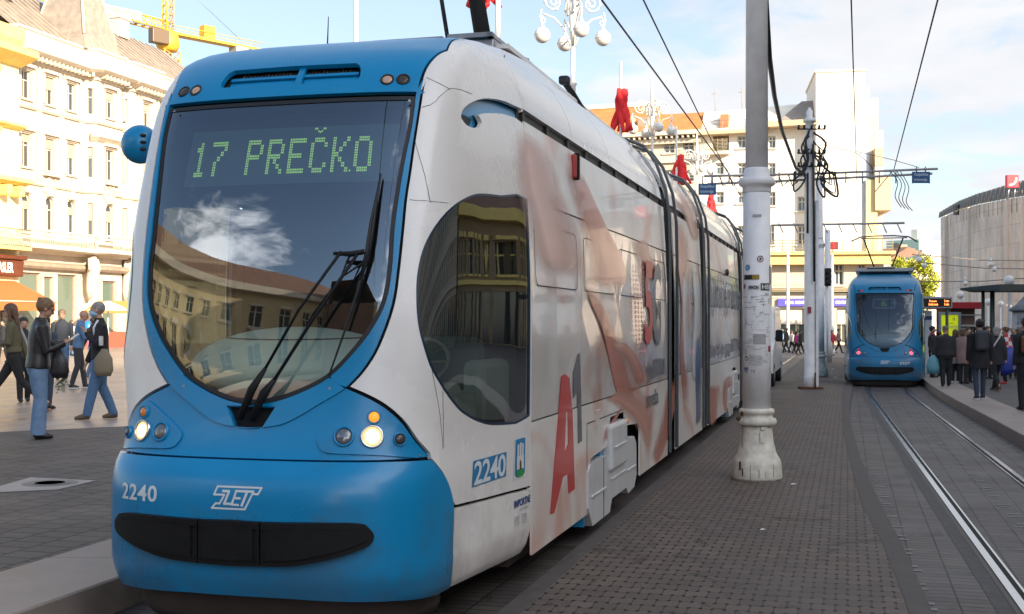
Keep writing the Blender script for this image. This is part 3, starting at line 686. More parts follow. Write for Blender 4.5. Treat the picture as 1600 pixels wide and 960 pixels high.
                kk=MB(); kk.box((sg*1.02,b0-.075,.15),(sg*1.13,b0-.03,.62)); kk.build('cover_edge',BLUE,bc); kk=MB(); kk.box((sg*1.0,b0+.65,.55),(sg*1.12,b0+.80,.80)); kk.build('cover_edge',BLUE,bc)
                kk=MB(); kk.box((sg*1.09,b0+.84,.50),(sg*1.20,b0+1.62,.92),bev=.03); up_=kk.build('damper_cover',mat('bogie_cover',(.5,.5,.5),.35) if not rear else FBLUE,root)
                kk=MB()
                for (p,q,z_) in ((.08,.70,.38),(.95,1.68,.42),(1.78,2.25,.40)): kk.box((sg*1.16,b0+p,z_-.012),(sg*1.178,b0+q,z_+.012),bev=.008)
                kk.box((sg*1.19,b0+.95,.70),(sg*1.212,b0+1.5,.72),bev=.006)
                kk.build('pressed_rib',mat('bogie_cover',(.5,.5,.5),.35) if not rear else FBLUE,bc)
                kk=MB(); kk.box((sg*1.155,b0+.60,.13),(sg*1.168,b0+.615,.655)); kk.build('cover_seam',RUB,bc)
                for wy in (.55,1.85):
                    kk=MB(); M_=Matrix.Translation((sg*.5,b0+wy,.30))@Matrix.Rotation(R(90),4,'Y'); 
                    base=MB(); base.lathe([(.02,-.06),(.29,-.06),(.30,0),(.30,.06),(.02,.06)]); kk.add([M_@v for v in base.v],base.f,True); kk.build('wheel',mat('wheel_steel',(.07,.06,.055),.6,metal=.5),root)
                kk=MB(); kk.box((-1.0,b0-.1,.30),(1.0,b0+2.6,.95)); 
                if sg==1: kk.build('bogie_frame',CORE,root)
            else:
                side_patch('skirt_panel',[(a+.004,.25),(yb,.25),(yb,ZL-.006),(a+.004,ZL-.006)],bodyw,root,X,.015,sgn=sg)
        k=MB(); k.box((-1.04,a,.5),(1.04,yb,3.16)); k.build('module_core',CORE,root)
        k=MB(); k.box((-.98,a,.16),(.98,yb,.5)); k.build('underframe',UNDER,root)
        if mi+1<len(modules):
            g0,g1=yb,modules[mi+1][0]
            k=MB()
            n_=6
            for i in range(n_):
                yy0=g0+(g1-g0)*i/n_; yy1=g0+(g1-g0)*(i+1)/n_; X=1.10
                prof=[(X,.3),(X,3.0),(X-.06,3.35),(X-.2,3.65),(X-.5,3.86),(0,3.92)]
                prof=prof+[(-x,z) for x,z in prof[-2::-1]]
                for (x0,z0_),(x1,z1_) in zip(prof,prof[1:]):
                    k.add([(x0,yy0,z0_),((x0)*.96,(yy0+yy1)/2,z0_),(x1*.96,(yy0+yy1)/2,z1_),(x1,yy0,z1_)],[(0,1,2,3)]); k.add([(x0*.96,(yy0+yy1)/2,z0_),(x0,yy1,z0_),(x1,yy1,z1_),(x1*.96,(yy0+yy1)/2,z1_)],[(0,1,2,3)])
            k.build('gangway_bellows',RUB,root)
            for yy in (g0+.03,g1-.03):
                k=MB(); prof=[(1.175,.28),(1.175,2.6),(1.165,3.1),(1.12,3.45),(1.0,3.78),(.85,3.98),(.6,4.08),(0,4.1)]; prof=prof+[(-x,z) for x,z in prof[-2::-1]]
                k.tube([Vector((x,yy,z)) for x,z in prof],[(.02,.035)]*len(prof),6,smooth=False); k.build('bellows_frame',mat('bellows_frame',(.10,.11,.12),.35,metal=.4),root)
    return root
# ================================================================ NEAR TRAM
near=tram('tram','blue fronted tram 2240 with lit headlights and a white and salmon advert side',(TX,TY,0),TYAW,False,
   [(2.2,8.58),(9.25,12.18),(12.86,18.7),(19.4,22.6),(23.2,26.0)])
def on_side(k,poly,m,name,x=1.152,holes=(),th=.002,parent=near): return side_patch(name,poly,m,parent,x,th,holes)
RED=mat('advert_red',(.50,.035,.03),.35,coat=.3); GREY=mat('advert_grey',(.10,.10,.115),.35,coat=.3); DBL=mat('advert_dark',(.10,.105,.13),.4)
z8=lambda x,y:(640+x/2.285,540+y/2.285); z7=lambda x,y:(640+x/2.667,280+y/2.667); z6=lambda x,y:(640+x/2.4,60+y/2.4)
o=on_side(0,SP([z8(*p) for p in ((500,602),(541,110),(553,102),(569,116),(580,240),(588,512),(566,530),(562,458),(546,470),(515,598))]),RED,'advert_letter',holes=[SP([z8(*p) for p in ((557,238),(563,236),(564,350),(552,380))])])
on_side(0,SP([z8(*p) for p in ((583,100),(600,30),(607,28),(614,340),(600,350),(597,165),(583,188))]),GREY,'advert_numeral')
RX=1.1515
# ribbons (printed swirls of the advert)
def ribs(name,pts,m,x,parent=near,k=5):
    """pts: list of (pixel a, pixel b) pairs across the ribbon"""
    A=smooth(SP([p[0] for p in pts]),k); B=smooth(SP([p[1] for p in pts]),k); n=len(A); W_=1.0 if x>RX+.0039 else .28
    if W_<1: A,B=[(a[0]+(a[0]-b[0])*W_,a[1]+(a[1]-b[1])*W_) for a,b in zip(A,B)],[(b[0]+(b[0]-a[0])*W_,b[1]+(b[1]-a[1])*W_) for a,b in zip(A,B)]
    vs=[];fs=[]; nn=4
    for i in range(n):
        for j in range(nn+1):
            f=j/nn; y_,z_=A[i][0]*(1-f)+B[i][0]*f,A[i][1]*(1-f)+B[i][1]*f; vs.append(Vector((x-row(min(3.18,max(.5,z_)))[2],y_,z_)))
    for i in range(n-1):
        for j in range(nn): fs.append((i*(nn+1)+j,i*(nn+1)+j+1,(i+1)*(nn+1)+j+1,(i+1)*(nn+1)+j))
    me=bpy.data.meshes.new(name); me.from_pydata(vs,[],fs); uv=me.uv_layers.new(name='UVMap')
    for p in me.polygons:
        for li in p.loop_indices:
            v=me.loops[li].vertex_index; uv.data[li].uv=((v//(nn+1))/(n-1),(v%(nn+1))/nn)
    me.update(); return link(name,me,m,parent)
Z=z6
ribs('advert_swirl',[(Z(445,318),Z(520,372)),(Z(447,450),Z(545,480)),(Z(455,560),Z(575,600)),(Z(470,640),Z(610,700)),(Z(500,800),Z(640,830)),(Z(520,900),Z(655,920))],RIBS,RX)
ribs('advert_swirl',[(Z(655,495),Z(605,455)),(Z(690,600),Z(632,590)),(Z(735,720),Z(680,760)),(Z(790,860),Z(700,880)),(z7(860,470),z7(742,450))],RIB,RX+.0006)
ribs('advert_swirl',[(z7(740,440),z7(780,440)),(z7(775,540),z7(835,600)),(z7(820,650),z7(880,720)),(z7(870,860),z7(930,870)),(z8(770,200),z8(815,150))],RIB,RX+.0012)
ribs('advert_swirl',[(z8(690,195),z8(700,190)),(z8(730,200),z8(760,160)),(z8(775,230),z8(810,165)),(z8(830,300),z8(850,200)),(z8(860,420),z8(880,260))],RIBS,RX+.0018)
ribs('advert_swirl',[(z8(815,150),z8(790,175)),(z8(770,200),z8(740,240)),(z8(730,270),z8(700,300)),(z8(710,330),z8(690,360))],RIB,RX+.0024)
ribs('advert_swirl',[(z8(942,110),z8(920,140)),(z8(935,230),z8(905,250)),(z8(910,340),z8(885,330)),(z8(872,432),z8(858,410))],RIB,RX+.003)
ribs('advert_swirl',[(z7(835,690),z7(835,705)),(z7(900,690),z7(880,730)),(z7(950,760),z7(920,800)),(z7(985,860),z7(950,900))],RIBS,RX+.0036)
ribs('advert_swirl',[(z7(990,250),z7(940,250)),(z7(1010,330),z7(960,330)),(z7(1060,420),z7(1010,430))],RIBS,RX+.001)
# module two and three prints
for (P_,m_,i) in ([[((1062,330),(1078,340)),((1060,400),(1080,410)),((1064,470),(1078,480)),((1062,560),(1074,560)),((1068,650),(1078,640))],RIB,0],[[((1080,400),(1092,410)),((1082,480),(1094,480)),((1078,560),(1092,560)),((1080,600),(1094,600))],RIBW,1],
   [[((1086,520),(1097,520)),((1084,580),(1097,580)),((1086,640),(1096,635)),((1084,670),(1096,660))],RIBB,2],[[((1066,420),(1075,420)),((1064,500),(1075,500)),((1068,590),(1076,590))],RIBW,3],
   [[((1106,600),(1124,600)),((1108,640),(1122,630)),((1110,668),(1120,660))],RIB,4],[[((1130,590),(1150,580)),((1126,620),(1146,610)),((1130,650),(1150,630))],RIBS,5],[[((1058,300),(1080,300)),((1070,330),(1096,330)),((1085,380),(1098,380))],RIBS,6]):
    ribs('advert_swirl',P_,m_,RX+.004+i*.0005)
def side_text(name,txt,a,b,m,bold=.02,x=1.162,parent=near,sp=1):
    """a: lower-left pixel, b: upper-right pixel, both put on the flank"""
    (y0,z0),(y1,z1)=sidep(*a),sidep(*b); k=MB()
    text_on(k,txt,lambda u,v:Vector((x,y0+(y1-y0)*u,z0+(z1-z0)*v)),bold,sp); return k.build(name,m,parent)
side_text('advert_numeral','5',(1006,540),(1018,410),mat('advert_pink_red',(.50,.04,.035),.35),.03)
side_text('advert_letter','G',(1018,541),(1031,412),GREY,.03)
side_text('advert_lettering','gigaBITNA',(1008,602),(1038.5,558),DBL,.018)
side_text('advert_lettering','mreža',(1009,638),(1027,606),DBL,.018)
side_text('advert_lettering','Ljubav je važna',(1108,496),(1156,444),mat('advert_faded',(.16,.17,.20),.4),.015)
side_text('advert_lettering','što ti je gigaBITNA',(1108.5,566),(1157.5,528),mat('advert_faded',(.16,.17,.20),.4),.015)
k=MB()
for i in range(4):
    for j in range(26):
        y_,z_=sidep(991+i*4.2+j*.12,0)[0],2.42-j*.047; r_=.016-.0003*abs(j-10)
        k.quad((1.157,y_-r_*1.6,z_-r_),(1.157,y_+r_*1.6,z_-r_),(1.157,y_+r_*1.6,z_+r_),(1.157,y_-r_*1.6,z_+r_))
tag(k.build('advert_dots',RED,near),None)
# decals on the cab side
def cabq(a,b,off=.004):
    (s0,t0),(s1,t1)=T(*a),T(*b); return lambda u,v:(lambda s_,t_:shell(s_,t_)+snorm(s_,t_)*off)(s0+(s1-s0)*u,t0+(t1-t0)*v)
def panelq(fn,m,name,parent,n=6):
    k=MB(); k.add([fn(i/n,j) for i in range(n+1) for j in (0,1)],[(2*i,2*i+2,2*i+3,2*i+1) for i in range(n)],True); return k.build(name,m,parent)
DB=mat('decal_blue',(.02,.19,.40),.4)
f_=cabq((737,762),(790,731)); 
(s0,t0)=T(737,762);(s1,t1)=T(790,725)
t1=t0+.155
fn=lambda off:(lambda u,v:shell(s0+(s1-s0)*u,t0+(t1-t0)*v)+snorm(s0+(s1-s0)*u,t0+(t1-t0)*v)*off)
pl=panelq(fn(.004),DB,'number_plate',near); k=MB(); text_on(k,'2240',lambda u,v:fn(.0065)(.03+.94*u,.04+.92*v),.02,.95); k.build('fleet_number',mat('pale_lettering',(.62,.66,.68)),pl)
(sa_,ta_)=T(803.5,747);(sb_,tb_)=T(820,684)
fc=lambda off:(lambda u,v:shell(sa_+(sb_-sa_)*u,ta_+(tb_-ta_)*v)+snorm(sa_+(sb_-sa_)*u,ta_+(tb_-ta_)*v)*off)
k=MB(); k.add([fc(.003)(u,v) for u,v in ((-.12,-.05),(1.12,-.05),(1.12,1.04),(-.12,1.04))],[(0,1,2,3)]); em=k.build('coat_of_arms',mat('decal_white',(.6,.62,.62)),near)
def poly_on(mb,pts,f): mb.add([f(*p) for p in pts],[tuple(range(len(pts)))])
k=MB(); poly_on(k,[(0,.1),(.15,0),(.85,.02),(1,.1),(1,1),(0,1)],fc(.0045)); k.build('shield_field',DB,em)
k=MB()
for a,b in ((.2,.36),(.42,.60),(.66,.82)): poly_on(k,[(a,.5),(b,.5),(b,.86 if a!=.42 else .9),(a,.86 if a!=.42 else .9)],fc(.006))
poly_on(k,[(.16,.2),(.86,.2),(.86,.55),(.16,.55)],fc(.006)); k.build('castle',mat('decal_white',(.6,.62,.62)),em)
k=MB(); poly_on(k,[(.05,.06),(.3,0),(.75,0),(.97,.08),(.8,.16),(.5,.2),(.2,.15)],fc(.0075)); k.build('green_hill',mat('decal_green',(.02,.25,.05)),em)
k=MB(); poly_on(k,[(.42,.18),(.6,.18),(.6,.38),(.51,.45),(.42,.38)],fc(.0075)); k.build('castle_gate',mat('decal_gate',(.08,.05,.02)),em)
(sc_,tc_)=T(803,795);(sd_,td_)=T(828,772)
fd=lambda off:(lambda u,v:shell(sc_+(sd_-sc_)*u,tc_+(td_-tc_)*v)+snorm(sc_+(sd_-sc_)*u,tc_+(td_-tc_)*v)*off)
k=MB(); text_on(k,'IMPORTNE',fd(.004),.035,.95); st=k.build('maker_lettering',mat('decal_navy',(.02,.06,.18)),near)
k=MB(); text_on(k,'GRUPA',lambda u,v:fd(.004)(.3+.55*u,-.55+.28*v),.01,1.4); k.build('small_lettering',GREY,st)
k=MB()
for j in range(6):
    for a,b in ((0,.32),(.42,.78)):
        poly_on(k,[(a,-1.1-j*.22),(b-random.random()*.1,-1.1-j*.22),(b,-1.18-j*.22),(a,-1.18-j*.22)],fd(.004))
k.build('small_print',mat('print_grey',(.3,.3,.3)),st)
# small details on the flank
def sbox(name,a,b,m,x0=1.15,x1=1.165,par=near):
    (ya,za),(yb,zb)=sidep(*a),sidep(*b); k=MB(); k.box((x0,ya,za),(x1,yb,zb),bev=.004); return k.build(name,m,par)
yy,zz=sidep(974,659); k=MB()
for d in (-.035,.035): k.ball((1.17,yy+d,zz),.028,10)
k.build('side_marker_lamp',AMB,near)
sbox('flap',(930,669),(936,640),WRAP,1.15,1.1545)
y0_,z0_=sidep(924,707); y1_,z1_=sidep(1009,666)
k=MB(); k.box((1.1505,3.88,1.0),(1.1525,6.62,1.008)); k.box((1.1505,3.88,.62),(1.1525,3.888,1.0)); k.build('skirt_seam',RUB,near)
k=MB(); y_,z_=sidep(903,253); k.box((1.10,y_-.02,z_-.13),(1.135,y_+.05,z_+.06),bev=.01); sm=k.build('side_lamp_housing',mat('side_lamp_red',(.35,.03,.02),.3),near)
k=MB(); k.box((1.10,y_+.055,z_-.14),(1.15,y_+.08,z_+.08),bev=.01); k.build('lamp_bracket',BLACK,sm)
y_,z_=sidep(1136,426); k=MB(); k.ball((1.15,y_,z_),.07,10,(.5,1,1)); k.build('side_lamp',mat('side_lamp_dark',(.06,.02,.015),.3),near)
# screws and hairline cracks
k=MB()
for px,py in ((290,603.5),(516,608),(654,712),(640,160),(275,176)):
    s_,t_=T(px,py); disc_on(k,s_,t_,.008,.016)
k.build('panel_screws',STEEL,near)['kind']='stuff'
k=MB()
for pts in ([(674,575),(686,640),(692,702)],[(692,600),(693,700)],[(667,122),(703,139)],[(658,168),(676,162),(704,139),(738,147)],[(648,220),(664,275),(672,317)],[(640,312),(700,318)]):
    k.tube([shell(*T(*p))+snorm(*T(*p))*.001 for p in smooth(pts,5)],.0013,4)
k.build('hairline_seams',RUB,near)['kind']='stuff'
# pantograph and roof fittings
k=MB(); k.box((-.34,2.95,3.90),(.62,3.75,4.03),bev=.015); k.box((-.36,2.9,4.03),(.22,2.97,4.055)); k.box((.26,2.9,4.03),(.62,2.97,4.065)); k.box((.58,2.9,4.03),(.62,3.7,4.06)); k.build('pantograph_base',STEEL,near)
k=MB(); k.tube([(.02,4.9,4.05),(-.05,4.35,5.3),(-.25,5.5,6.1)],[.085,.07,.05],10); pa=k.build('pantograph_arm',CORE,near)
k=MB(); k.tube([(-.25,4.6,4.12),(-.31,4.25,5.1),(-.38,5.4,6.05)],.02,6); k.build('control_rod',RUB,pa)
k=MB(); k.tube([(-1.0,5.5,6.05),(-.7,5.5,6.2),(.5,5.5,6.2),(.8,5.5,6.05)],.025,6); k.build('collector_strip',RUB,pa)
k=MB(); c_=shell(-.42,3.95); k.tube([c_,c_+Vector((.0,.02,.24))],[.006,.003],5); k.ball(c_,.02,8); k.build('aerial',RUB,near)
k=MB(); c_=w2t(at(882,116,11.5)); k.box(c_+Vector((-.05,-.05,-.10)),c_+Vector((.05,.05,-.02)),bev=.02); k.tube([c_+Vector((-.02,0,-.05)),c_+Vector((.04,.2,-.16)),c_+Vector((.08,.5,-.28))],.03,8); k.build('roof_insulator',RUB,near)
k=MB(); k.box((-1.1,25.95,.3),(1.1,26.05,3.9),bev=.2); k.build('rear_wall',WHITE,near)
# ================================================================ FAR TRAM
FY=34.4; FXC=(1382.5-800)/F*FY
far=tram('tram','all blue tram 2227 seen from behind with red tail lamps on the right hand track',(FXC,FY,-.10),math.atan(.300),True,[(2.2,8.58),(9.25,12.18),(12.86,18.7)],.87)
k=MB(); k.box((-.85,2.6,3.98),(.85,6.9,4.12),bev=.03); k.box((-.5,2.5,4.12),(.3,6.0,4.16)); k.build('pantograph_base',STEEL,far)
k=MB()
k.tube([(-.28,4.0,4.15),(-.62,4.2,5.28)],.024,6); k.tube([(.22,4.0,4.15),(.58,4.2,5.28)],.024,6); pa=k.build('pantograph_arm',CORE,far)
k=MB(); k.tube([(-1.0,4.2,5.18),(-.72,4.2,5.33),(-.3,4.2,5.36),(.3,4.2,5.36),(.75,4.2,5.31),(1.0,4.2,5.12)],.026,6); k.tube([(-.7,4.5,5.30),(.7,4.5,5.30)],.02,6); k.build('collector_strip',RUB,pa)
# ================================================================ GROUND
TD=Vector((.266,.964,0)); TN=Vector((.964,-.266,0))       # along and across the tracks
def pave(name,c1,c2,mortar,bw,bh,ms=.02,off=.5,rough=.75,wave=0,ang=math.atan2(.964,.266),bump=.5,var=.35,spec=.35,bias=0,smooth_=.1,sheen=None,dots=False):
    m=bpy.data.materials.new(name); m.use_nodes=True; t=m.node_tree; n=t.nodes; l=t.links; b=n['Principled BSDF']
    g=n.new('ShaderNodeNewGeometry'); mp_=n.new('ShaderNodeMapping'); mp_.inputs['Rotation'].default_value=(0,0,-ang); l.new(g.outputs['Position'],mp_.inputs[0])
    src=mp_.outputs[0]
    if wave:
        sp=n.new('ShaderNodeSeparateXYZ'); l.new(src,sp.inputs[0])
        mu=n.new('ShaderNodeMath'); mu.operation='MULTIPLY'; mu.inputs[1].default_value=2*math.pi/(bw); l.new(sp.outputs['X'],mu.inputs[0])
        si=n.new('ShaderNodeMath'); si.operation='SINE'; l.new(mu.outputs[0],si.inputs[0])
        ma=n.new('ShaderNodeMath'); ma.operation='MULTIPLY_ADD'; ma.inputs[1].default_value=wave; l.new(si.outputs[0],ma.inputs[0]); l.new(sp.outputs['Y'],ma.inputs[2])
        cb_=n.new('ShaderNodeCombineXYZ'); l.new(sp.outputs['X'],cb_.inputs[0]); l.new(ma.outputs[0],cb_.inputs[1]); src=cb_.outputs[0]
    br=n.new('ShaderNodeTexBrick'); br.offset=off; br.squash=1; br.inputs['Scale'].default_value=1; br.inputs['Brick Width'].default_value=bw; br.inputs['Row Height'].default_value=bh
    br.inputs['Mortar Size'].default_value=ms; br.inputs['Mortar Smooth'].default_value=smooth_; br.inputs['Bias'].default_value=bias
    br.inputs['Color1'].default_value=(*c1,1); br.inputs['Color2'].default_value=(*c2,1); br.inputs['Mortar'].default_value=(*mortar,1); l.new(src,br.inputs['Vector'])
    a=n.new('ShaderNodeTexNoise'); a.inputs['Scale'].default_value=.9; a.inputs['Detail'].default_value=8; a.inputs['Roughness'].default_value=.7; l.new(g.outputs['Position'],a.inputs['Vector'])
    r_=n.new('ShaderNodeMapRange'); r_.inputs['From Min'].default_value=.3; r_.inputs['From Max'].default_value=.7; r_.inputs['To Min'].default_value=1-var; r_.inputs['To Max'].default_value=1+var; l.new(a.outputs['Fac'],r_.inputs[0])
    st=n.new('ShaderNodeTexNoise'); st.inputs['Scale'].default_value=2.8; st.inputs['Detail'].default_value=5; st.inputs['Distortion'].default_value=1.2; l.new(g.outputs['Position'],st.inputs['Vector'])
    sm_=n.new('ShaderNodeMapRange'); sm_.interpolation_type='SMOOTHSTEP'; sm_.inputs['From Min'].default_value=.60; sm_.inputs['From Max'].default_value=.68; sm_.inputs['To Min'].default_value=1; sm_.inputs['To Max'].default_value=.62; l.new(st.outputs['Fac'],sm_.inputs[0])
    pm=n.new('ShaderNodeMath'); pm.operation='MULTIPLY'; l.new(r_.outputs[0],pm.inputs[0]); l.new(sm_.outputs[0],pm.inputs[1]); r_=pm
    v=n.new('ShaderNodeVectorMath'); v.operation='SCALE'; l.new(br.outputs['Color'],v.inputs[0]); l.new(r_.outputs[0],v.inputs['Scale']); l.new(v.outputs[0],b.inputs['Base Color'])
    rr=n.new('ShaderNodeMapRange'); rr.inputs['From Min'].default_value=.3; rr.inputs['From Max'].default_value=.7; rr.inputs['To Min'].default_value=rough*.75; rr.inputs['To Max'].default_value=min(1,rough*1.15); l.new(a.outputs['Fac'],rr.inputs[0]); l.new(rr.outputs[0],b.inputs['Roughness'])
    if dots:
        s2=n.new('ShaderNodeSeparateXYZ'); l.new(src,s2.inputs[0]); ms_=[]
        for ax,per,th in (('X',bw/2,.45),('Y',bh,.62)):
            q=n.new('ShaderNodeMath'); q.operation='MULTIPLY'; q.inputs[1].default_value=2*math.pi/per; l.new(s2.outputs[ax],q.inputs[0]); w_=n.new('ShaderNodeMath'); w_.operation='COSINE'; l.new(q.outputs[0],w_.inputs[0])
            e_=n.new('ShaderNodeMapRange'); e_.inputs['From Min'].default_value=th; e_.inputs['From Max'].default_value=min(1,th+.12); l.new(w_.outputs[0],e_.inputs[0]); ms_.append(e_)
        mu2=n.new('ShaderNodeMath'); mu2.operation='MULTIPLY'; l.new(ms_[0].outputs[0],mu2.inputs[0]); l.new(ms_[1].outputs[0],mu2.inputs[1])
        md=n.new('ShaderNodeMixRGB'); md.inputs[2].default_value=(.008,.007,.007,1); l.new(mu2.outputs[0],md.inputs[0]); l.new(v.outputs[0],md.inputs[1]); l.new(md.outputs[0],b.inputs['Base Color'])
    a2=n.new('ShaderNodeTexNoise'); a2.inputs['Scale'].default_value=70; a2.inputs['Detail'].default_value=4; l.new(g.outputs['Position'],a2.inputs['Vector'])
    h=n.new('ShaderNodeMath'); h.operation='MULTIPLY_ADD'; h.inputs[1].default_value=-1; l.new(br.outputs['Fac'],h.inputs[0]); 
    h2=n.new('ShaderNodeMath'); h2.operation='MULTIPLY'; h2.inputs[1].default_value=.35; l.new(a2.outputs['Fac'],h2.inputs[0]); l.new(h2.outputs[0],h.inputs[2])
    bp=n.new('ShaderNodeBump'); bp.inputs['Strength'].default_value=bump; bp.inputs['Distance'].default_value=.006; l.new(h.outputs[0],bp.inputs['Height']); l.new(bp.outputs[0],b.inputs['Normal'])
    b.inputs['Specular IOR Level'].default_value=spec
    return m
P_BRICK=pave('interlocking_pavers',(.122,.095,.080),(.094,.074,.063),(.055,.042,.034),.15,.165,.005,.5,.75,wave=.014,bump=.45,ang=math.atan2(-.266,.964),dots=True)
P_TRACK=pave('track_pavers',(.094,.080,.073),(.064,.055,.051),(.012,.011,.012),.115,.235,.007,0,.62,var=.3)
P_LEFT=pave('dark_square_pavers',(.118,.094,.080),(.086,.069,.060),(.024,.022,.021),.215,.30,.010,.5,.75,var=.22)
P_PALE=pave('pale_stone_tiles',(.37,.29,.24),(.28,.22,.185),(.13,.11,.10),1.2,.6,.012,.3,.42,var=.2,bump=.2,spec=.5)
P_FAR=pave('plaza_stone',(.30,.26,.22),(.24,.21,.18),(.12,.11,.10),.6,.6,.012,.5,.7,var=.2,bump=.2)
KERB=mat('kerb_stone',(.26,.21,.18),.6,var=.25,vs=2.5,bump=.25,bs=60)
STRIP=mat('grey_strip',(.082,.071,.065),.85,var=.3,vs=4,bump=.2,bs=90)
RAILM=mat('rail_steel',(.50,.50,.52),.22,metal=1,var=.15,vs=8); GROOVE=mat('rail_groove',(.008,.008,.009),.9); RAILB=mat('rail_flank',(.06,.05,.045),.6,metal=.3)
k=MB(); k.quad((-300,-80,-.05),(400,-80,-.05),(400,700,-.05),(-300,700,-.05)); struct('ground',k,P_FAR)
Xk=lambda Y:-4.63+.272*Y+.0        # edge of the left kerb
Xkb=lambda Y:-2.04+.275*Y          # left edge of the middle paving
STR=[(7.67,2.65),(9.28,3.04),(10.57,3.34),(12.55,3.77),(16.3,4.67),(23.3,6.45),(32,8.95),(44,12.4),(60,17)]
BRK=[(7.67,2.50),(9.68,2.98),(11.6,3.36),(13.66,3.86),(21.1,5.72),(32,8.72),(44,12.2),(60,16.8)]
STR=[(-12,-2.2),(0,.75)]+STR; BRK=[(-12,-2.4),(0,.58)]+BRK
PLK=[(-12,.35),(5,4.40),(17.65,7.43),(20.5,8.14),(26.7,9.63),(31.7,10.85+.08),(40,13.25),(52,16.9),(60,19.3)]
def ip(tab,Y):
    for (a,b),(c,d) in zip(tab,tab[1:]):
        if Y<=c: return b+(d-b)*(Y-a)/(c-a)
    return tab[-1][1]+(Y-tab[-1][0])*.3
def band(name,fa,fb,z,m,Y0,Y1,step=2.0,kind='structure'):
    k=MB(); ys=[Y0+(Y1-Y0)*i/max(1,int((Y1-Y0)/step)) for i in range(max(1,int((Y1-Y0)/step))+1)]
    vs=[];fs=[]
    for y in ys: vs+=[Vector((fa(y),y,z)),Vector((fb(y),y,z))]
    fs=[(2*i,2*i+1,2*i+3,2*i+2) for i in range(len(ys)-1)]; k.add(vs,fs); return tag(k.build(name,m),None,None,None,kind)
band('track_bed',lambda y:Xk(y)-.1,lambda y:Xkb(y)-.13,0,P_TRACK,-12,62)
band('track_edge_strip',lambda y:Xkb(y)-.15,lambda y:Xkb(y)+.0,.024,STRIP,-12,62)
band('paved_platform',lambda y:Xkb(y)+.004,lambda y:ip(BRK,y),.03,P_BRICK,-12,62)
band('track_edge_strip',lambda y:ip(BRK,y)+.004,lambda y:ip(STR,y),.026,STRIP,-12,62)
band('track_bed',lambda y:ip(STR,y)+.004,lambda y:ip(PLK,y)+.05,0,P_TRACK,-12,62)
# small worn pale setts between the rails
k=MB()
rl=lambda Y:9.17+.249*(Y-31.4) if Y<31 else 9.07+.29*(Y-31)
for ofs in (-.62,.55,1.55):
    Y=6.0
    while Y<26:
        for dy_ in (0,.16):
            if random.random()<.85:
                c=Vector((rl(Y+dy_)+ofs,Y+dy_,.004)); a=TN*(.045+random.random()*.02); b=TD*(.022+.012*random.random()); k.quad(c-a-b,c+a-b,c+a+b,c-a+b)
        Y+=.62+random.uniform(-.05,.05)
struct('paving_studs',k,mat('pale_sett',(.17,.16,.16),.6,var=.4,vs=20))
# rails: head, groove and check flange
def rail(fx,Y0,Y1,sg):
    for nm,a,b,z,m in (('rail_flank',-.075,-.035,.004,RAILB),('rail_head',-.034,.026,.012,RAILM),('rail_groove',.027,.068,.006,GROOVE),('rail_lip',.069,.088,.010,RAILM)):
        band('rail',(lambda y,a=a:fx(y)+sg*a),(lambda y,b=b:fx(y)+sg*b),z,m,Y0,Y1,3)
rail(rl,-12,62,1); rail(lambda Y:rl(Y)+1.07,-12,62,-1)
cl=lambda Y:-3.357+.276*Y
rail(lambda Y:cl(Y)-.54,-12,90,1); rail(lambda Y:cl(Y)+.54,-12,90,-1)
# asphalt repair strips beside the near rail seen right
band('rail_joint_filler',lambda y:rl(y)-.19,lambda y:rl(y)-.078,.003,mat('joint_filler',(.045,.042,.042),.7,var=.3,vs=9),-12,34)
# left square, raised behind its stone kerb
def kerb(name,fx,wid,z,Y0,Y1,sg,ln=1.7):
    k=MB(); y=Y0
    while y<Y1:
        a,b=y+.006,min(Y1,y+ln)-.006
        p=[Vector((fx(a),a,0)),Vector((fx(b),b,0)),Vector((fx(b)-sg*wid,b,0)),Vector((fx(a)-sg*wid,a,0))]
        q=[v+Vector((0,0,z-.012)) for v in p]; r_=[v+Vector((0,0,z)) for v in p]; r_[0]=r_[0]-Vector((sg*.012,0,0)); r_[1]=r_[1]-Vector((sg*.012,0,0))
        k.add(p+q+r_,[(0,1,5,4),(4,5,9,8),(1,2,6,5),(2,3,7,6),(3,0,4,7),(5,6,10,9),(7,4,8,11),(8,9,10,11)]); y+=ln
    return struct(name,k,KERB)
kerb('kerb',Xk,.86,.22,-12,60,1); k=MB()
kerb('kerb',lambda y:ip(PLK,y),.80*-1*-1,.20,-12,60,-1,1.9)
# pavers boundary line through measured points
bl=lambda X:18.0+(X+7.58)*.63
k=MB(); 
def fillL(name,poly,z,m):
    k=MB(); k.add([Vector((x,y,z)) for x,y in poly],[tuple(range(len(poly)))]); return struct(name,k,m)
Xi=lambda Y:Xk(Y)-.864
yb_=20.6
fillL('square_paving',[(Xi(-12),-12),(Xi(yb_),yb_),(Xi(yb_)-.02,bl(Xi(yb_))),(-30,bl(-30)),(-60,bl(-30)-5),(-60,-12)],.218,P_LEFT)
fillL('square_tiles',[(Xi(yb_)-.02,bl(Xi(yb_))+.004),(Xi(60),60),(Xi(60),62),(-12,90),(-60,100),(-60,bl(-30)-4.9),(-30,bl(-30)+.004)],.218,P_PALE)
k=MB(); k.box((-60,-12,-.04),(-8,17,.20)); 
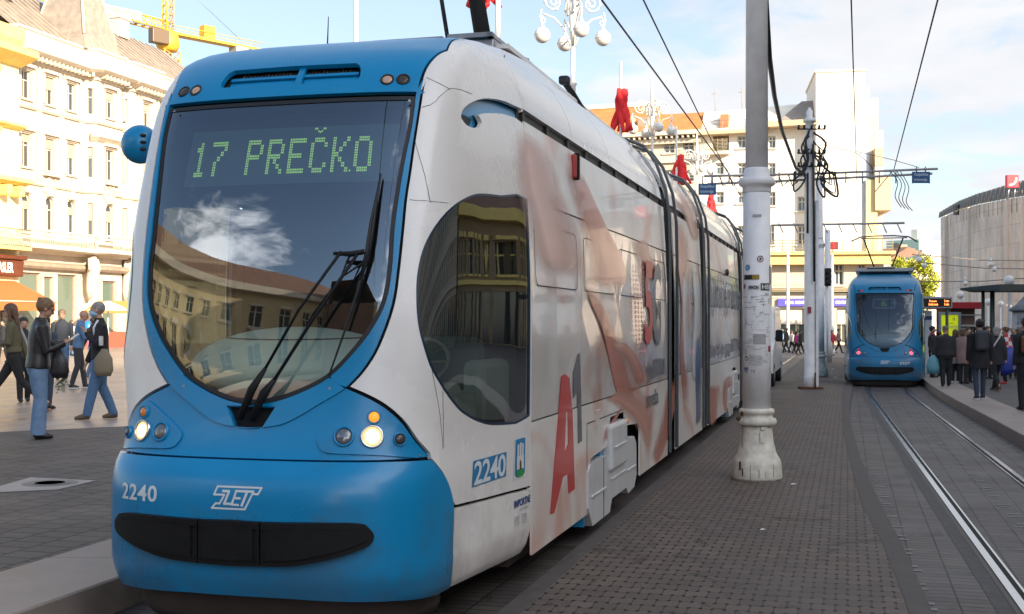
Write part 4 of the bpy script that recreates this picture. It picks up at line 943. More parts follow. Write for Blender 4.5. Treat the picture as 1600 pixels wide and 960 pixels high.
# pale slab with its round cover
cs_=[ground(px,py,.223) for px,py in ((-40,771),(48,746),(150,751),(91,765))]
k=MB(); k.add(cs_,[(0,1,2,3)]); sl=tag(k.build('manhole_slab',mat('pale_slab',(.30,.27,.25),.6,var=.2,vs=5)),'pale stone slab with a round metal cover set in the dark left paving','manhole slab')
k=MB(); c_=ground(78,754.5,.226); k.lathe([(.02,0),(.26,0),(.27,-.003)],c_,24); cv=k.build('round_cover',mat('cover_iron',(.16,.145,.135),.6,var=.3,vs=20),sl)
k=MB(); k.lathe([(.15,.002),(.17,.004),(.19,.002)],c_,24); k.build('cover_ring',mat('cover_ring',(.22,.2,.19),.6),cv)
# right hand platform
k=MB(); vs=[];ys=[-12+2*i for i in range(37)]
for y in ys: vs+=[Vector((ip(PLK,y)+.804,y,.198)),Vector((60,y,.198))]
k.add(vs,[(2*i,2*i+1,2*i+3,2*i+2) for i in range(36)]); struct('stop_platform',k,mat('platform_asphalt',(.075,.066,.062),.75,var=.22,vs=1.2,bump=.2,bs=90))
fillL('far_road',[(6,62.5),(60,62.5),(75,130),(-4,130)],-.02,mat('far_asphalt',(.20,.17,.15),.8,var=.15,vs=.6))
# scraps of litter
for i,(px,py,s_) in enumerate(((1307,590,.11),(1302,577,.07),(1241,757,.04),(1193,828,.03))):
    c=ground(px,py,.034); k=MB(); k.add([c+Vector((-s_,-s_*.5,0)),c+Vector((s_*.8,-s_,.01)),c+Vector((s_,s_*.7,0)),c+Vector((-.2*s_,s_,.25*s_)),c+Vector((-s_*.9,.3*s_,.05*s_))],[(0,1,2,3,4)])
    tag(k.build('paper_scrap',mat('paper',(.7,.68,.65),.8)),['crumpled white paper scrap on the paving left of the far tram','tiny white paper scrap behind the crumpled one near the far tram','small pale scrap on the brown paving right of the big pole','tiny pale scrap on the brown paving in front of the big pole'][i],'litter')
# ================================================================ BUILDINGS
def frame2(A,B):
    """Empty frame: local x from A to B, local -y faces the viewer side (outwards)"""
    return (A[0],A[1],0),math.atan2(B[1]-A[1],B[0]-A[0]),math.dist(A,B)
def arch(x0,x1,z0,z1,n=8):
    r_=(x1-x0)/2; c=(x0+x1)/2; zc=z1-r_
    return [(x0,z0),(x1,z0)]+[(c+r_*math.cos(math.pi*i/n),zc+r_*math.sin(math.pi*i/n)) for i in range(n+1)]
def rect(x0,x1,z0,z1): return [(x0,z0),(x1,z0),(x1,z1),(x0,z1)]
def plate_geo(k,poly,holes,fn,th):
    """fn(u,z,d): d=0 outer face"""
    pts=[];ed=[]
    for l_ in [poly]+list(holes):
        q=len(pts); pts+=l_; ed+=[(q+i,q+(i+1)%len(l_)) for i in range(len(l_))]
    vo,eo,fo,_,_,_=delaunay_2d_cdt([Vector(p) for p in pts],ed,[],0,1e-6)
    C=np.array([[sum(vo[i][j] for i in f)/3 for j in (0,1)] for f in fo]); kk=pip(C,poly)
    for h_ in holes: kk&=~pip(C,h_)
    fs=[tuple(f) for f,q in zip(fo,kk) if q]; n=len(vo); cnt={}
    for f in fs:
        for a,b in ((f[0],f[1]),(f[1],f[2]),(f[2],f[0])): cnt[(a,b)]=1
    F_=list(fs)+[(a,b,b+n,a+n) for a,b in cnt if (b,a) not in cnt]
    k.add([fn(v[0],v[1],0) for v in vo]+[fn(v[0],v[1],th) for v in vo],F_)
def window(root,fn,x0,x1,z0,z1,fm,gm,arched=False,bars=(1,1),sill=True,blind=None,bm=None,dep=.22,fw=.06,surround=None,sm=None):
    k=MB(); o=arch(x0,x1,z0,z1) if arched else rect(x0,x1,z0,z1)
    i_=inset(o,fw); plate_geo(k,o,[i_],lambda u,z,d:fn(u,z,dep-.05+d),.06)
    zt=z1-(x1-x0)/2 if arched else z1
    for i in range(1,bars[0]+1): u=x0+(x1-x0)*i/(bars[0]+1); k.prism(rect(u-fw*.5,u+fw*.5,z0+fw,zt-fw*.5),lambda a,b,d:fn(a,b,d),dep-.045,dep)
    for i in range(1,bars[1]+1):
        zz=z0+(z1-z0)*(.66 if bars[1]==1 else i/(bars[1]+1)); k.prism(rect(x0+fw,x1-fw,zz-fw*.5,zz+fw*.5),lambda a,b,d:fn(a,b,d),dep-.047,dep-.002)
    w_=k.build('window',fm,root)
    k=MB(); k.add([fn(u,z,dep) for u,z in i_],[tuple(range(len(i_)))]); k.build('pane',gm,w_)
    if blind:
        k=MB(); k.prism(rect(x0+fw,x1-fw,z1-(z1-z0)*blind,z1-(.5*(x1-x0) if arched else fw)),lambda a,b,d:fn(a,b,d),dep-.09,dep-.06); k.build('blind',bm,w_)
    if sill:
        k=MB(); k.prism(rect(x0-.12,x1+.12,z0-.12,z0),lambda a,b,d:fn(a,b,d),-.14,dep-.06); k.build('sill',sm or fm,w_)
    if surround:
        k=MB(); k.prism(rect(x0-.25,x1+.25,z1+.18,z1+.36),lambda a,b,d:fn(a,b,d),-.28,0); k.prism(rect(x0-.15,x1+.15,z1+.08,z1+.17),lambda a,b,d:fn(a,b,d),-.10,0); k.build('window_hood',surround,w_)
    return w_
CREAM=mat('cream_plaster',(.58,.49,.38),.85,var=.16,vs=.7,bump=.15,bs=8); CREAM2=mat('cream_trim',(.62,.54,.43),.8,var=.1,vs=1)
YEL=mat('yellow_plaster',(.80,.68,.38),.85,var=.12,vs=.8); YELT=mat('yellow_trim',(.82,.62,.20),.8,var=.12,vs=2)
WFR=mat('window_frame_white',(.62,.57,.49),.6); WGLS=mat('window_pane_dark',(.05,.055,.055),.06,spec=.8); BLND=mat('roller_blind',(.50,.38,.26),.85)
ROOFG=mat('roof_slate_warm',(.30,.24,.19),.8,var=.25,vs=1.5,bump=.4,bs=3); IRON=mat('wrought_iron_pale',(.34,.28,.18),.6)
GLG=mat('shop_glass_green',(.13,.17,.13),.06,spec=.9); STONE=mat('brown_stone',(.33,.25,.18),.75,var=.2,vs=2)
LA=(-50.6+.276*72,72.0)
def lframe(out=0): return None
lroot_rz=math.atan2(.964,.266)
def molding(k,plan,prof,closed=False):
    """plan: (a,out) polyline; prof: (extra_out,z). local coords (a,-out,z)"""
    n=len(plan); offs=[]
    for i,(a,o_) in enumerate(plan):
        v=[]
        if i>0: v.append((plan[i][0]-plan[i-1][0],plan[i][1]-plan[i-1][1]))
        if i<n-1: v.append((plan[i+1][0]-plan[i][0],plan[i+1][1]-plan[i][1]))
        ns_=[(-y/math.hypot(x,y),x/math.hypot(x,y)) for x,y in v]; nx=sum(q[0] for q in ns_)/len(ns_); ny=sum(q[1] for q in ns_)/len(ns_); l2=nx*nx+ny*ny
        offs.append((nx/l2,ny/l2))
    m=len(prof); vs=[Vector((a+ox*e,-(o_+oy*e),z)) for (a,o_),(ox,oy) in zip(plan,offs) for e,z in prof]
    k.add(vs,[(i*m+j,(i+1)*m+j,(i+1)*m+(j+1)%m,i*m+(j+1)%m) for i in range(n-1) for j in range(m)]+[tuple(range(m)),tuple(range((n-1)*m,n*m))[::-1]])
PLN=[(1.8,0),(8.8,0),(9.3,.7),(12.2,.7),(12.65,.1),(13.4,.7),(17,.7),(17.5,0),(28,0)]
lb=thing('ornate_building','cream ornate palace with a turret roof and stone balconies behind the left square','building',(LA[0],LA[1],0),lroot_rz)
def seg_fn(p,q):
    L_=math.dist(p,q); dx_,dy_=(q[0]-p[0])/L_,(q[1]-p[1])/L_
    return (lambda u,z,d:Vector((p[0]+dx_*u+dy_*d,-(p[1]+dy_*u-dx_*d),z))),L_
rowz=[(15.6,17.35,False),(11.4,13.45,False),(7.4,9.75,True)]
for si,(p,q) in enumerate(zip(PLN,PLN[1:])):
    fn,L_=seg_fn(p,q); holes=[];wins=[]
    if L_>5: cs=[c-p[0] for c in (3.0,5.3,7.5)] if si==0 else [1.2+2.4*i for i in range(int((L_-1)/2.4))]
    elif L_>2: cs=[L_*.5]
    else: cs=[L_*.5]
    for c in cs:
        hw=.45 if L_>2 else .17
        for ri,(z0,z1,ar) in enumerate(rowz):
            ar=ar and L_>2
            holes.append(arch(c-hw,c+hw,z0,z1) if ar else rect(c-hw,c+hw,z0,z1)); wins.append((c,hw,z0,z1,ar,ri))
    shop=[]
    if si==0: shop=[rect(.55,2.6,.5,4.9),rect(2.95,3.9,.3,4.7),rect(4.3,6.3,.5,4.9)]
    elif si in (3,): shop=[rect(.6,2.3,.4,4.6)] if L_>2 else []
    elif L_>2.5: shop=[rect(L_/2-.8,L_/2+.8,.4,4.6)]
    k=MB(); plate_geo(k,rect(0,L_,0,18.3),holes+shop,fn,.35); k.build('wall',CREAM,lb)
    for c,hw,z0,z1,ar,ri in wins:
        bl_=random.choice([0,.3,.45,0,.25]) if ri!=2 else random.choice([.5,0,.4])
        w_=window(lb,fn,c-hw,c+hw,z0,z1,WFR,WGLS,ar,bars=(1,1) if hw>.3 else (0,1),sill=hw>.3,blind=bl_ or None,bm=BLND,surround=CREAM2 if hw>.3 and not ar else None,sm=CREAM2)
        if ar and hw>.3:
            k=MB(); k.ball(fn(c,z1+.35,-.1),.22,10,(1,.7,1.5),.12); k.ball(fn(c-.25,z1+.12,-.08),.13,8,noise=.15); k.ball(fn(c+.25,z1+.12,-.08),.13,8,noise=.15); k.build('keystone_ornament',CREAM2,w_)
    for o in shop:
        x0,x1,z0,z1=o[0][0],o[1][0],o[0][1],o[2][1]
        window(lb,fn,x0,x1,z0,z1,STONE,GLG,False,(0,0),False,dep=.25,fw=.12)
# pilasters, ornaments
fn,_=seg_fn(PLN[0],PLN[1]); k=MB()
for c in (1.9-1.8+.1,4.15-1.8,6.4-1.8,8.55-1.8):
    k.prism(rect(c-.22,c+.22,10.6,17.6),lambda a,b,d:fn(a,b,d),-.12,.0)
k.build('pilaster',CREAM,lb)
for z_,h_,e_ in ((15.0,.25,.22),(10.35,.2,.18)):
    k=MB(); molding(k,PLN,[(0,z_),(e_*.6,z_),(e_,z_+h_*.5),(e_,z_+h_),(0,z_+h_)]); k.build('string_course',CREAM2,lb)
k=MB(); molding(k,[(9.0,.4)]+PLN[2:4]+[(12.5,.3)],[(0,13.8),(.1,13.85),(.3,14.0),(.45,14.1),(.45,14.3),(0,14.35)]); molding(k,[(13.1,.4)]+PLN[5:7]+[(17.3,.3)],[(0,13.8),(.1,13.85),(.3,14.0),(.45,14.1),(.45,14.3),(0,14.35)]); k.build('bay_cornice',CREAM2,lb)
k=MB(); molding(k,PLN,[(0,17.9),(.12,17.9),(.2,18.15),(.75,18.3),(1.0,18.45),(1.05,18.8),(.9,18.95),(0,19.0)]); co=k.build('cornice',CREAM2,lb)
k=MB()
for (p,q) in zip(PLN,PLN[1:]):
    fn_,L_=seg_fn(p,q); u=.15
    while u<L_-.1: k.prism(rect(u,u+.16,18.02,18.28),lambda a,b,d:fn_(a,b,d),-.68,-.1); u+=.42
tag(k.build('dentils',CREAM2,co),None,kind='stuff')
k=MB(); molding(k,PLN,[(.0,19.0),(.25,19.0),(.25,19.75),(.35,19.8),(.35,19.95),(-.3,19.95),(-.3,19.0)]); k.build('parapet',CREAM2,lb)
# mansard roof, turret roof, chimneys, dormers
k=MB(); k.add([Vector(p) for p in ((1.8,.2,19.95),(28,.2,19.95),(28,5.6,24.2),(1.8,5.6,24.2),(28,11,24.0),(1.8,11,24.0),(1.8,11,19),(28,11,19))],[(0,1,2,3),(3,2,4,5),(5,4,7,6)]); rf=k.build('roof',ROOFG,lb)
k=MB()
for i in range(30): u=2.1+i*.85; k.tube([(u,.17,19.98),(u,5.57,24.23)],.03,5)
k.build('roof_seams',ROOFG,rf)
k=MB(); B_=[(8.3,-.5,19.85),(12.9,-.5,19.85),(12.9,4.3,19.85),(8.3,4.3,19.85)]; T_=[(10.3,1.4,28.2),(10.7,1.4,28.2),(10.7,1.9,28.2),(10.3,1.9,28.2)]; M_=[(8.75,-.1,20.9),(12.45,-.1,20.9),(12.45,3.9,20.9),(8.75,3.9,20.9)]
k.add([Vector(p) for p in B_+M_+T_],[(j*4+i,j*4+(i+1)%4,j*4+4+(i+1)%4,j*4+4+i) for j in (0,1) for i in range(4)]+[(8,9,10,11)]); tr2=k.build('turret_roof',mat('turret_slate',(.30,.25,.205),.8,var=.22,vs=2.2,bump=.5,bs=5),lb)
k=MB(); k.box((9.6,.45,21.9),(11.4,2.4,22.1)); 
k=MB()
for p,q in zip(M_,T_): k.tube([p,q],.10,6)
k.build('ridge_cap',CREAM2,tr2)
for a_ in (5.6,15.2,20): 
    k=MB(); k.box((a_,4.6,23.6),(a_+1.3,5.6,25.0)); k.box((a_-.1,4.5,25.0),(a_+1.4,5.7,25.2)); k.build('chimney',CREAM2,rf)
k=MB(); k.lathe([(.02,1.4),(.3,1.25),(.75,.6),(.95,0),(.95,-.3)],(5.0,3.2,23.4),16); k.build('dormer',CREAM2,rf)
# balcony over the shops
k=MB(); molding(k,PLN,[(0,6.1),(.3,6.1),(.45,6.25),(1.25,6.3),(1.35,6.35),(1.35,6.6),(0,6.6)]); bal=k.build('balcony_slab',CREAM2,lb)
k=MB(); u=0
for (p,q) in zip(PLN,PLN[1:]):
    fn_,L_=seg_fn(p,q); m_=int(L_/.17)
    for i in range(m_): k.tube([fn_(L_*(i+.5)/m_,6.6,-1.2),fn_(L_*(i+.5)/m_,7.45,-1.2)],.028,5)
molding(k,PLN,[(1.12,7.4),(1.28,7.4),(1.28,7.52),(1.12,7.52)]); k.build('balustrade',CREAM2,bal)
k=MB(); molding(k,PLN,[(0,5.15),(.35,5.15),(.5,5.3),(.5,5.5),(.25,5.6),(0,5.6)]); k.build('shop_cornice',STONE,lb)
for c in (8.6,12.7,13.2):
    k=MB(); k.tube([(c,-.9,6.1),(c,-1.0,5.4),(c,-.8,4.7),(c,-.65,3.9),(c,-.6,3.3)],[.20,.42,.38,.26,.10],10); k.ball((c,-1.1,5.75),.24,10); k.tube([(c-.4,-.9,6.0),(c-.5,-1.0,5.2)],.12,6); k.tube([(c+.4,-.9,6.0),(c+.5,-1.0,5.2)],.12,6); k.build('atlas_figure',CREAM2,lb)
# consoles, garlands and rustication of the palace front
for si_ in (0,3,6):
    p_,q_=PLN[si_],PLN[si_+1] if si_<6 else PLN[7]
    fn_,L_=seg_fn(PLN[si_] if si_<6 else PLN[5],PLN[si_+1] if si_<6 else PLN[6]); cs_=[1.2,3.5,5.7] if si_==0 else [L_*.5] if L_<3.2 else [L_*.5]
    for c_ in cs_:
        k=MB()
        for rz0 in (17.6,13.7):
            for i in range(5): k.ball(fn_(c_-.4+.2*i,rz0-.04*abs(i-2),-.08),.09,6,noise=.2)
        for dx_ in (-.62,.62):
            k.prism(rect(c_+dx_-.07,c_+dx_+.07,11.4,13.6),lambda a,b,d:fn_(a,b,d),-.11,0); k.prism(rect(c_+dx_-.07,c_+dx_+.07,15.6,17.5),lambda a,b,d:fn_(a,b,d),-.11,0); k.prism(rect(c_+dx_-.09,c_+dx_+.09,7.4,9.4),lambda a,b,d:fn_(a,b,d),-.12,0)
        k.build('window_surround',CREAM2,lb)['kind']='stuff'
k=MB(); fn_,_=seg_fn(PLN[0],PLN[1])
for i in range(9):
    k.prism(rect(.05,6.95,6.75+i*.37,6.80+i*.37) if False else rect(.05,.62,6.7+i*.40,7.02+i*.40),lambda a,b,d:fn_(a,b,d),-.07,0)
k.build('quoins',CREAM2,lb)
# oval ornaments between rows
for c in (5.3,10.75,15.2):
    o_=.7 if c>9 else 0
    k=MB()
    for i in range(16): k.ball((c+random.uniform(-.7,.7),-o_-.05,10.0+random.uniform(0,1.0)),random.uniform(.09,.2),8,(1,.6,1))
    k.box((c-.75,-o_-.35,11.05),(c+.75,-o_,11.2)); k.build('stucco_relief',CREAM2,lb)
# ---- yellow house at the left edge
yb2=thing('yellow_house','yellow plastered house at the left edge with a brown shop board','building',(LA[0],LA[1],0),lroot_rz)
PY=[(-14,.45),(1.75,.45),(1.78,0)]
fn,L_=seg_fn(PY[0],PY[1]); hs=[];ws_=[]
for c in (13.2,15.0-.4+.0,10.5,8):
    for (z0,z1,ar) in ((14.6,16.6,True),(11,13,False),(7.4,9.6,False)): hs.append(rect(c-.5,c+.5,z0,z1)); ws_.append((c,z0,z1))
sh=[rect(11.5,13.2,.3,3.3),rect(13.6,15.3,.3,3.3),rect(8,10.8,.3,3.3)]
hs=[h for h in hs if True]
k=MB(); plate_geo(k,rect(0,L_,0,18),[rect(c-.45,c+.45,z0,z1) for c,z0,z1 in ws_ if c not in (14.6,)]+sh,fn,.35); k.prism(rect(0,.05,0,1),lambda a,b,d:Vector((1.75,-.45+d,b*18)),0,.45); k.build('wall',YEL,yb2)
for c,z0,z1 in ws_:
    if c!=14.6: window(yb2,fn,c-.45,c+.45,z0,z1,YELT,WGLS,surround=YELT,sm=YELT)
for o in sh: window(yb2,fn,o[0][0],o[1][0],.3,3.3,mat('shop_brown',(.20,.08,.04),.5),GLG,False,(1,0),False,dep=.2,fw=.1)
for z_,e_,h_ in ((17.2,1.3,.9),(13.4,.5,.3),(9.9,.9,.5),(17.9,.4,1.6)):
    k=MB(); molding(k,[(-14,.45),(1.9,.45)],[(0,z_),(e_*.35,z_+h_*.2),(e_,z_+h_*.55),(e_,z_+h_),(0,z_+h_)]); k.build('cornice',YELT,yb2)
for i in range(3): k=MB(); k.box((1.0-i*1.1-.2,-1.35,9.3),(1.0-i*1.1+.2,-.45,9.95),bev=.1); k.build('bracket',YELT,yb2)
k=MB(); molding(k,[(-14,.45),(1.5,.45)],[(0,6.1),(1.1,6.1),(1.1,6.3),(0,6.3)]); bb=k.build('balcony_slab',YELT,yb2)
k=MB()
for i in range(90): a_=-13.9+i*.17; k.tube([(a_,-1.5,6.3),(a_+.05*math.sin(i),-1.62,6.8),(a_,-1.5,7.3)],.02,4)
k.tube([(-14,-1.5,7.32),(1.45,-1.5,7.32)],.03,5); k.tube([(-14,-1.5,6.35),(1.45,-1.5,6.35)],.03,5); k.tube([(1.45,-1.5,7.32),(1.45,-.4,7.32)],.03,5); k.build('balcony_railing',IRON,bb)
k=MB(); k.box((-10,-.95,4.55),(1.55,-.46,5.55),bev=.08); k.box((-10,-1.1,5.55),(1.75,-.46,5.8),bev=.06); sb=k.build('shop_board',mat('shop_board_brown',(.13,.035,.012),.5,var=.2),yb2)
k=MB(); text_on(k,'ASLER',lambda u,v:Vector((-.75+1.35*u,-.965,4.75+.62*v)),.04); k.build('shop_lettering',mat('cream_lettering',(.75,.68,.58),.6),sb)
aw=thing('shop_awning','faded orange awning over the shop at the left edge','awning',(LA[0],LA[1],0),lroot_rz)
k=MB(); k.add([Vector(p) for p in ((-9,-.47,4.3),(1.4,-.47,4.3),(2.3,-2.6,3.05),(-9,-2.6,3.05),(-9,-.47,4.26),(1.4,-.47,4.26),(2.3,-2.58,3.01),(-9,-2.58,3.01))],[(0,1,2,3),(4,5,6,7),(0,1,5,4),(1,2,6,5),(2,3,7,6)]); k.build('awning_cloth',mat('orange_cloth',(.50,.14,.035),.85,var=.06),aw)
k=MB(); k.box((-9,-2.61,2.5),(2.3,-2.59,2.98)); k.build('valance',mat('orange_cloth',(.5,.14,.035)),aw)
k=MB(); k.tube([(-9,-2.62,3.03),(2.36,-2.62,3.03)],.05,6); k.tube([(1.3,-.5,3.6),(1.8,-1.6,3.2),(2.2,-2.5,3.0)],.03,6); k.build('awning_bar',CREAM2,aw)
# parasol far left by the shops
pr=thing('cafe_parasol','white cafe parasol by the ochre stall beyond the masked man','parasol',tuple(at(169,540,76)[:2])+(.2,))
k=MB(); k.lathe([(1.3,2.35),(.8,2.65),(.05,2.95),(.0,2.95)],(0,0,0),12,smooth=False); k.build('canopy',mat('parasol_white',(.75,.7,.62),.8),pr)
k=MB(); k.tube([(0,0,0),(0,0,2.9)],.05,8); k.build('pole',mat('parasol_white',(.75,.7,.62)),pr)
kk_=thing('market_stall','ochre roofed market stall standing by the palace wall','stall',tuple(at(182,540,79)[:2])+(.2,))
k=MB(); k.add([Vector(p) for p in ((-2,-1,2.2),(2,-1,2.2),(2,1,2.2),(-2,1,2.2),(-1.2,0,3.0),(1.2,0,3.0))],[(0,1,5,4),(1,2,5),(2,3,4,5),(3,0,4),(0,3,2,1)]); k.build('stall_roof',mat('ochre_cloth',(.45,.25,.07),.8),kk_)
k=MB(); k.box((-1.8,-.8,0),(1.8,.8,1.0)); k.build('counter',mat('stall_red',(.45,.10,.06),.7),kk_)
k=MB(); [k.tube([(x,y,1.0),(x,y,2.2)],.05,6) for x in (-1.8,1.8) for y in (-.8,.8)]; k.build('stall_posts',STONE,kk_)
# ================================================================ tower crane
CRY=mat('crane_yellow',(.72,.42,.04),.5,var=.1)
cr0=at(262,503,185); crn=thing('tower_crane','yellow tower crane rising behind the palace roof','crane',(cr0.x,cr0.y,0),math.atan2(15,14))
def lattice(k,a,b,w_,n,r_=.09,tri_=False):
    a,b=Vector(a),Vector(b); d=(b-a).normalized(); u=d.cross(Vector((0,0,1))) if abs(d.z)<.9 else Vector((1,0,0)); u.normalize(); v=u.cross(d).normalized()
    if tri_: cs=[u*w_*.5,-u*w_*.5,v*w_*.9 if v.z>0 else -v*w_*.9]
    else: cs=[u*w_*.5+v*w_*.5,-u*w_*.5+v*w_*.5,-u*w_*.5-v*w_*.5,u*w_*.5-v*w_*.5]
    for c in cs: k.tube([a+c,b+c],r_,5)
    m=len(cs)
    for i in range(n):
        p,q=a.lerp(b,i/n),a.lerp(b,(i+1)/n)
        for j in range(m): k.tube([p+cs[j],q+cs[(j+1)%m]],r_*.55,4); k.tube([p+cs[j],p+cs[(j+1)%m]],r_*.55,4)
ZC=46
k=MB(); lattice(k,(0,0,.0),(0,0,ZC-10),1.9,18,.13); k.build('mast',CRY,crn)
k=MB(); k.box((-2.2,-2.2,ZC-10.2),(2.2,2.2,ZC-8.7)); k.build('climbing_frame',CRY,crn)
k=MB(); lattice(k,(0,0,ZC-8.7),(0,0,ZC-3),2.6,4,.13); k.lathe([(1.4,-3),(1.8,-2),(1.6,-.6),(1.2,0)],(0,0,ZC),12); k.build('slewing_tower',CRY,crn)
k=MB(); lattice(k,(0,0,ZC),(-20,0,ZC+1.2),1.7,16,.12,True); k.build('jib',CRY,crn)
k=MB(); k.box((0,-.9,ZC-.4),(17,.9,ZC)); k.tube([(0,-.95,ZC+.9),(17,-.95,ZC+.9)],.06,4); k.tube([(0,.95,ZC+.9),(17,.95,ZC+.9)],.06,4); k.box((6,-.7,ZC),(8,.7,ZC+2)); cj=k.build('counter_jib',CRY,crn)
k=MB(); k.box((11.6,-1.0,ZC-4),(14.0,1.0,ZC-.3)); k.build('counterweight',mat('concrete',(.4,.36,.3),.9),crn)
k=MB(); lattice(k,(0,0,ZC),(.2,0,ZC+9),1.2,7,.11); k.build('cat_head',CRY,crn)
k=MB(); k.box((-3.6,-1.9,ZC-2.4),(-.8,-.5,ZC-.3),bev=.1); k.build('operator_cab',mat('cab_grey',(.15,.10,.06),.4),crn)
k=MB(); k.tube([(.2,0,ZC+9),(13,0,ZC+1)],.045,4); k.tube([(.2,0,ZC+9),(-18,0,ZC+2.6)],.045,4); k.build('tie_cable',STEEL,crn)
k=MB(); k.box((-14,-.98,ZC+.6),(-5,-.93,ZC+1.9)); sg_=k.build('sign_board',mat('sign_cream',(.7,.62,.45),.6),crn)
k=MB(); text_on(k,'STROJOTEHNA',lambda u,v:Vector((-13.6+8.2*u,-.99,ZC+.9+.75*v)),.02); k.build('sign_lettering',mat('sign_brown',(.30,.2,.08),.7),sg_)
# ================================================================ buildings down the square
def fb(A,B,name,label,z1,m,depth=10,roofz=None):
    loc,rz,W_=frame2(A,B); r_=thing(name,label,'building',loc,rz); return r_,W_,(lambda u,z,d:Vector((u,d,z)))
def P2(px,Y): return ((px-800)/F*Y,Y)
WWALL=mat('white_plaster',(.82,.76,.66),.85,var=.06,vs=.6,bump=.1,bs=6); WW2=mat('white_trim',(.72,.62,.48),.8)
ORG=mat('orange_tiles',(.55,.19,.06),.8,var=.2,vs=1.2,bump=.5,bs=9)
# orange roofed house
A,B=P2(880,107),P2(1094,103); r1,W1,f1=fb(A,B,'orange_roof_house','cream house with a steep orange tiled roof behind the near tram',18,WWALL)
zz=lambda py,Y=103:CAMH+(HZ-py)/F*Y
uu=lambda px,A,B:( (px-800)/F*0 ) 
def ufrac(px,A,B):
    # distance along A-B hit by the ray through px
    t_=(px-800)/F; dx_,dy_=B[0]-A[0],B[1]-A[1]; s_=(t_*A[1]-A[0])/(dx_-t_*dy_); return s_*math.dist(A,B)
def wins_on(r_,A,B,lst,fm,gm,wallpoly,m,name='wall',bars=(1,1),extra=(),sm=None,hood=None):
    hs=[];W=[]
    for px0,px1,py0,py1 in lst:
        u0,u1=ufrac(px0,A,B),ufrac(px1,A,B); Y=A[1]+(B[1]-A[1])*u0/math.dist(A,B); hs.append(rect(u0,u1,CAMH+(HZ-py1)/F*Y,CAMH+(HZ-py0)/F*Y))
    k=MB(); plate_geo(k,wallpoly,hs+list(extra),lambda u,z,d:Vector((u,d,z)),.35); wl_=k.build(name,m,r_)
    for h in hs: window(r_,lambda u,z,d:Vector((u,d,z)),h[0][0],h[1][0],h[0][1],h[2][1],fm,gm,bars=bars,fw=.09,dep=.28,sm=sm or fm,surround=hood)
    return wl_
WFR2=mat('window_frame_bright',(.66,.62,.55),.6); G2=mat('pane_blue_grey',(.10,.12,.13),.08,spec=.8)
wl1=[(px,px+17,py,py+18) for px in (905,950,992,1037,1070-3) for py in (222,266,310,352)]
wins_on(r1,A,B,wl1,WFR2,G2,rect(0,W1,0,zz(205)),CREAM,bars=(1,2),sm=CREAM2)
ze=zz(205)
k=MB(); k.box((-.2,-1.1,ze-.35),(W1+.1,.4,ze)); k.box((-.2,-.5,ze-1.0),(W1+.1,0,ze-.6)); k.build('cornice',CREAM2,r1)
k=MB(); 
for i in range(26): k.box((i*W1/26,-.95,ze-.6),(i*W1/26+.15,-.1,ze-.3))
k.build('eave_bracket',CREAM2,r1)
for py in (250,295): 
    k=MB(); k.box((0,-.25,zz(py)-.15),(W1,0,zz(py)+.15)); k.build('string_course',CREAM2,r1)
um=ufrac(1035,A,B)
k=MB(); zr=zz(160,107); k.add([Vector(p) for p in ((-.2,-.8,ze),(um,-.8,ze),(um-1.2,4.2,zr),(-.2,4.2,zr),(um,9,ze),(-.2,9,ze))],[(0,1,2,3),(1,4,2),(3,2,4,5)]); rf=k.build('roof',ORG,r1)
k=MB(); zr2=zz(176,106); k.add([Vector(p) for p in ((um-.1,-.8,ze),(W1+.1,-.8,ze),(W1+.1,3.0,zr2),(um-.8,3.0,zr2),(W1+.1,9,ze),(um,9,ze))],[(0,1,2,3),(1,4,2),(3,2,4,5)]); k.build('lower_roof',ORG,r1)
k=MB(); k.box((-.2,4.0,zr-.05),(um-1.1,4.6,zr+.35)); k.build('ridge_wall',WW2,rf)
k=MB(); a_=ufrac(1003,A,B); k.box((a_-.5,.3,ze+.4),(a_+.5,2.2,ze+1.5),bev=.05); k.build('dormer',STONE,rf)
# white apartment house
A,B=P2(1094,103),P2(1275,99.7); r2,W2,_=fb(A,B,'white_apartment_house','white apartment house with a recessed balcony between orange roof and tall white tower',18,WWALL)
wl2=[(1152,1165,213,232),(1118,1131,255,273),(1152,1165,255,273),(1118,1131,300,318),(1152,1165,300,318),(1200,1212,213,232),(1200,1212,255,273),(1200,1212,300,322),(1246,1259,308,330),(1246,1259,353,383),(1246,1259,258,278),(1200,1210,353,383),(1152,1165,353,372),(1118,1131,353,372),
     (1236,1250,413,446),(1212,1222,413,446)]
rec=rect(ufrac(1113,A,B),ufrac(1139,A,B),zz(238),zz(208))
wins_on(r2,A,B,wl2,WFR2,G2,rect(0,W2,0,zz(205)),WWALL,extra=[rec],bars=(1,1))
k=MB(); u0,u1=rec[0][0],rec[1][0]; z0,z1=rec[0][1],rec[2][1]
k.add([Vector(p) for p in ((u0,.3,z0),(u1,.3,z0),(u1,1.6,z0),(u0,1.6,z0),(u0,.3,z1),(u1,.3,z1),(u1,1.6,z1),(u0,1.6,z1))],[(0,1,2,3),(4,7,6,5),(0,3,7,4),(1,5,6,2),(3,2,6,7)]); rc=k.build('recess',mat('recess_tan',(.50,.40,.28),.85),r2)
window(r2,lambda u,z,d:Vector((u,d+1.4,z)),u0+.15,u1-.1,z0+.05,z1-.4,WFR2,G2,sill=False,dep=.1,fw=.1)
k=MB(); k.box((ufrac(1088,A,B),-1.0,z0-.35),(u1+.1,.0,z0-.1)); bs_=k.build('balcony_slab',WW2,r2)
k=MB(); a_=ufrac(1088,A,B)
for i in range(9): k.tube([(a_,-.95,z0-.1+.12*i),(u1,-.95,z0-.1+.12*i)],.018,4)
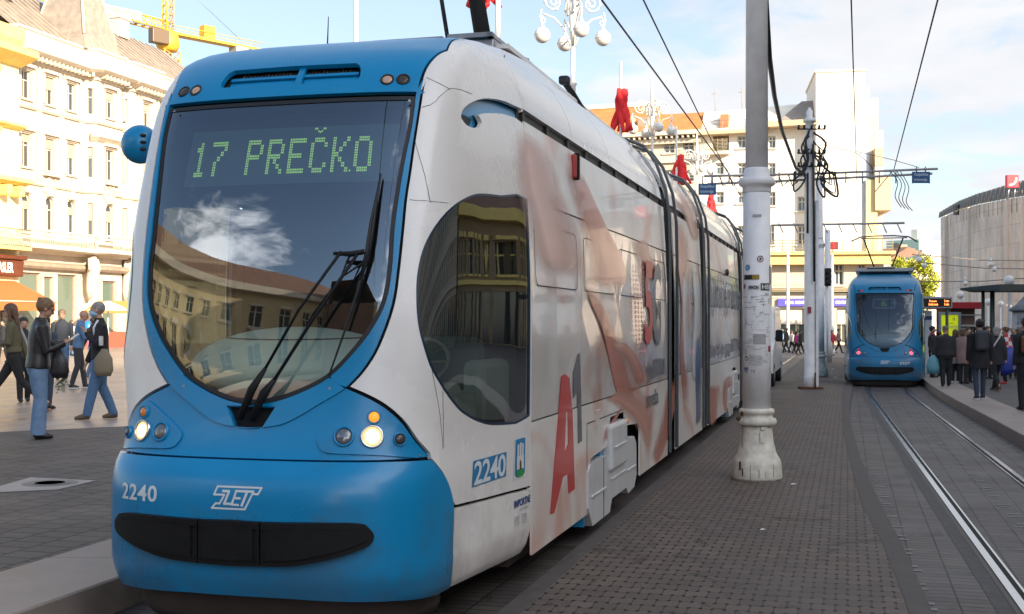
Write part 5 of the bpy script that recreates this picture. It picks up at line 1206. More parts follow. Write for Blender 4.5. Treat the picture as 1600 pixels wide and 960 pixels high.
for i in range(8): k.tube([(a_+(u1-a_)*i/7,-.95,z0-.1),(a_+(u1-a_)*i/7,-.95,z0+.95)],.02,4)
k.build('railing',IRON,bs_)
ze=zz(205,102)
k=MB(); k.box((-.1,-.9,ze-.3),(W2*.6,.4,ze)); k.box((W2*.6,-1.3,ze+.0),(W2+.3,.4,ze+.45)); k.build('cornice',mat('cornice_tan',(.60,.46,.30),.8),r2)
k=MB(); k.add([Vector(p) for p in ((0,0,ze),(W2+.2,0,ze+.4),(W2+.2,1.8,ze+2.3),(0,1.8,ze+2.0),(W2+.2,9,ze+2.3),(0,9,ze+2.0))],[(0,1,2,3),(3,2,4,5)]); rf=k.build('attic',WWALL,r2)
k=MB(); k.add([Vector(p) for p in ((W2*.66,.0,ze+.5),(W2+.2,.0,ze+.5),(W2+.2,1.55,ze+2.42),(W2*.86,1.55,ze+2.42))],[(0,1,2,3)]); k.build('grey_roof_slope',mat('grey_slates',(.28,.25,.23),.8,var=.15),rf)
k=MB(); 
for i in range(3): k.tube([(0.5,-.3,ze+.3+.3*i),(W2*.7,-.3,ze+.3+.3*i)],.02,4)
for i in range(14): k.tube([(.5+i*(W2*.7-.5)/13,-.3,ze),(.5+i*(W2*.7-.5)/13,-.3,ze+.9)],.02,4)
k.build('roof_railing',IRON,rf)
k=MB(); a_=ufrac(1131,A,B); k.box((a_-.35,.2,ze+.4),(a_+.35,1.6,ze+1.5)); k.build('chimney',mat('brick_orange',(.5,.2,.1),.8),rf)
k=MB(); [k.tube([(a_,2.0,ze+2),(a_,2.0,ze+4)],.03,4) for a_ in (.9,3.2,5.0)]; [k.tube([(a_-.3,2,ze+3.6),(a_+.3,2,ze+3.6)],.02,4) for a_ in (.9,3.2)]; k.build('aerial',IRON,rf)
# big white tower house: lower storeys run under it from 1205 to 1392
A,B=P2(1275,98.6),P2(1352,98.0); r3,W3,_=fb(A,B,'white_tower_house','tall blank white tower house with yellow balconies and a purple shop sign',22,WWALL)
zt=zz(113,98.4); k=MB(); k.box((0,0,0),(W3,9,zt)); k.build('tower_wall',WWALL,r3)
k=MB(); k.box((-.1,-.1,zt),(W3+.1,9.1,zt+.18)); k.build('coping',WW2,r3)
k=MB(); u1=ufrac(1374,A,B); zt2=zz(152,98); k.box((W3+.01,.6,0),(u1,10,zt2)); k.build('side_wall',CREAM,r3)
k=MB(); k.box((W3-.5,-.02,zz(395)),(W3+.3,-.008+.0,zt-1.2)); k.build('blue_strip',mat('pale_blue_plaster',(.50,.56,.62),.85),r3)
u2=ufrac(1391,A,B); k=MB(); k.box((u1+.01,1.5,0),(u2,12,zz(395,98))); k.box((u1+.01,1.5,0),(u1+.5,12,zz(200,98))); k.build('side_wall',CREAM,r3)
BRN=mat('balcony_brown',(.58,.44,.28),.8)
for py0,py1,ex in ((280,330,1391),(235,262,1379),(262,280,1378)):
    k=MB(); k.box((u1-.4,-.6,zz(py1,98)),(ufrac(ex,A,B),3,zz(py0,98)+.1)); bq=k.build('side_balcony',BRN if py0!=262 else WWALL,r3)
k=MB(); k.box((W3+.02,-.3,zz(400,98)),(W3+.9,.5,zz(282,98))); k.build('yellow_bay',mat('yellow_bay',(.74,.60,.30),.8),r3)
# lower front (shops, first floor and long balcony)
u0=ufrac(1205,A,B); u3=ufrac(1378,A,B); z4=zz(397,98)
hs=[]; 
fwins=[(1302,1316,413,446),(1338,1350,413,446),(1270,1282,413,446)]
k=MB(); sh=[rect(ufrac(1215,A,B),ufrac(1257,A,B),.1,zz(482,98)),rect(ufrac(1266,A,B),ufrac(1292,A,B),.1,zz(482,98)),rect(ufrac(1305,A,B),ufrac(1330,A,B),.1,zz(482,98)),rect(ufrac(1340,A,B),ufrac(1372,A,B),.1,zz(482,98))]
for px0,px1,py0,py1 in fwins: hs.append(rect(ufrac(px0,A,B),ufrac(px1,A,B),zz(py1,98),zz(py0,98)))
plate_geo(k,rect(u0,u3,0,z4),hs+sh,lambda u,z,d:Vector((u,d-1.0,z)),.5); k.build('lower_wall',CREAM,r3)
for h in hs: window(r3,lambda u,z,d:Vector((u,d-1.0,z)),h[0][0],h[1][0],h[0][1],h[2][1],WFR2,G2,fw=.1,dep=.3)
for i,h in enumerate(sh):
    w_=window(r3,lambda u,z,d:Vector((u,d-1.0,z)),h[0][0],h[1][0],h[0][1],h[2][1],WW2,mat('shop_pane',(.10,.11,.09),.1,spec=.8),bars=(2,0),sill=False,fw=.08,dep=.45)
    k=MB(); k.box((h[0][0]+.1,-.75,zz(507,98)),(h[1][0]-.1,-.6,zz(484,98))); k.build('shutter',mat('cream_shutter',(.62,.55,.45),.8),w_)
k=MB(); k.box((u0-.2,-2.1,z4-.9),(u3+.4,-1.0,z4-.15)); k.box((u0-.2,-2.4,z4-.15),(u3+.7,.0,z4+.1)); bl_=k.build('long_balcony',mat('balcony_yellow',(.74,.54,.20),.75,var=.1),r3)
k=MB()
for i in range(4): k.tube([(u0,-2.3,z4+.25+.25*i),(u3+.5,-2.3,z4+.25+.25*i)],.022,4)
for i in range(13): a_=u0+(u3+.5-u0)*i/12; k.tube([(a_,-2.3,z4),(a_,-2.3,z4+1.05)],.03,4)
k.build('railing',IRON,bl_)
k=MB(); k.box((u0,-1.3,zz(455,98)-.1),(u3,-1.0,zz(452,98)+.1)); zq=zz(445,98)
for i in range(4): k.tube([(u0,-1.6,zq-.8+.25*i),(u3,-1.6,zq-.8+.25*i)],.02,4)
k.build('lower_railing',IRON,r3)
k=MB(); k.box((u0,-1.12,zz(461,98)),(u3,-1.0,zz(457,98))); k.build('dark_band',mat('green_grey_band',(.10,.12,.09),.7),r3)
for a_,b_,tx in ((1214,1258,'ITOR DENT'),(1292,1332,'CENTAR D')):
    ua,ub=ufrac(a_,A,B),ufrac(b_,A,B); k=MB(); k.box((ua,-1.25,zz(479,98)),(ub,-1.0,zz(467.5,98))); sg_=k.build('shop_sign',mat('sign_violet',(.10,.08,.50),.6),r3)
    k=MB(); text_on(k,tx,lambda u,v:Vector((ua+(ub-ua)*(.26+.68*u),-1.262,zz(475.5,98)+(zz(470.5,98)-zz(475.5,98))*v)),.06,1.1); k.build('shop_lettering',mat('sign_white',(.8,.8,.8),.6),sg_)
k=MB(); k.box((ufrac(1290.5,A,B),-2.75,zz(393,98)),(ufrac(1304,A,B),-2.6,zz(381,98))); s1_=tag(k.build('red_board',mat('sign_dark_red',(.22,.02,.02),.6),r3),None)
k=MB(); text_on(k,'S',lambda u,v:Vector((ufrac(1295,A,B)+(ufrac(1299.5,A,B)-ufrac(1295,A,B))*u,-2.77,zz(391,98)+.42*v)),.04); k.build('board_letter',mat('sign_red',(.5,.03,.03),.6),s1_)
# distant houses right of the tower
A,B=P2(1385,205),P2(1436,200); r4,W4,_=fb(A,B,'mint_house','pale mint block far down the street above the low roofs',14,WWALL)
k=MB(); k.box((0,0,0),(W4,9,zz(374,200))); k.build('wall',mat('mint_plaster',(.45,.60,.50),.85),r4)
k=MB(); k.box((W4*.55,2,zz(374,200)),(W4*.75,6,zz(357,200))); k.build('roof_box',WWALL,r4)
k=MB(); k.box((W4*.2,-.05,zz(384,200)),(W4*.38,0,zz(378,200))); k.build('window',G2,r4)
A,B=P2(1386,120),P2(1440,122); r5,W5,_=fb(A,B,'low_roof_house','low weathered house with a tiled gable roof right of the tower house',8,STONE)
k=MB(); k.box((0,0,0),(W5,8,zz(405,120))); k.build('wall',mat('weathered_wall',(.36,.28,.20),.85,var=.2),r5)
k=MB(); ze=zz(408,120); k.add([Vector(p) for p in ((-.3,-.3,ze),(W5*.55,-.3,zz(385,120)),(W5*1.05,-.3,ze+.8),(-.3,8,ze),(W5*.55,8,zz(385,120)),(W5*1.05,8,ze+.8))],[(0,1,4,3),(1,2,5,4),(0,2,1)]); rf=k.build('roof',mat('brown_tiles',(.22,.12,.08),.8,var=.3,vs=2),r5)
k=MB(); k.box((W5*.6,1,zz(392,120)),(W5*.8,2,zz(380,120))); k.box((W5*.9,1,zz(398,120)),(W5*1.02,2,zz(386,120))); k.build('chimney',STONE,rf)
# scaffolded building wrapped in netting
def net_mat():
    m=bpy.data.materials.new('scaffold_netting'); m.use_nodes=True; t=m.node_tree; n=t.nodes; l=t.links; b=n['Principled BSDF']
    tc=n.new('ShaderNodeTexCoord'); br=n.new('ShaderNodeTexBrick'); br.offset=0; br.inputs['Scale'].default_value=1; br.inputs['Brick Width'].default_value=2.4; br.inputs['Row Height'].default_value=2.0; br.inputs['Mortar Size'].default_value=.05; br.inputs['Mortar Smooth'].default_value=.6
    br.inputs['Color1'].default_value=(.78,.66,.56,1); br.inputs['Color2'].default_value=(.68,.58,.50,1); br.inputs['Mortar'].default_value=(.54,.46,.40,1); uv=n.new('ShaderNodeUVMap'); uv.uv_map='UVMap'; l.new(uv.outputs[0],br.inputs['Vector'])
    a=n.new('ShaderNodeTexNoise'); a.inputs['Scale'].default_value=.5; a.inputs['Detail'].default_value=8; a.inputs['Roughness'].default_value=.65; mp_=n.new('ShaderNodeMapping'); mp_.inputs['Scale'].default_value=(1,.35,1); l.new(uv.outputs[0],mp_.inputs[0]); l.new(mp_.outputs[0],a.inputs['Vector'])
    r_=n.new('ShaderNodeMapRange'); r_.inputs['From Min'].default_value=.3; r_.inputs['From Max'].default_value=.7; r_.inputs['To Min'].default_value=.7; r_.inputs['To Max'].default_value=1.25; l.new(a.outputs['Fac'],r_.inputs[0])
    v=n.new('ShaderNodeVectorMath'); v.operation='SCALE'; l.new(br.outputs['Color'],v.inputs[0]); l.new(r_.outputs[0],v.inputs['Scale']); l.new(v.outputs[0],b.inputs['Base Color']); b.inputs['Roughness'].default_value=.9
    a2=n.new('ShaderNodeTexNoise'); a2.inputs['Scale'].default_value=3; l.new(mp_.outputs[0],a2.inputs['Vector']); bp=n.new('ShaderNodeBump'); bp.inputs['Strength'].default_value=.6; bp.inputs['Distance'].default_value=.2; l.new(a2.outputs['Fac'],bp.inputs['Height']); l.new(bp.outputs[0],b.inputs['Normal'])
    return m
NET=net_mat()
def netwall(r_,pts,org,m,name):
    """pts: (px,Y,pytop)"""
    vs=[];uvs=[];acc_=0;prev=None
    sub=[]
    for a,b in zip(pts,pts[1:]):
        for i in range(6): sub.append(tuple(p+(q-p)*i/6 for p,q in zip(a,b)))
    sub.append(pts[-1])
    for j,(px,Y,pt) in enumerate(sub):
        p=at(px,pt,Y)
        if prev is not None: acc_+=(Vector((p.x,p.y))-prev).length
        prev=Vector((p.x,p.y)); wob=.12*math.sin(j*2.1)
        for f_ in (0,.33,.66,1): vs.append(Vector((p.x,p.y+wob*(1 if 0<f_<1 else .3),p.z*f_))-Vector(org)); uvs.append((acc_,p.z*f_))
    n=len(sub); fs=[(i*4+j,i*4+4+j,i*4+5+j,i*4+1+j) for i in range(n-1) for j in range(3)]
    me=bpy.data.meshes.new(name); me.from_pydata(vs,[],fs); uv=me.uv_layers.new(name='UVMap')
    for p in me.polygons:
        for li in p.loop_indices: uv.data[li].uv=uvs[me.loops[li].vertex_index]
    me.update(); o=link(name,me,m,r_); return o,sub
og=at(1530,503,140); og.z=0
r6=thing('scaffolded_building','round cornered building wrapped in grey scaffold netting with a dark domed roof','building',tuple(og))
nw,sub=netwall(r6,[(1434,158,392),(1471,178,379)],og,NET,'netting')
nw,sub=netwall(r6,[(1470,160,341),(1500,146,328),(1530,136,320),(1572,128,312),(1620,122,304),(1720,122,300)],og,NET,'netting')
k=MB(og)
for (px,Y,pt) in sub[::1]:
    p=at(px,pt,Y); k.tube([p-Vector((0,.15,1.5)),p+Vector((0,-.15,.7))],.05,4)
pp=[at(px,pt-2,Y)+Vector((0,-.15,0)) for px,Y,pt in sub]; k.tube(pp,.05,4); k.build('scaffold_poles',mat('scaffold_pole',(.3,.25,.2),.6),r6)
for px in (1478,1514,1573,1598):
    k=MB(og); i=min(range(len(sub)),key=lambda i:abs(sub[i][0]-px)); p=at(px,sub[i][2],sub[i][1]-.4); k.box((p.x-.18,p.y-.1,0),(p.x+.18,p.y+.1,p.z)); k.build('netting_seam',mat('net_light',(.72,.64,.56),.9),r6)
# roof: dark dome sweeping up to the right
k=MB(og); base=[at(px,pt,Y)+Vector((0,.6,.1)) for px,Y,pt in sub]; top=[at(px,pt-dz,Y+6) for (px,Y,pt),dz in zip(sub,[4+ (i/(len(sub)-1))**.8*28 for i in range(len(sub))])]
mid=[a.lerp(b,.5)+Vector((0,0,.6)) for a,b in zip(base,top)]
n=len(sub); k.add(base+mid+top,[(j*n+i,j*n+i+1,j*n+n+i+1,j*n+n+i) for j in (0,1) for i in range(n-1)],True); rf=k.build('dome_roof',mat('dome_brown',(.12,.10,.085),.6,var=.4,vs=.8,bump=.4,bs=2),r6)
k=MB(og)
for i in range(0,n): k.tube([base[i],mid[i],top[i]],.09,4)
k.build('roof_rib',mat('rib_tan',(.26,.22,.18),.7),rf)
k=MB(og)
for i in range(5): p=at(1494+i*5,336-i*2,147); k.box(p-Vector((.25,.3,0)),p+Vector((.25,.3,1.1)))
k.build('roof_units',mat('roof_units',(.12,.11,.10),.7),rf)
p=at(1582,284,118); k=MB(); k.box(p-Vector((.62,.25,.6)),p+Vector((.50,.25,.62)),bev=.03)
sg_=tag(k.build('roof_sign',mat('sign_bright_red',(.70,.015,.03),.5)),'red square sign with a white swoosh on the dark roof','sign')
k=MB(); c_=p+Vector((-.05,-.26,0)); pts=[(-.34,-.28),(-.05,-.24),(.14,-.04),(.20,.34),(.34,.34),(.32,-.02),(.12,-.30),(-.10,-.40),(-.34,-.40)]
k.prism(pts,lambda u,v,d:c_+Vector((u*1.15,d,v)),-.02,0); k.build('swoosh',mat('sign_white',(.8,.8,.8)),sg_)
k=MB(); k.tube([p+Vector((-.3,.1,-.6)),p+Vector((-.3,.4,-1.8))],.06,5); k.tube([p+Vector((.3,.1,-.6)),p+Vector((.3,.4,-1.8))],.06,5); k.build('sign_strut',STEEL,sg_)
# ================================================================ houses behind and beside the viewer (they shade the stop and are mirrored in the glass)
def big_house(name,label,A,B,H,m,trim,depth=14,bay=3.2,arches=False,step=3.7):
    loc,rz,W_=frame2(A,B); r_=thing(name,label,'building',loc,rz); fn=lambda u,z,d:Vector((u,d,z)); hs=[];n=int(W_/bay)
    hh=[]
    for i in range(n):
        c=(i+.5)*W_/n
        z=5.4
        while z+2.3<H-1.5: hh.append((c-.65,c+.65,z,z+2.2)); z+=step
        hs.append((c-1.1,c+1.1,.3,3.9))
    k=MB(); plate_geo(k,rect(0,W_,0,H),[rect(*h) for h in hh+hs],fn,.4); k.build('wall',m,r_)
    k=MB()
    for h in hh+hs: k.add([fn(h[0],h[2],.3),fn(h[1],h[2],.3),fn(h[1],h[3],.3),fn(h[0],h[3],.3)],[(0,1,2,3)])
    g_=k.build('window_panes',WGLS,r_); g_['kind']='stuff'
    k=MB()
    for h in hh: k.box((h[0]-.2,-.25,h[3]+.1),(h[1]+.2,0,h[3]+.4)); k.box((h[0]-.15,-.2,h[2]-.2),(h[1]+.15,0,h[2])); k.box(((h[0]+h[1])/2-.05,.2,h[2]),((h[0]+h[1])/2+.05,.28,h[3])); k.box((h[0],.2,h[2]+1.4),(h[1],.28,h[2]+1.5))
    k.build('window_trim',trim,r_)['kind']='stuff'
    k=MB(); k.box((-.6,-1.0,H-.9),(W_+.6,.5,H)); k.box((0,-.35,4.5),(W_,0,4.9)); k.build('cornice',trim,r_)
    k=MB(); k.add([Vector(p) for p in ((-.3,-.5,H),(W_+.3,-.5,H),(W_+.3,4.5,H+4.2),(-.3,4.5,H+4.2),(W_+.3,depth,H+4),(-.3,depth,H+4),(W_+.3,depth,0),(-.3,depth,0))],[(0,1,2,3),(3,2,4,5),(5,4,6,7)]); k.box((0,.5,0),(.4,depth,H)); k.box((W_-.4,.5,0),(W_,depth,H)); k.build('roof',mat('brown_tiles',(.22,.12,.08)),r_)
    return r_
OCH=mat('ochre_plaster',(.58,.45,.24),.85,var=.12,vs=.6)
big_house('ochre_corner_house','ochre corner house behind the viewer mirrored in the windscreen',(-20,-64),(-12,-36),13,OCH,CREAM2)
big_house('ochre_palace','long sunlit ochre palace behind the viewer on the left side',(-24,-44),(-40,2),14.5,OCH,CREAM2)
big_house('grey_office_house','grey office house behind the viewer on the right side',(34,-66),(-8,-64),12,mat('grey_plaster',(.30,.28,.26),.85,var=.1),CREAM2)
big_house('low_right_house','lower brown house farther along the right side beside the viewer',(36,66),(34.5,35),10,mat('brown_plaster',(.30,.22,.13),.85,var=.1),YELT,bay=2.6)
big_house('right_street_house','tall cream house along the right side of the street beside the viewer',(34,33),(29,-52),26,CREAM,CREAM2,bay=2.8)

# ================================================================ POLES, WIRES, LAMPS, SIGNS
PW=mat('pole_paint',(.70,.69,.69),.5,var=.10,vs=5,bump=.06,bs=30); PWB=mat('pole_base_paint',(.62,.585,.50),.6,var=.22,vs=9,bump=.2,bs=40)
RUST=mat('rust',(.10,.045,.02),.9,var=.4,vs=30)
def street_pole(c,name,label,top=11,sc=1.0,cat='pole',grp=None,collar=3.33):
    t=thing(name,label,cat,c,0,grp)
    k=MB(); k.lathe([(.285*sc,0),(.292*sc,.03),(.285*sc,.13),(.278*sc,.20),(.262*sc,.24),(.225*sc,.30),(.195*sc,.42),(.178*sc,.55),(.172*sc,.62)],n=40); k.lathe([(.172*sc,.62),(.22*sc,.63),(.232*sc,.66),(.22*sc,.70),(.186*sc,.71),(.178*sc,.75),(.195*sc,.76),(.205*sc,.785),(.195*sc,.81),(.165*sc,.82)],n=40); b_=k.build('pole_base',PWB,t)
    k=MB(); k.lathe([(.163*sc,.82),(.158*sc,1.6),(.156*sc,collar-.02)],n=40); k.build('lower_shaft',PW,t)
    k=MB(); k.lathe([(.156*sc,collar-.02),(.165*sc,collar),(.165*sc,collar+.05),(.20*sc,collar+.07),(.212*sc,collar+.11),(.20*sc,collar+.15),(.15*sc,collar+.17),(.145*sc,collar+.25),(.132*sc,collar+.27)],n=40); k.build('collar',PW,t)
    k=MB(); k.lathe([(.130*sc,collar+.27),(.118*sc,top*.7),(.108*sc,top)],n=32); k.build('upper_shaft',PW,t)
    return t
pc=Vector((2.838,14.1,.03))
mp0=street_pole(pc,'tram_pole','large white tram pole with stickers and a flared rusty base in the foreground',11,1.0,grp=None)
def on_pole(mb,ang,z,w_,h_,r_,pts=None,off=.002,n=6):
    """curved patch on the shaft: ang in degrees from the camera-facing line"""
    rc=Vector((-pc.x,-pc.y,0)).normalized(); a0=math.atan2(rc.y,rc.x)
    def P(u,v): a=a0+R(ang)+u/r_; return Vector((math.cos(a)*(r_+off),math.sin(a)*(r_+off),z+v))
    if pts: mb.add([P(u*w_,v*h_) for u,v in pts],[tuple(range(len(pts)))]); return P
    vs=[P(-w_/2+w_*i/n,v) for i in range(n+1) for v in (-h_/2,h_/2)]; mb.add(vs,[(2*i,2*i+2,2*i+3,2*i+1) for i in range(n)],True); return P
def sticker(px,py,w_,h_,m,nm='sticker',rnd=False,off=.002):
    sinv=max(-.97,min(.97,((px-1182.5)/134.8)/.158)); ang=math.degrees(math.asin(sinv)); z=1.85+(503-py)/134.8-.03
    k=MB(); 
    if rnd: on_pole(k,ang,z,w_,h_,.158,[(math.cos(2*math.pi*i/16)*.5,math.sin(2*math.pi*i/16)*.5) for i in range(16)],off)
    else: on_pole(k,ang,z,w_,h_,.158,off=off)
    return k.build(nm,m,mp0),ang,z
SK=lambda n,c:mat('sticker_'+n,c,.5)
sticker(1173,434,.20,.055,SK('black',(.02,.02,.022))); sticker(1181,434,.08,.05,SK('ochre',(.30,.20,.03)),off=.004)
sticker(1168.5,419,.072,.072,SK('blue',(.10,.30,.45)),rnd=True); sticker(1188,406,.078,.078,SK('maroon',(.12,.03,.05)),rnd=True); sticker(1188,406,.060,.060,SK('cream',(.55,.52,.48)),rnd=True,off=.004); sticker(1188,406,.022,.03,SK('maroon',(.12,.03,.05)),rnd=True,off=.006)
sticker(1164,448,.05,.06,SK('violet',(.25,.12,.28)),rnd=True)
o,an,z=sticker(1177.5,450,.135,.055,SK('white',(.62,.62,.62)))
k=MB(); P=on_pole(MB(),an,z,.1,.04,.158); text_on(k,'PEMZIN',lambda u,v:on_pole(MB(),an,z,.1,.04,.158,off=.005)(-.058+.116*u,-.018+.036*v),.03); k.build('sticker_lettering',SK('black',(.02,.02,.022)),o)
o,an,z=sticker(1196,449,.13,.085,SK('dark',(.06,.06,.065))); k=MB(); text_on(k,'HB',lambda u,v,an=an,z=z:on_pole(MB(),an,z,.1,.04,.158,off=.005)(-.05+.1*u,-.025+.05*v),.03); k.build('sticker_lettering',SK('white',(.62,.62,.62)),o)
sticker(1166,581,.075,.105,SK('navy',(.02,.07,.22))); sticker(1176.5,582,.06,.075,SK('mesh',(.30,.32,.27))); sticker(1199.5,579,.07,.07,SK('pink',(.45,.25,.30)),rnd=True); sticker(1167,560,.05,.06,SK('brownish',(.16,.10,.08)),rnd=True); sticker(1202,545,.07,.07,SK('red',(.25,.04,.05)))
sticker(1180,563,.16,.12,SK('ghost',(.42,.415,.41))); sticker(1187,530,.15,.12,SK('ghost2',(.34,.34,.335))); sticker(1183,339,.10,.03,SK('ghost3',(.36,.36,.36)));sticker(1203,430,.06,.22,SK('peeled',(.26,.21,.15)))
# scratches and marker scribbles
k=MB(); rnd=random.Random(3)
for i in range(70):
    an=rnd.uniform(-60,60); z=rnd.uniform(1.35,2.15); w_=rnd.uniform(.01,.10); on_pole(k,an,z,w_,rnd.uniform(.002,.006),.158,off=.0025,n=3)
k.build('scratches',mat('scratch_grey',(.22,.22,.22),.7),mp0)['kind']='stuff'
k=MB(); rnd=random.Random(5)
P=on_pole(MB(),0,0,.1,.1,.158,off=.003)
for i in range(16):
    u,v=rnd.uniform(-.16,.16),rnd.uniform(1.3,2.1); pts=[]
    for j in range(7): u+=rnd.uniform(-.012,.018); v+=rnd.uniform(-.02,.02); pts.append(P(u,v))
    k.tube(pts,.0016,3,cap=False)
k.build('scribbles',mat('scribble',(.12,.12,.13),.7),mp0)['kind']='stuff'
k=MB(); 
for an,w_,h_,z in ((-40,.028,.10,.17),(-33,.016,.09,.10),(-52,.008,.42,.42),(5,.006,.10,.09),(40,.005,.14,.12),(-14,.004,.18,.1),(20,.004,.08,.08)):
    on_pole(k,an,z,w_,h_,.29 if z<.25 else .21,off=.003 if z<.25 else .0)
k.build('rust_stains',RUST,mp0)
k=MB(); on_pole(k,-48,.76,.05,.05,.225); c_=P(-.13,.775); k.ball(Vector((-.22,-.06,.70)),.03,8); k.build('rusty_bolt',RUST,mp0)
# coat of arms relief on the base
k=MB(); 
for (u,v,w_,h_) in ((0,.5,.075,.13),(0,.60,.05,.03)): on_pole(k,22,v,w_,h_,.192,off=.012)
k.build('relief_shield',PWB,mp0)
# second pole with its cross arm
p2=Vector((8.05,32.9,.03))
t2=thing('tram_pole','tall white tram pole with a tangle of black cables and a long cross arm','pole',p2)
k=MB(); k.lathe([(.155,0),(.155,.35),(.142,.38),(.14,4.0),(.125,6.9),(.11,7.2),(.17,7.22),(.17,7.3),(.08,7.35),(.09,7.5),(.02,7.62)],n=20); k.build('shaft',PW,t2)
k=MB(); k.box((.145,-.10,.05),(.225,.10,5.1),bev=.02); k.build('cable_duct',PW,t2)
k=MB(); k.box((-.27,-.2,0),(.33,.2,.06)); k.tube([(.1,-.2,.05),(.1,-.22,.45)],.025,6); k.build('base_plate',RUST,t2)
k=MB(); k.box((-.1,-.19,2.05),(-.0,-.175,2.22)); k.build('red_sticker',SK('red',(.25,.04,.05)),t2)
XL,XR=at(1100,503,32.9).x-8.05,at(1465,503,32.9).x-8.05
zA=zz(272,32.9)-.03; zB=zz(281,32.9)-.03; zR=zz(264,32.9)-.03
k=MB(); 
for a,b in (((XL,0,zA-.06),(0,0,zA+.0)),((0,0,zA),(XR,0,zR)),((XL+.1,0,zB-.12),(0,0,zB)),((0,0,zB),(XR-.15,0,zR-.13))): k.tube([a,b],.032,8)
for i in range(14):
    x=XL+(XR-XL)*(i+.5)/14; k.tube([(x,0,zA+.05),(x,0,zB-.1)],.02,5)
arm=k.build('cross_arm',mat('arm_grey',(.33,.33,.33),.5),t2)
k=MB(); rnd=random.Random(9)
for i in range(12):
    sd_=rnd.choice((-1,1)); z0=rnd.uniform(6.2,7.0); a=rnd.uniform(.15,.45)*sd_
    k.tube([Vector(p) for p in smooth([(.05*sd_,-.18,z0),(a,-.22,z0-.3),(a*.6,-.24,z0-.8),(a*1.6,-.22,z0-1.15),(a*1.5,-.1,zA+.05)],5)],rnd.uniform(.014,.032),5)
for z in (7.0,6.35,6.0):
    for x in (-.35,-.2,0,.2,.35): k.tube([(x,-.22,z),(x,-.26,z+.10)],.032,6); 
    k.tube([(-.38,-.2,z),(.38,-.2,z)],.02,5)
k.tube([(.05,-.2,6.6),(.08,-.2,2.9)],.03,5); k.tube([(-.1,-.2,4.2),(-.1,-.2,zA)],.03,5)
for i in range(8):
    x=XL*.2+(XL*.75)*i/8; k.tube([(x,0,zA-.03),(x+.1,-.05,zB-.18),(x+.25,0,zB-.05)],.018,4)
for i in range(4):
    x=XR*.62+.10*i; k.tube([Vector(p) for p in smooth([(x,0,zR-.05),(x+.22,-.05,zR-.35-.05*i),(x+.15,-.05,zR-.75-.05*i),(x+.32,-.05,zR-1.05-.03*i)],4)],.011,4)
k.build('cable_bundle',RUB,t2)
def blue_sign(px,py,lab,dz):
    p=at(px,py,32.85); k=MB(); k.box(p+Vector((-.24,-.012,-.155)),p+Vector((.24,.012,.155)),bev=.008); s_=tag(k.build('stop_sign',mat('sign_blue',(.01,.07,.20),.5)),lab,'sign','blue tram stop signs')
    k=MB(); text_on(k,'Stajalište',lambda u,v:p+Vector((-.19+.38*u,-.016,.02+.10*v)),.012); text_on(k,'tramvaja',lambda u,v:p+Vector((-.19+.36*u,-.016,-.12+.10*v)),.012); k.build('sign_lettering',mat('sign_pale',(.45,.55,.62),.6),s_)
    k=MB(); k.tube([p+Vector((-.12,0,.15)),p+Vector((-.12,0,.15+dz))],.018,5); k.tube([p+Vector((.12,0,.15)),p+Vector((.12,0,.15+dz))],.018,5); k.build('hanger',STEEL,s_)
blue_sign(1439,277.5,'blue tram stop sign hanging from the right end of the cross arm',.14)
blue_sign(1105,296,'blue tram stop sign hanging from the cross arm left of the big pole',.22)
# third pole (ornate) and its arm
p3=Vector((10.29,40.7,.03)); t3=street_pole(p3,'tram_pole','slimmer ornate white pole just behind the cable pole','',1) if False else street_pole(p3,'tram_pole','slimmer ornate white pole with graffiti just right of the cable pole',6.65,1.0,collar=4.3)
k=MB(); z=zz(351,40.7)-.03; a_,b_=at(1205,503,40.7).x-p3.x,at(1413,503,40.7).x-p3.x; k.tube([(a_,0,z-.03),(b_,0,z+.05)],.04,6); 
for i in range(9): x=a_+(b_-a_)*(i+.5)/9; k.tube([(x,0,z+.05),(x+.15,0,z-.28)],.02,4)
k.build('cross_arm',mat('arm_grey',(.33,.33,.33)),t3)
k=MB(); rnd=random.Random(2)
for i in range(14):
    u,v=rnd.uniform(-.1,.12),rnd.uniform(.95,2.6); pts=[]
    for j in range(5): u+=rnd.uniform(-.04,.04); v+=rnd.uniform(-.06,.06); pts.append((u,-math.sqrt(max(.0,.140**2-min(u*u,.019))),v))
    k.tube(pts,.009,3)
k.build('graffiti',mat('graffiti_blue',(.03,.10,.16),.6),t3)
p4=at(1293,568,55); t4=thing('tram_pole','thin white pole with scribbles behind the ornate pole','pole',(p4.x,p4.y,0)); k=MB(); k.lathe([(.21,0),(.20,.9),(.14,1.0),(.13,6)],n=14); k.build('shaft',PW,t4)
# traffic light
tl=at(1293,432,54.5); t5=thing('traffic_light','black traffic light seen from behind beside the ornate pole','traffic light',(tl.x,tl.y,0)); k=MB(); k.box((-.14,-.15,3.45),(.14,.10,4.25),bev=.04); k.build('signal_housing',BLACK,t5)
k=MB(); [k.tube([(0,-.14,z_),(0,-.30,z_+.03)],[.10,.11],10) for z_ in (3.62,3.86,4.09)]; k.build('visor',BLACK,t5); k=MB(); k.tube([(.0,0.05,.0),(0,.05,3.45)],.05,8); k.build('post',PW,t5)
# slim white masts before the tower house
for i,(px,py,Y,lab) in enumerate(((1231,386,76,'slim white mast left of the cable pole before the shops'),(1300,398,70,'slim white mast right of the traffic light before the shops'))):
    p=at(px,py,Y); t_=thing('flag_mast',lab,'mast',(p.x,p.y,0),group='slim masts'); k=MB(); k.lathe([(.13,0),(.12,1),(.085,p.z)],n=12); k.build('mast',PW,t_); k=MB(); k.lathe([(.2,0),(.2,.15),(.14,.3)],n=12); k.build('foot',PW,t_)
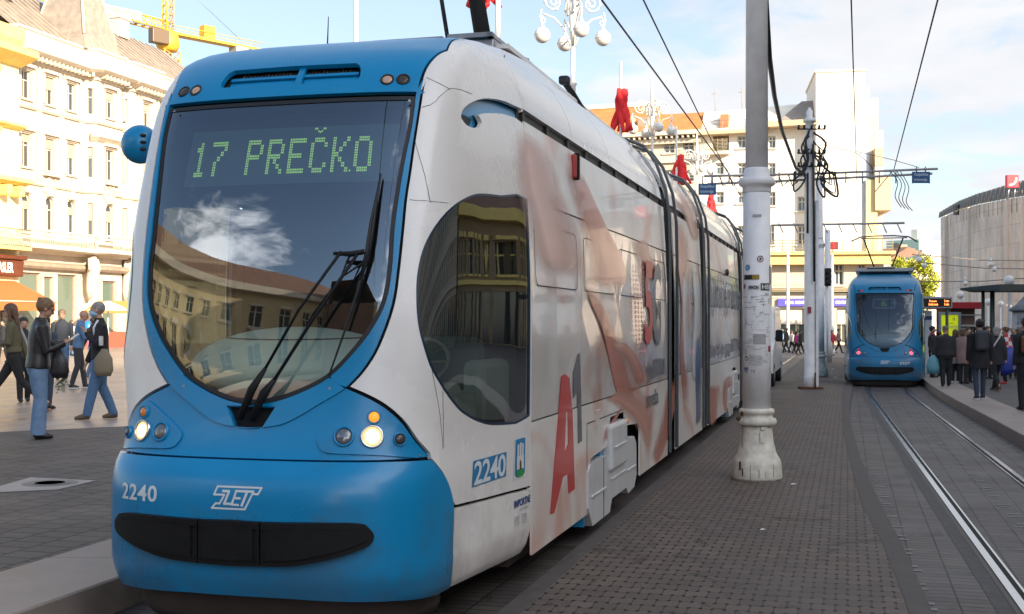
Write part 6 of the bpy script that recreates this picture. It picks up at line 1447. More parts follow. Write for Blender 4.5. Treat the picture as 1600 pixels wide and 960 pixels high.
# red banners by the shop
for i,(px,lab) in enumerate(((1274.5,'narrow red banner between the cable pole and ornate pole'),(1294.5,'narrow red banner left of the slim mast'))):
    p=at(px,510,74); t_=thing('beach_flag',lab,'banner',(p.x,p.y,0),group='red banners'); k=MB(); k.box((-.13,-.02,.7),(.13,.02,2.75),bev=.01); k.build('cloth',mat('banner_red',(.60,.08,.10),.7),t_); k=MB(); k.tube([(-.15,0,0),(-.15,0,2.8)],.02,5); k.build('stick',STEEL,t_)
# overhead wires
WIRE=mat('wire_black',(.01,.012,.014),.5)
def wire(lab,pts,r_=.012,grp='overhead wires'):
    k=MB(); k.tube([Vector(p) for p in pts],r_,6); return tag(k.build('overhead_wire',WIRE),lab,'wire',grp)
wire('left contact wire of the near track running down to the cross arm',[(-4.5,-6,6.3),(1.22,16.6,6.25),(5.9,33.2,5.95)],.016)
wire('steep wire right beside the near contact wire left of the big pole',[(-3.5,-6,6.4),(1.79,16.6,6.25),(5.95,34,6.15),(9,46,6.0)],.013)
wire('thin wire rising above the far tram left of centre',[(-1.6,-6,6.25),(4.63,16.6,6.25),(14.8,52,6.15)],.011)
wire('dark wire slanting down to the right end of the cross arm',[(-.5,-6,6.2),(5.8,16.6,6.2),(10.9,34.7,6.2),(10.75,36,5.7)],.013)
wire('thick black cable sagging from the big pole to the cable pole',[Vector(pc)+Vector((.1,.0,5.6)),at(1202,90,15.2),at(1210,150,18),at(1222,205,23),at(1243,262,30.5),at(1258,274,32.7)],.035)
wire('pale thin wire between the cable pole and the right sign',[at(1283,220,32.8),at(1330,235,32.8),at(1395,250,32.8),at(1436,262,32.8)],.008)
wire('second thin wire below it from the cable pole',[at(1285,226,32.8),at(1340,240,32.8),at(1362,260,32.8),at(1364,272,32.8)],.010)
for i,(a,b,Y,lab) in enumerate((((1425,398),(1640,408),64,'upper span wire across the scaffold netting'),((1436,410),(1640,421),60,'span wire with hanging globes across the netting'),((1420,440),(1640,432),56,'low span wire above the shelter roof'))):
    A_,B_=at(*a,Y),at(*b,Y); k=MB(); k.tube([A_,A_.lerp(B_,.5)-Vector((0,0,.12)),B_],.025,4); tag(k.build('span_wire',mat('wire_pale',(.34,.30,.26),.6)),lab,'wire','span wires over the stop')
GLB=mat('globe_white',(.72,.69,.66),.35,coat=.3)
# hanging globes
for i,(px,py,r_,Y,lab) in enumerate(((1436,406,4.6,60,'hanging white globe lamp nearest the tree, left one'),(1444.5,415,4.2,60,'hanging white globe lamp just right of the leftmost'),(1548,414,4.2,60,'grey hanging globe lamp near the middle of the netting'),(1553,421,4.4,60,'white hanging globe lamp beside the grey one'),(1508.5,443,4.0,56,'lowest hanging globe lamp above the shelter tip'))):
    p=at(px,py,Y); t_=thing('hanging_globe_lamp',lab,'lamp',tuple(p),group='globe lamps hung on wires'); rr_=r_/F*Y; k=MB(); k.ball((0,0,0),rr_,14); k.build('globe',GLB,t_); k=MB(); k.tube([(0,0,rr_*.8),(0,0,rr_*2.6)],rr_*.3,8); k.build('stem',GLB,t_)
def globe_lamp(px,py,r_,Y,lab,fancy=False):
    p=at(px,py,Y); t_=thing('globe_lamp',lab,'street lamp',(p.x,p.y,.2),group='white globe lamps on posts'); rr_=r_/F*Y; z=p.z-.2
    k=MB(); k.ball((0,0,z),rr_,18); k.build('globe',GLB,t_); k=MB(); k.lathe([(.16,0),(.15,.3),(.10,.35),(.10,.9),(.13,1.0),(.07,1.1),(.05,z-rr_*1.1),(.09,z-rr_*.9)] if fancy else [(.07,0),(.05,.5),(.035,z-rr_)],n=14); k.build('post',PW,t_)
globe_lamp(1577,438.5,8,48,'largest white globe lamp on a baluster post above the shelter roof',True); globe_lamp(1500,461,6,58,'white globe lamp just left of the shelter roof tip'); globe_lamp(1544,472,5.2,72,'small white globe lamp between the shelter posts'); globe_lamp(1563.5,475,4.6,80,'smaller white globe lamp right of the second shelter post'); globe_lamp(1576,478.5,4,88,'smallest white globe lamp half behind the baluster post')
# candelabra lamps
def candelabra(px,pyg,Y,lab,s_=1.0,proto=[None]):
    p=at(px,pyg,Y); 
    if proto[0] is None:
        t_=thing('candelabra_lamp',lab,'street lamp',(0,0,0),group='white candelabra lamps'); proto[0]=t_
        k=MB(); k.lathe([(.2,-11),(.2,-9.5),(.10,-9.3),(.09,-1.6),(.13,-1.55),(.13,-1.5),(.07,-1.45),(.07,-.2),(.10,0),(.12,.5),(.10,1.5),(.05,2.4),(.02,2.6)],n=14); k.build('post',mat('lamp_white',(.72,.70,.66),.5),t_)
        for j in range(4):
            an=R(35+90*j) if False else R(12+90*j); u=Vector((math.cos(an),math.sin(an),0)); k=MB()
            def Q(r_,z): return u*r_+Vector((0,0,z))
            sp=[Q(.62+(.52-.045*i)*math.cos(R(-90+i*42)),1.05+(.52-.045*i)*math.sin(R(-90+i*42))*1.0) for i in range(24) if .52-.045*i>.06] if False else []
            # volute
            for i in range(46):
                r_=.50*math.exp(-.045*i); a_=R(215-18*i); sp.append(Q(.60+r_*math.cos(a_),1.0+r_*math.sin(a_)))
            k.tube(sp[::2],.03,6); k.tube([Q(.08,-.35),Q(.25,.15),Q(.6,.5),Q(.95,.62)],.03,6); k.tube([Q(1.0,.75),Q(1.06,.5),Q(1.0,.38),Q(.98,.22)],.025,6)
            for i in range(0,30,6):
                c_=sp[i]; k.ball(c_,.06,6)
            sp2=[Q(.95+.12*math.exp(-.06*i)*math.cos(R(90-30*i)),.42+.12*math.exp(-.06*i)*math.sin(R(90-30*i))) for i in range(16)]; k.tube(sp2,.018,5)
            br=k.build('scroll_bracket',mat('lamp_white',(.72,.70,.66),.5),t_)
            k=MB(); c_=Q(.98,-.05); k.ball(c_,.25,18); g_=k.build('globe',mat('lamp_globe',(.74,.70,.64),.3,coat=.3),br)
            k=MB(); k.lathe([(.256,-.012),(.262,0),(.256,.012)],c_,20); k.lathe([(.09,.2),(.06,.3),(.03,.38)],c_,10); k.build('globe_band',mat('lamp_white',(.72,.7,.66)),g_)
        t_.location=p; return t_
    c=copy_tree(proto[0]); c.location=p; c['label']=lab; return c
candelabra(895,55,38,'large white candelabra lamp nearest, above the near tram roof'); candelabra(1019,202,60,'white candelabra lamp in front of the orange roof'); candelabra(1089,266,84,'white candelabra lamp between two red flags'); candelabra(1137,322,110,'smallest white candelabra lamp under the blue sign left of the big pole')
# flag poles with furled red flags
FLR=mat('flag_red',(.75,.025,.03),.8,var=.15,vs=6)
def flagpole(px,pytop,Y,fx,fy0,fy1,lab,spread=1.0,seed=1):
    p=at(px,pytop,Y); t_=thing('flag_pole',lab,'flagpole',(p.x,p.y,0),group='flag poles with hanging red flags'); k=MB(); k.lathe([(.10,0),(.09,2),(.055,p.z),(.01,p.z+.08)],n=12); k.build('mast',mat('lamp_white',(.72,.7,.66)),t_)
    sc=Y/F; rnd=random.Random(seed); z0=CAMH+(HZ-fy0)*sc; z1=CAMH+(HZ-fy1)*sc; k=MB(); H_=z0-z1
    for i in range(9):
        x0=(fx-px)*sc+rnd.uniform(-.10,.10); x=x0; pts=[]; r0=rnd.uniform(.08,.13)
        for j in range(9):
            f=j/8; pts.append(Vector((x0+(i-4)*.09*spread*f**1.3+.05*math.sin(i*2+j*1.4),rnd.uniform(-.07,.07)+.1*math.sin(i),z0-H_*f*(1-.07*abs(i-4)/4)+rnd.uniform(-.03,.03))))
        k.tube(pts,[(r0*(.5+.6*math.sin(math.pi*min(1,.25+f_*.7))),r0*.45) for f_ in [j/8 for j in range(9)]],7)
    k.build('furled_flag',FLR,t_)
flagpole(778,-60,28,757,-30,11,'flag pole with a red flag hanging above the near tram roof',.7,1); flagpole(970,99,46,972,140,208,'flag pole with a furled red flag before the orange roof',1.1,2); flagpole(1057,200,66,1062,243,290,'flag pole with a furled red flag left of the blue sign',1.4,3); flagpole(1108,262,92,1111,303,337,'flag pole with a small red flag just below the blue sign',1.1,4); flagpole(556,-60,30,552,-60,-30,'white flag pole rising behind the near tram roof top',.5,5)
# ================================================================ TREE
TRK=mat('bark',(.10,.075,.05),.9,var=.3,vs=5,bump=.5,bs=20)
LF=mat('leaves_lime',(.40,.42,.03),.75,var=.3,vs=1.2)
tr=thing('plane_tree','lime green leafy tree between the far tram and the netting','tree',tuple(at(1424,503,88)[:2])+(0,))
k=MB(); k.tube([(0,0,0),(.1,0,1.5),(0,.1,2.8),(.15,0,4.2)],[.28,.22,.17,.08],10)
rnd=random.Random(4)
for i in range(11):
    an=rnd.uniform(0,6.28); k.tube([(0,0,2.2+.15*i),(.8*math.cos(an),.8*math.sin(an),3.0+.2*i),(1.7*math.cos(an),1.7*math.sin(an),3.5+.25*i)],[.09,.06,.02],6)
k.build('trunk',TRK,tr)
k=MB(); cl_=[(rnd.uniform(-1.75,1.75),rnd.uniform(-1.5,1.5),rnd.uniform(2.5,6.3)) for i in range(70)]
cl_=[c for c in cl_ if (c[0]/2.1)**2+(c[1]/1.8)**2+((c[2]-4.3)/2.3)**2<1]
vs=[];fs=[]
for c in cl_:
    for j in range(210):
        d=Vector((rnd.gauss(0,1),rnd.gauss(0,1),rnd.gauss(0,1))); d=d.normalized()*rnd.random()**.5*.52; p=Vector(c)+d; a=Vector((rnd.uniform(-1,1),rnd.uniform(-1,1),rnd.uniform(-1,1))).normalized()*.095; b=a.cross(Vector((rnd.uniform(-1,1),rnd.uniform(-1,1),rnd.uniform(-1,1)))).normalized()*.065
        q=len(vs); vs+=[p-a,p+b,p+a,p-b]; fs.append((q,q+1,q+2,q+3))
k.add(vs,fs); k.build('crown',LF,tr,recalc=False)
# ================================================================ STOP FURNITURE ON THE RIGHT
DG=mat('dark_green_steel',(.05,.06,.055),.5,var=.15)
sh_=at(1552,503,40); t_=thing('tram_shelter','dark steel shelter roof on round posts over the crowded platform','shelter',(sh_.x,sh_.y,.2))
x0=at(1500,503,40).x-sh_.x; zr=zz(452,40)-.2
k=MB(); k.add([Vector(p) for p in ((x0,0,zr-.03),(x0+.9,-1.0,zr-.08),(8,-1.3,zr-.08),(8,1.6,zr-.08),(x0+.9,1.3,zr-.08),(x0,0,zr+.03),(x0+.9,-1.0,zr+.13),(8,-1.3,zr+.13),(8,1.6,zr+.13),(x0+.9,1.3,zr+.13))],[(0,1,2,3,4),(5,6,7,8,9),(0,1,6,5),(1,2,7,6),(2,3,8,7),(3,4,9,8),(4,0,5,9)]); k.build('roof',DG,t_)
for px in (1536,1550.5): 
    x=at(px,503,40).x-sh_.x; k=MB(); k.tube([(x,0,0),(x,0,zr-.05)],.055 if px<1540 else .075,12); k.build('post',DG,t_)
k=MB(); k.tube([(5,0,0),(5,0,zr-.05)],.07,12); k.build('post',DG,t_)
# departure display
p=at(1464,473,39); t_=thing('departure_display','grey departure display with orange lines of text beside the far tram','display',(p.x+.35,p.y,.2)); x0=at(1446,503,39).x-p.x-.35; x1=at(1487,503,39).x-p.x-.35; z0,z1=zz(482,39)-.2,zz(464,39)-.2
k=MB(); k.box((x0-.25,-.08,z0),(x1,.1,z1),bev=.02); k.build('housing',mat('display_grey',(.30,.32,.34),.45),t_); k=MB(); k.box((x0-.2,-.085,z0+.05),(x1-.05,-.079,z1-.06)); sc_=k.build('screen',mat('screen_dark',(.02,.02,.02),.3),t_)
k=MB(); 
for a_,b_,tx,zz0 in ((.10,.36,'Črnomerec',.20),(.08,.40,'Savski most',.09),(.62,.78,'2 min',.20),(.62,.78,'5 min',.09)): text_on(k,tx,lambda u,v:Vector((x0+(a_+(b_-a_)*u)*(x1-x0)*1.1,-.088,z0+zz0+.075*v)),.03)
k.build('led_lettering',LEDR,sc_); k=MB(); k.tube([(x1-.15,0,0),(x1-.15,0,z0)],.05,8); k.build('post',DG,t_)
p=at(1450.5,500,39.5); t_=thing('timetable_post','white timetable post with a dark blue stop plate by the far tram','stop post',(p.x,p.y,.2)); k=MB(); k.box((-.11,-.03,.0),(.11,.03,zz(486,39.5)-.2)); k.build('panel',mat('panel_white',(.5,.52,.55),.5),t_); k=MB(); k.box((-.112,-.04,zz(500,39.5)-.2),(.112,-.031,zz(494,39.5)-.2)); k.build('blue_plate',mat('plate_navy',(.02,.05,.20),.5),t_)
# yellow poster case
p=at(1483,503,43); t_=thing('poster_case','grey framed poster case with a bright yellow poster','poster case',(p.x,p.y,.2)); w_=17.5/F*43; z1=zz(488,43)-.2
k=MB(); plate_geo(k,rect(-w_,w_,.25,z1),[rect(-w_+.09,w_-.09,.4,z1-.10)],lambda u,z,d:Vector((u,d-.08,z)),.2); k.box((-.25,-.05,0),(.25,.08,.25)); k.build('frame',mat('display_grey',(.3,.32,.34)),t_)
k=MB(); k.box((-w_+.09,-.03,.4),(w_-.09,.02,z1-.1)); ps_=k.build('poster',mat('poster_yellow',(.58,.66,.01),.5,emit=.25),t_)
k=MB(); text_on(k,'TVOJ GRAD',lambda u,v:Vector((-.16+.32*u,-.034,z1-.42+.04*v)),.02); k.box((.12,-.034,z1-.30),(.14,-.031,z1-.20)); k.box((.17,-.034,z1-.30),(.19,-.031,z1-.20)); k.build('poster_lettering',mat('print_dark',(.12,.10,.02),.6),ps_)
k=MB(); text_on(k,'ZAGREB',lambda u,v:Vector((-.30+.60*u,-.034,z1-.58+.11*v)),.03); k.build('poster_title',mat('print_pale',(.7,.75,.3),.6),ps_)
# kiosk with red canopy
p=at(1508,503,52); t_=thing('kiosk','kiosk with a dark red canopy and pale horizontal bars behind the crowd','kiosk',(p.x,p.y,.2)); x0,x1=at(1487,503,52).x-p.x,at(1530,503,52).x-p.x; z0,z1=zz(483,52)-.2,zz(472.5,52)-.2
k=MB(); k.box((x0-.4,-.6,z0),(x1,2,z1),bev=.03); k.build('canopy',mat('canopy_red',(.32,.008,.015),.5),t_)
k=MB(); k.box((x0,.1,0),(x1-.15,1.9,z0)); k.build('kiosk_body',mat('kiosk_brown',(.12,.07,.05),.6,var=.3),t_)
k=MB(); [k.box((x0+.2,-.05,z_),(x1+.1,.06,z_+.07)) for z_ in (.5,1.0,1.45,1.9)]; k.build('bar_rail',mat('bar_pale',(.42,.40,.38),.5),t_)
# advertising column
p=at(1602,503,46); t_=thing('advertising_column','round advertising column with a conical grey cap at the right edge','advertising column',(p.x,p.y,.2)); r_=19/F*46; z1=zz(487,46)-.2; z2=zz(468,46)-.2
k=MB(); k.lathe([(r_+.1,0),(r_+.1,.25),(r_,.3),(r_,z1)],n=28); cb_=k.build('column',mat('column_cream',(.50,.44,.40),.7,var=.12,vs=3),t_); k=MB(); k.lathe([(r_+.10,z1),(r_+.12,z1+.08),(r_*.72,z1+.26),(r_*.35,z2),(.05,z2+.12),(.03,z2+.3),(0,z2+.32)],n=28); k.build('cap',mat('cap_grey',(.17,.17,.18),.6,var=.2),t_)
k=MB()
for i in range(10):
    a0=R(-150+i*14); 
    for j in range(3):
        z_=.7+j*.42; vs=[Vector((math.cos(a0+d)*(r_+.006),math.sin(a0+d)*(r_+.006),z_+e)) for d,e in ((0,0),(.19,0),(.19,.34),(0,.34))]; k.add(vs,[(0,1,2,3)])
k.build('posters',mat('poster_greys',(.34,.31,.34),.7,var=.5,vs=14),cb_)
# ================================================================ WHITE VAN BEHIND THE NEAR TRAM
vx=at(1208,503,33.6).x; t_=thing('white_van','white van with a black mirror following behind the near tram','van',(vx-1.0,33.7,0),-math.atan(.276))
vp=[(0,.42),(.05,.95),(.12,1.05),(.95,1.28),(1.75,2.12),(2.1,2.24),(5.2,2.26),(5.3,2.1),(5.32,.45)]
k=MB(); 
n=len(vp); vs=[]
for x,sc in ((-.99,0),(-.93,.06),(.93,.06),(.99,0)):
    for y_,z_ in vp: vs.append(Vector((x*(1 if z_<1.3 else .93),y_,z_+(sc if z_>2 else 0))))
k.add(vs,[(a*n+i,a*n+(i+1)%n,(a+1)*n+(i+1)%n,(a+1)*n+i) for a in range(3) for i in range(n)]+[tuple(range(n)),tuple(range(3*n,4*n))[::-1]]); k.build('body',mat('van_white',(.68,.66,.63),.3,coat=.4,var=.04),t_)
k=MB(); k.add([Vector(p) for p in ((-.82,.98,1.31),(.82,.98,1.31),(.78,1.72,2.10),(-.78,1.72,2.10))],[(0,1,2,3)]); k.build('windscreen',WGLS,t_).location=(0,-.02,.02)
for sg in (1,-1):
    k=MB(); k.add([Vector(p) for p in ((sg*.985,1.25,1.30),(sg*.985,2.3,1.30),(sg*.935,2.2,1.98),(sg*.935,1.72,1.98))],[(0,1,2,3)]); k.build('door_window',WGLS,t_)
    k=MB(); k.box((sg*1.0,1.15,1.28),(sg*1.2,1.32,1.62),bev=.04); k.tube([(sg*.93,1.3,1.35),(sg*1.1,1.25,1.4)],.03,6); k.build('side_mirror',BLACK,t_)
    for y_ in (.9,4.3):
        k=MB(); b_=MB(); b_.lathe([(.1,-.1),(.30,-.11),(.34,-.06),(.34,.06),(.30,.11),(.1,.1)],n=24); M_=Matrix.Translation((sg*.88,y_,.34))@Matrix.Rotation(R(90),4,'Y'); k.add([M_@v for v in b_.v],b_.f,True); w2_=k.build('wheel',RUB,t_)
        k=MB(); b_=MB(); b_.lathe([(.02,-.115),(.20,-.115),(.2,.115),(.02,.115)],n=18); k.add([M_@v for v in b_.v],b_.f,True); k.build('rim',STEEL,w2_)
    k=MB(); k.box((sg*.55,-.02,.72),(sg*.9,.08,.95),bev=.03); k.build('headlight',LENS,t_)
k=MB(); k.box((-.95,-.06,.25),(.95,.2,.52),bev=.05); k.build('bumper',BLACK,t_)
# ================================================================ PEOPLE
SKIN=mat('skin',(.42,.235,.16),.55,var=.08,vs=9)
CL=lambda n,c,r_=.85,b_=.25: mat('cloth_'+n,c,r_,var=.2,vs=9,bump=.9,bs=13)
HAIRM=lambda n,c: mat('hair_'+n,c,.55,var=.45,vs=60,bump=1,bs=90,stretch=(1,1,.25))
TOBAKE=[]
def remeshed(k,name,m,parent,vox,extra=None,iters=3):
    o=k.build(name,m,parent); md=o.modifiers.new('r','REMESH'); md.mode='VOXEL'; md.voxel_size=vox; md.use_smooth_shade=True
    s_=o.modifiers.new('s','SMOOTH'); s_.factor=.5; s_.iterations=iters
    TOBAKE.append((o,extra)); return o
def bake_people():
    dg=bpy.context.evaluated_depsgraph_get(); dg.update(); res=[]
    for o,ex in TOBAKE: res.append(bpy.data.meshes.new_from_object(o.evaluated_get(dg),preserve_all_data_layers=False,depsgraph=dg))
    for (o,ex),me in zip(TOBAKE,res):
        nm=o.data.name; mt=o.data.materials[0]; o.modifiers.clear()
        if ex:
            bm=bmesh.new(); bm.from_mesh(me); vs=[bm.verts.new(v) for v in ex.v]
            for f in ex.f:
                try: fc=bm.faces.new([vs[i] for i in f]); fc.smooth=True
                except Exception: pass
            bm.to_mesh(me); bm.free()
        o.data=me; me.materials.clear(); me.materials.append(mt)
def limb(k,pts,rs,n=10): k.tube(pts,rs,n)
def lerp3(a,b,f): return Vector(a)*(1-f)+Vector(b)*f
def person(label,loc,rz,H=1.75,top=None,top_len=.46,trouser=None,flare=0,shoes=None,hair=None,hairm=None,stride=0,lead=1,lean=0,nod=0,armL=None,armR=None,vox=.013,bulk=1.0,coat=0,extras=(),near=False,group='people at the tram stop',sole=None,turn=0,spread=.05,baggy=1.0,women=False):
    t=thing('person',label,'person',tuple(loc),rz,group)
    S=H; V=lambda x,y,z: Vector((x*S,y*S,z*S)); b=bulk
    ln=math.tan(lean)
    def sp(z): # spine offset
        return Vector((0,max(0,z-.5)*ln,0))
    def TV(x,y,z): return (Vector((x,y,z))+sp(z))*S
    sw=.098 if women else .110
    hipL=[V(-.048,0,.50),V(.048,0,.50)]; feet=[]
    legs=[]
    for sg in (-1,1):
        ph=stride*(1 if sg==lead else -1)
        ankle=Vector((sg*spread,ph*.24,.045+(.03 if ph<0 and stride>.5 else 0)))
        knee=Vector((sg*(spread*.5+.028),ph*.09+.018+(.02*abs(ph) if ph<0 else .0),.285))
        legs.append((Vector((sg*.047,0,.50)),knee,ankle))
    A={}
    for sg,arm in ((-1,armL),(1,armR)):
        sh=Vector((sg*sw,0,.80))+sp(.80)
        if arm is None:
            swg=-stride*(1 if sg==lead else -1)*.5
            el=sh+Vector((sg*.022,-.012+swg*.10,-.17)); ha=el+Vector((sg*.002,.035+swg*.14,-.155))
        else: el,ha=sh+Vector(arm[0]),sh+Vector(arm[1])
        A[sg]=(sh,el,ha)
    hc=Vector((0,.012,.926))+sp(.9)+Vector((0,math.sin(nod)*.035,-(1-math.cos(nod))*.05)); 
    # ---- body
    k=MB()
    k.tube([TV(0,.0,.47),TV(0,0,.53),TV(0,.0,.60),TV(0,.004,.70),TV(0,0,.77),TV(0,-.004,.815),TV(0,-.002,.84)],[(.078*S,.052*S),(.082*S,.055*S),(.066*S,.046*S),(.08*S,.052*S),(.085*S,.048*S),(.055*S,.035*S),(.03*S,.03*S)],14)
    k.tube([TV(0,-.004,.82),(hc+Vector((0,-.012,-.045)))*S],[.031*S,.029*S],10)
    # head: skull, jaw, nose, ears
    Mh=Matrix.Translation(hc*S)@Matrix.Rotation(-nod,4,'X')@Matrix.Rotation(turn,4,'Z')@Matrix.Scale(1.13,4)
    hd=MB(); hd.ball((0,-.004*S,.012*S),1,16,(.041*S,.051*S,.050*S)); hd.tube([Vector((0,.006*S,.01*S)),Vector((0,.016*S,-.03*S)),Vector((0,.022*S,-.050*S))],[(.038*S,.040*S),(.033*S,.034*S),(.019*S,.020*S)],12)
    hd.tube([Vector((0,.043*S,.014*S)),Vector((0,.056*S,-.008*S)),Vector((0,.048*S,-.014*S))],[.005*S,.0095*S,.006*S],6)
    for sg in (-1,1): hd.ball((sg*.041*S,-.002*S,.0),.012*S,8,(.5,.8,1.3))
    k.add([Mh@v for v in hd.v],hd.f,True)
    fing=MB()
    for sg in (-1,1):
        sh,el,ha=A[sg]; d=(ha-el).normalized(); hand=ha+d*.022
        k.tube([sh*S,lerp3(sh,el,.5)*S,el*S,lerp3(el,ha,.35)*S,ha*S],[.026*S*b,.025*S*b,.020*S*b,.021*S*b,.0145*S],10)
        k.tube([ha*S,(ha+d*.018)*S,(ha+d*.042)*S],[(.013*S,.011*S),(.019*S,.011*S),(.015*S,.009*S)],8)
        if near:
            side=d.cross(Vector((0,0,1))); side=side.normalized() if side.length>.1 else Vector((1,0,0)); pn=side.cross(d).normalized()
            for fi,(of,l_) in enumerate(((-.0135,.034),(-.0045,.041),(.0045,.038),(.0135,.030))):
                p0=ha+d*.036+side*of; curl=-.35*pn if d.z<-.5 else -.5*pn
                fing.tube([(p0)*S,(p0+d*l_*.5)*S,(p0+d*l_*.85+curl*l_*.5)*S],[.0052*S,.0048*S,.0035*S],6)
            p0=ha+d*.012+side*.015*(-sg); fing.tube([p0*S,(p0+side*(-sg)*.012+d*.016)*S,(p0+side*(-sg)*.014+d*.032-pn*.006)*S],[.0062*S,.0055*S,.004*S],6)
    for hp,kn,an in legs:
        k.tube([V(*hp),lerp3(hp,kn,.5)*S,V(*kn),lerp3(kn,an,.35)*S,V(*an)],[.047*S,.042*S,.031*S,.031*S,.020*S],10)
        k.tube([V(an.x,an.y-.02,.02),V(an.x,an.y+.05,.018),V(an.x,an.y+.09,.012)],[(.020*S,.016*S),(.024*S,.014*S),(.016*S,.009*S)],8)
    body=remeshed(k,'body',SKIN,t,vox*.8 if near else vox,fing if near else None,2)
    if near:
        e=MB()
        for sg in (-1,1): e.ball((sg*.016*S,.043*S,.008*S),.0052*S,6,(1.3,.6,.7))
        q=MB(); q.add([Mh@v for v in e.v],e.f,True); q.build('eyes',mat('eye_dark',(.03,.02,.015),.3),t)
        e=MB()
        for sg in (-1,1): e.tube([(sg*.008*S,.047*S,.019*S),(sg*.016*S,.0475*S,.0225*S),(sg*.026*S,.040*S,.019*S)],.0022*S,5)
        e.tube([(-.011*S,.046*S,-.030*S),(0,.050*S,-.0285*S),(.011*S,.046*S,-.030*S)],.0022*S,5)
        q=MB(); q.add([Mh@v for v in e.v],e.f,True); q.build('brows_and_mouth',mat('brow_brown',(.11,.05,.035),.7),t)
    # ---- trousers
    if trouser:
        k=MB(); k.tube([TV(0,0,.455),TV(0,0,.50),TV(0,0,.545),TV(0,0,.595)],[(.080*S*b,.056*S*b),(.094*S*b,.068*S*b),(.090*S*b,.064*S*b),(.080*S*b,.056*S*b)],16)
        for hp,kn,an in legs:
            w_=baggy; k.tube([V(hp.x,hp.y,.515),lerp3(hp,kn,.45)*S,V(*kn),lerp3(kn,an,.5)*S,V(an.x,an.y,.030)],[.058*S*w_,.052*S*w_,.040*S*w_,.037*S*w_*(1+flare*.5),.032*S*w_*(1+flare)],12)
        remeshed(k,'trousers',trouser,t,vox,None,2)
    # ---- top
    if top:
        z0=1-top_len-.03 if not coat else coat; k=MB(); th=.008
        w0=.100 if not coat else .110
        secs=[(z0,w0*b,.072*b),(max(z0+.03,.50),.100*b,.073*b),(.60,.090*b,.066*b),(.70,.097*b,.068*b),(.76,.102*b,.064*b),(.808,.094*b,.053*b),(.842,.050,.044),(.862,.038,.040)]
        secs=[q for i,q in enumerate(secs) if i==0 or q[0]>secs[i-1][0]+.01]
        k.tube([TV(0,0,z) for z,_,_ in secs],[(a*S,c*S) for _,a,c in secs],18)
        for sg in (-1,1):
            sh,el,ha=A[sg]; k.tube([(sh+Vector((-sg*.02,0,.0)))*S,(sh+Vector((sg*.004,0,-.01)))*S,lerp3(sh,el,.5)*S,el*S,lerp3(el,ha,.5)*S,lerp3(el,ha,.95)*S],[.036*S*b,.040*S*b,.035*S*b,.030*S*b,.027*S*b,.023*S*b],12)
        remeshed(k,'jacket' if top_len<.5 else 'coat',top,t,vox,None,2)
    # ---- shoes
    if shoes:
        for hp,kn,an in legs:
            k=MB(); lift=an.z-.045; k.tube([V(an.x,an.y-.028,.028+lift),V(an.x,an.y+.01,.030+lift*.8),V(an.x,an.y+.06,.022+lift*.3),V(an.x,an.y+.098,.015)],[(.022*S,.024*S),(.026*S,.030*S),(.028*S,.021*S),(.018*S,.012*S)],10); s1=remeshed(k,'shoe',shoes,t,.009,None,1)
            if sole: k=MB(); k.box(V(an.x-.027,an.y-.045,0),V(an.x+.027,an.y+.11,.013),bev=.01); k.build('sole',sole,s1)
    # ---- hair
    if hair and hair!='bald':
        k=MB(); rnd=random.Random(hash(label)%999); h=MB()
        if hair in('short','bob','long','bun','buzz'):
            f=1.0 if hair!='buzz' else .93
            h.ball((0,-.010*S,.020*S),1,18,(.0475*S*f,.056*S*f,.053*S*f))
            if hair in ('bob','long'):
                h.tube([Vector((0,-.030*S,.02*S)),Vector((0,-.036*S,-.03*S)),Vector((0,-.036*S,-.06*S))],[(.048*S,.034*S),(.050*S,.032*S),(.042*S,.024*S)],12)
            if hair=='long':
                h.tube([Vector((0,-.038*S,-.04*S)),Vector((0,-.045*S,-.10*S)),Vector((0,-.05*S,-.165*S))],[(.050*S,.024*S),(.050*S,.02*S),(.032*S,.012*S)],12)
                for sg in (-1,1): h.tube([Vector((sg*.036*S,.012*S,.035*S)),Vector((sg*.047*S,.0,-.02*S)),Vector((sg*.050*S,.0,-.09*S)),Vector((sg*.045*S,.005*S,-.14*S))],[.012*S,.014*S,.014*S,.006*S],8)
            if hair=='bun': h.ball((0,-.058*S,.035*S),.024*S,10)
            if hair in('short','bob'):
                for i in range(16):
                    a_=rnd.uniform(0,6.28); h.ball((.036*S*math.cos(a_),-.016*S+.040*S*math.sin(a_)*(.6 if math.sin(a_)>0 else 1),(.036+rnd.uniform(-.012,.010))*S),.014*S,6)
            hv=[Mh@v for v in h.v]
            # keep the face free: push front-lower verts up/back
            hv2=[]
            for v0,v in zip(h.v,hv):
                if v0.y>.022*S and v0.z<.026*S: v=Mh@Vector((v0.x*.86,min(v0.y,.030*S),max(v0.z,.020*S)))
                hv2.append(v)
            k.add(hv2,h.f,True); remeshed(k,'hair',hairm,t,.009 if near else .012,None,1)
    t['_hc']=0; del t['_hc']
    return t,A,Mh,S
JEAN=CL('jean_light',(.15,.24,.38)); JEAN2=CL('jean_blue',(.07,.14,.26)); BLK=CL('black',(.014,.014,.016)); BLK2=CL('black_soft',(.022,.022,.026)); LEATH=mat('leather_black',(.018,.017,.018),.42,bump=.5,bs=22,var=.2,vs=9); OLV=CL('olive',(.10,.09,.05)); DEN=CL('denim_shirt',(.09,.18,.31)); CHAR=CL('charcoal',(.035,.035,.04)); NAVY=CL('navy',(.03,.045,.08)); SHB=mat('shoe_black',(.015,.014,.015),.5); SHBR=mat('shoe_brown',(.10,.065,.04),.6); SOLE=mat('sole_white',(.6,.6,.6),.6)
HBR=HAIRM('brown',(.10,.05,.025)); HDK=HAIRM('dark',(.018,.013,.011)); HGR=HAIRM('grey',(.24,.22,.20)); HBL=HAIRM('streaked',(.17,.10,.05))
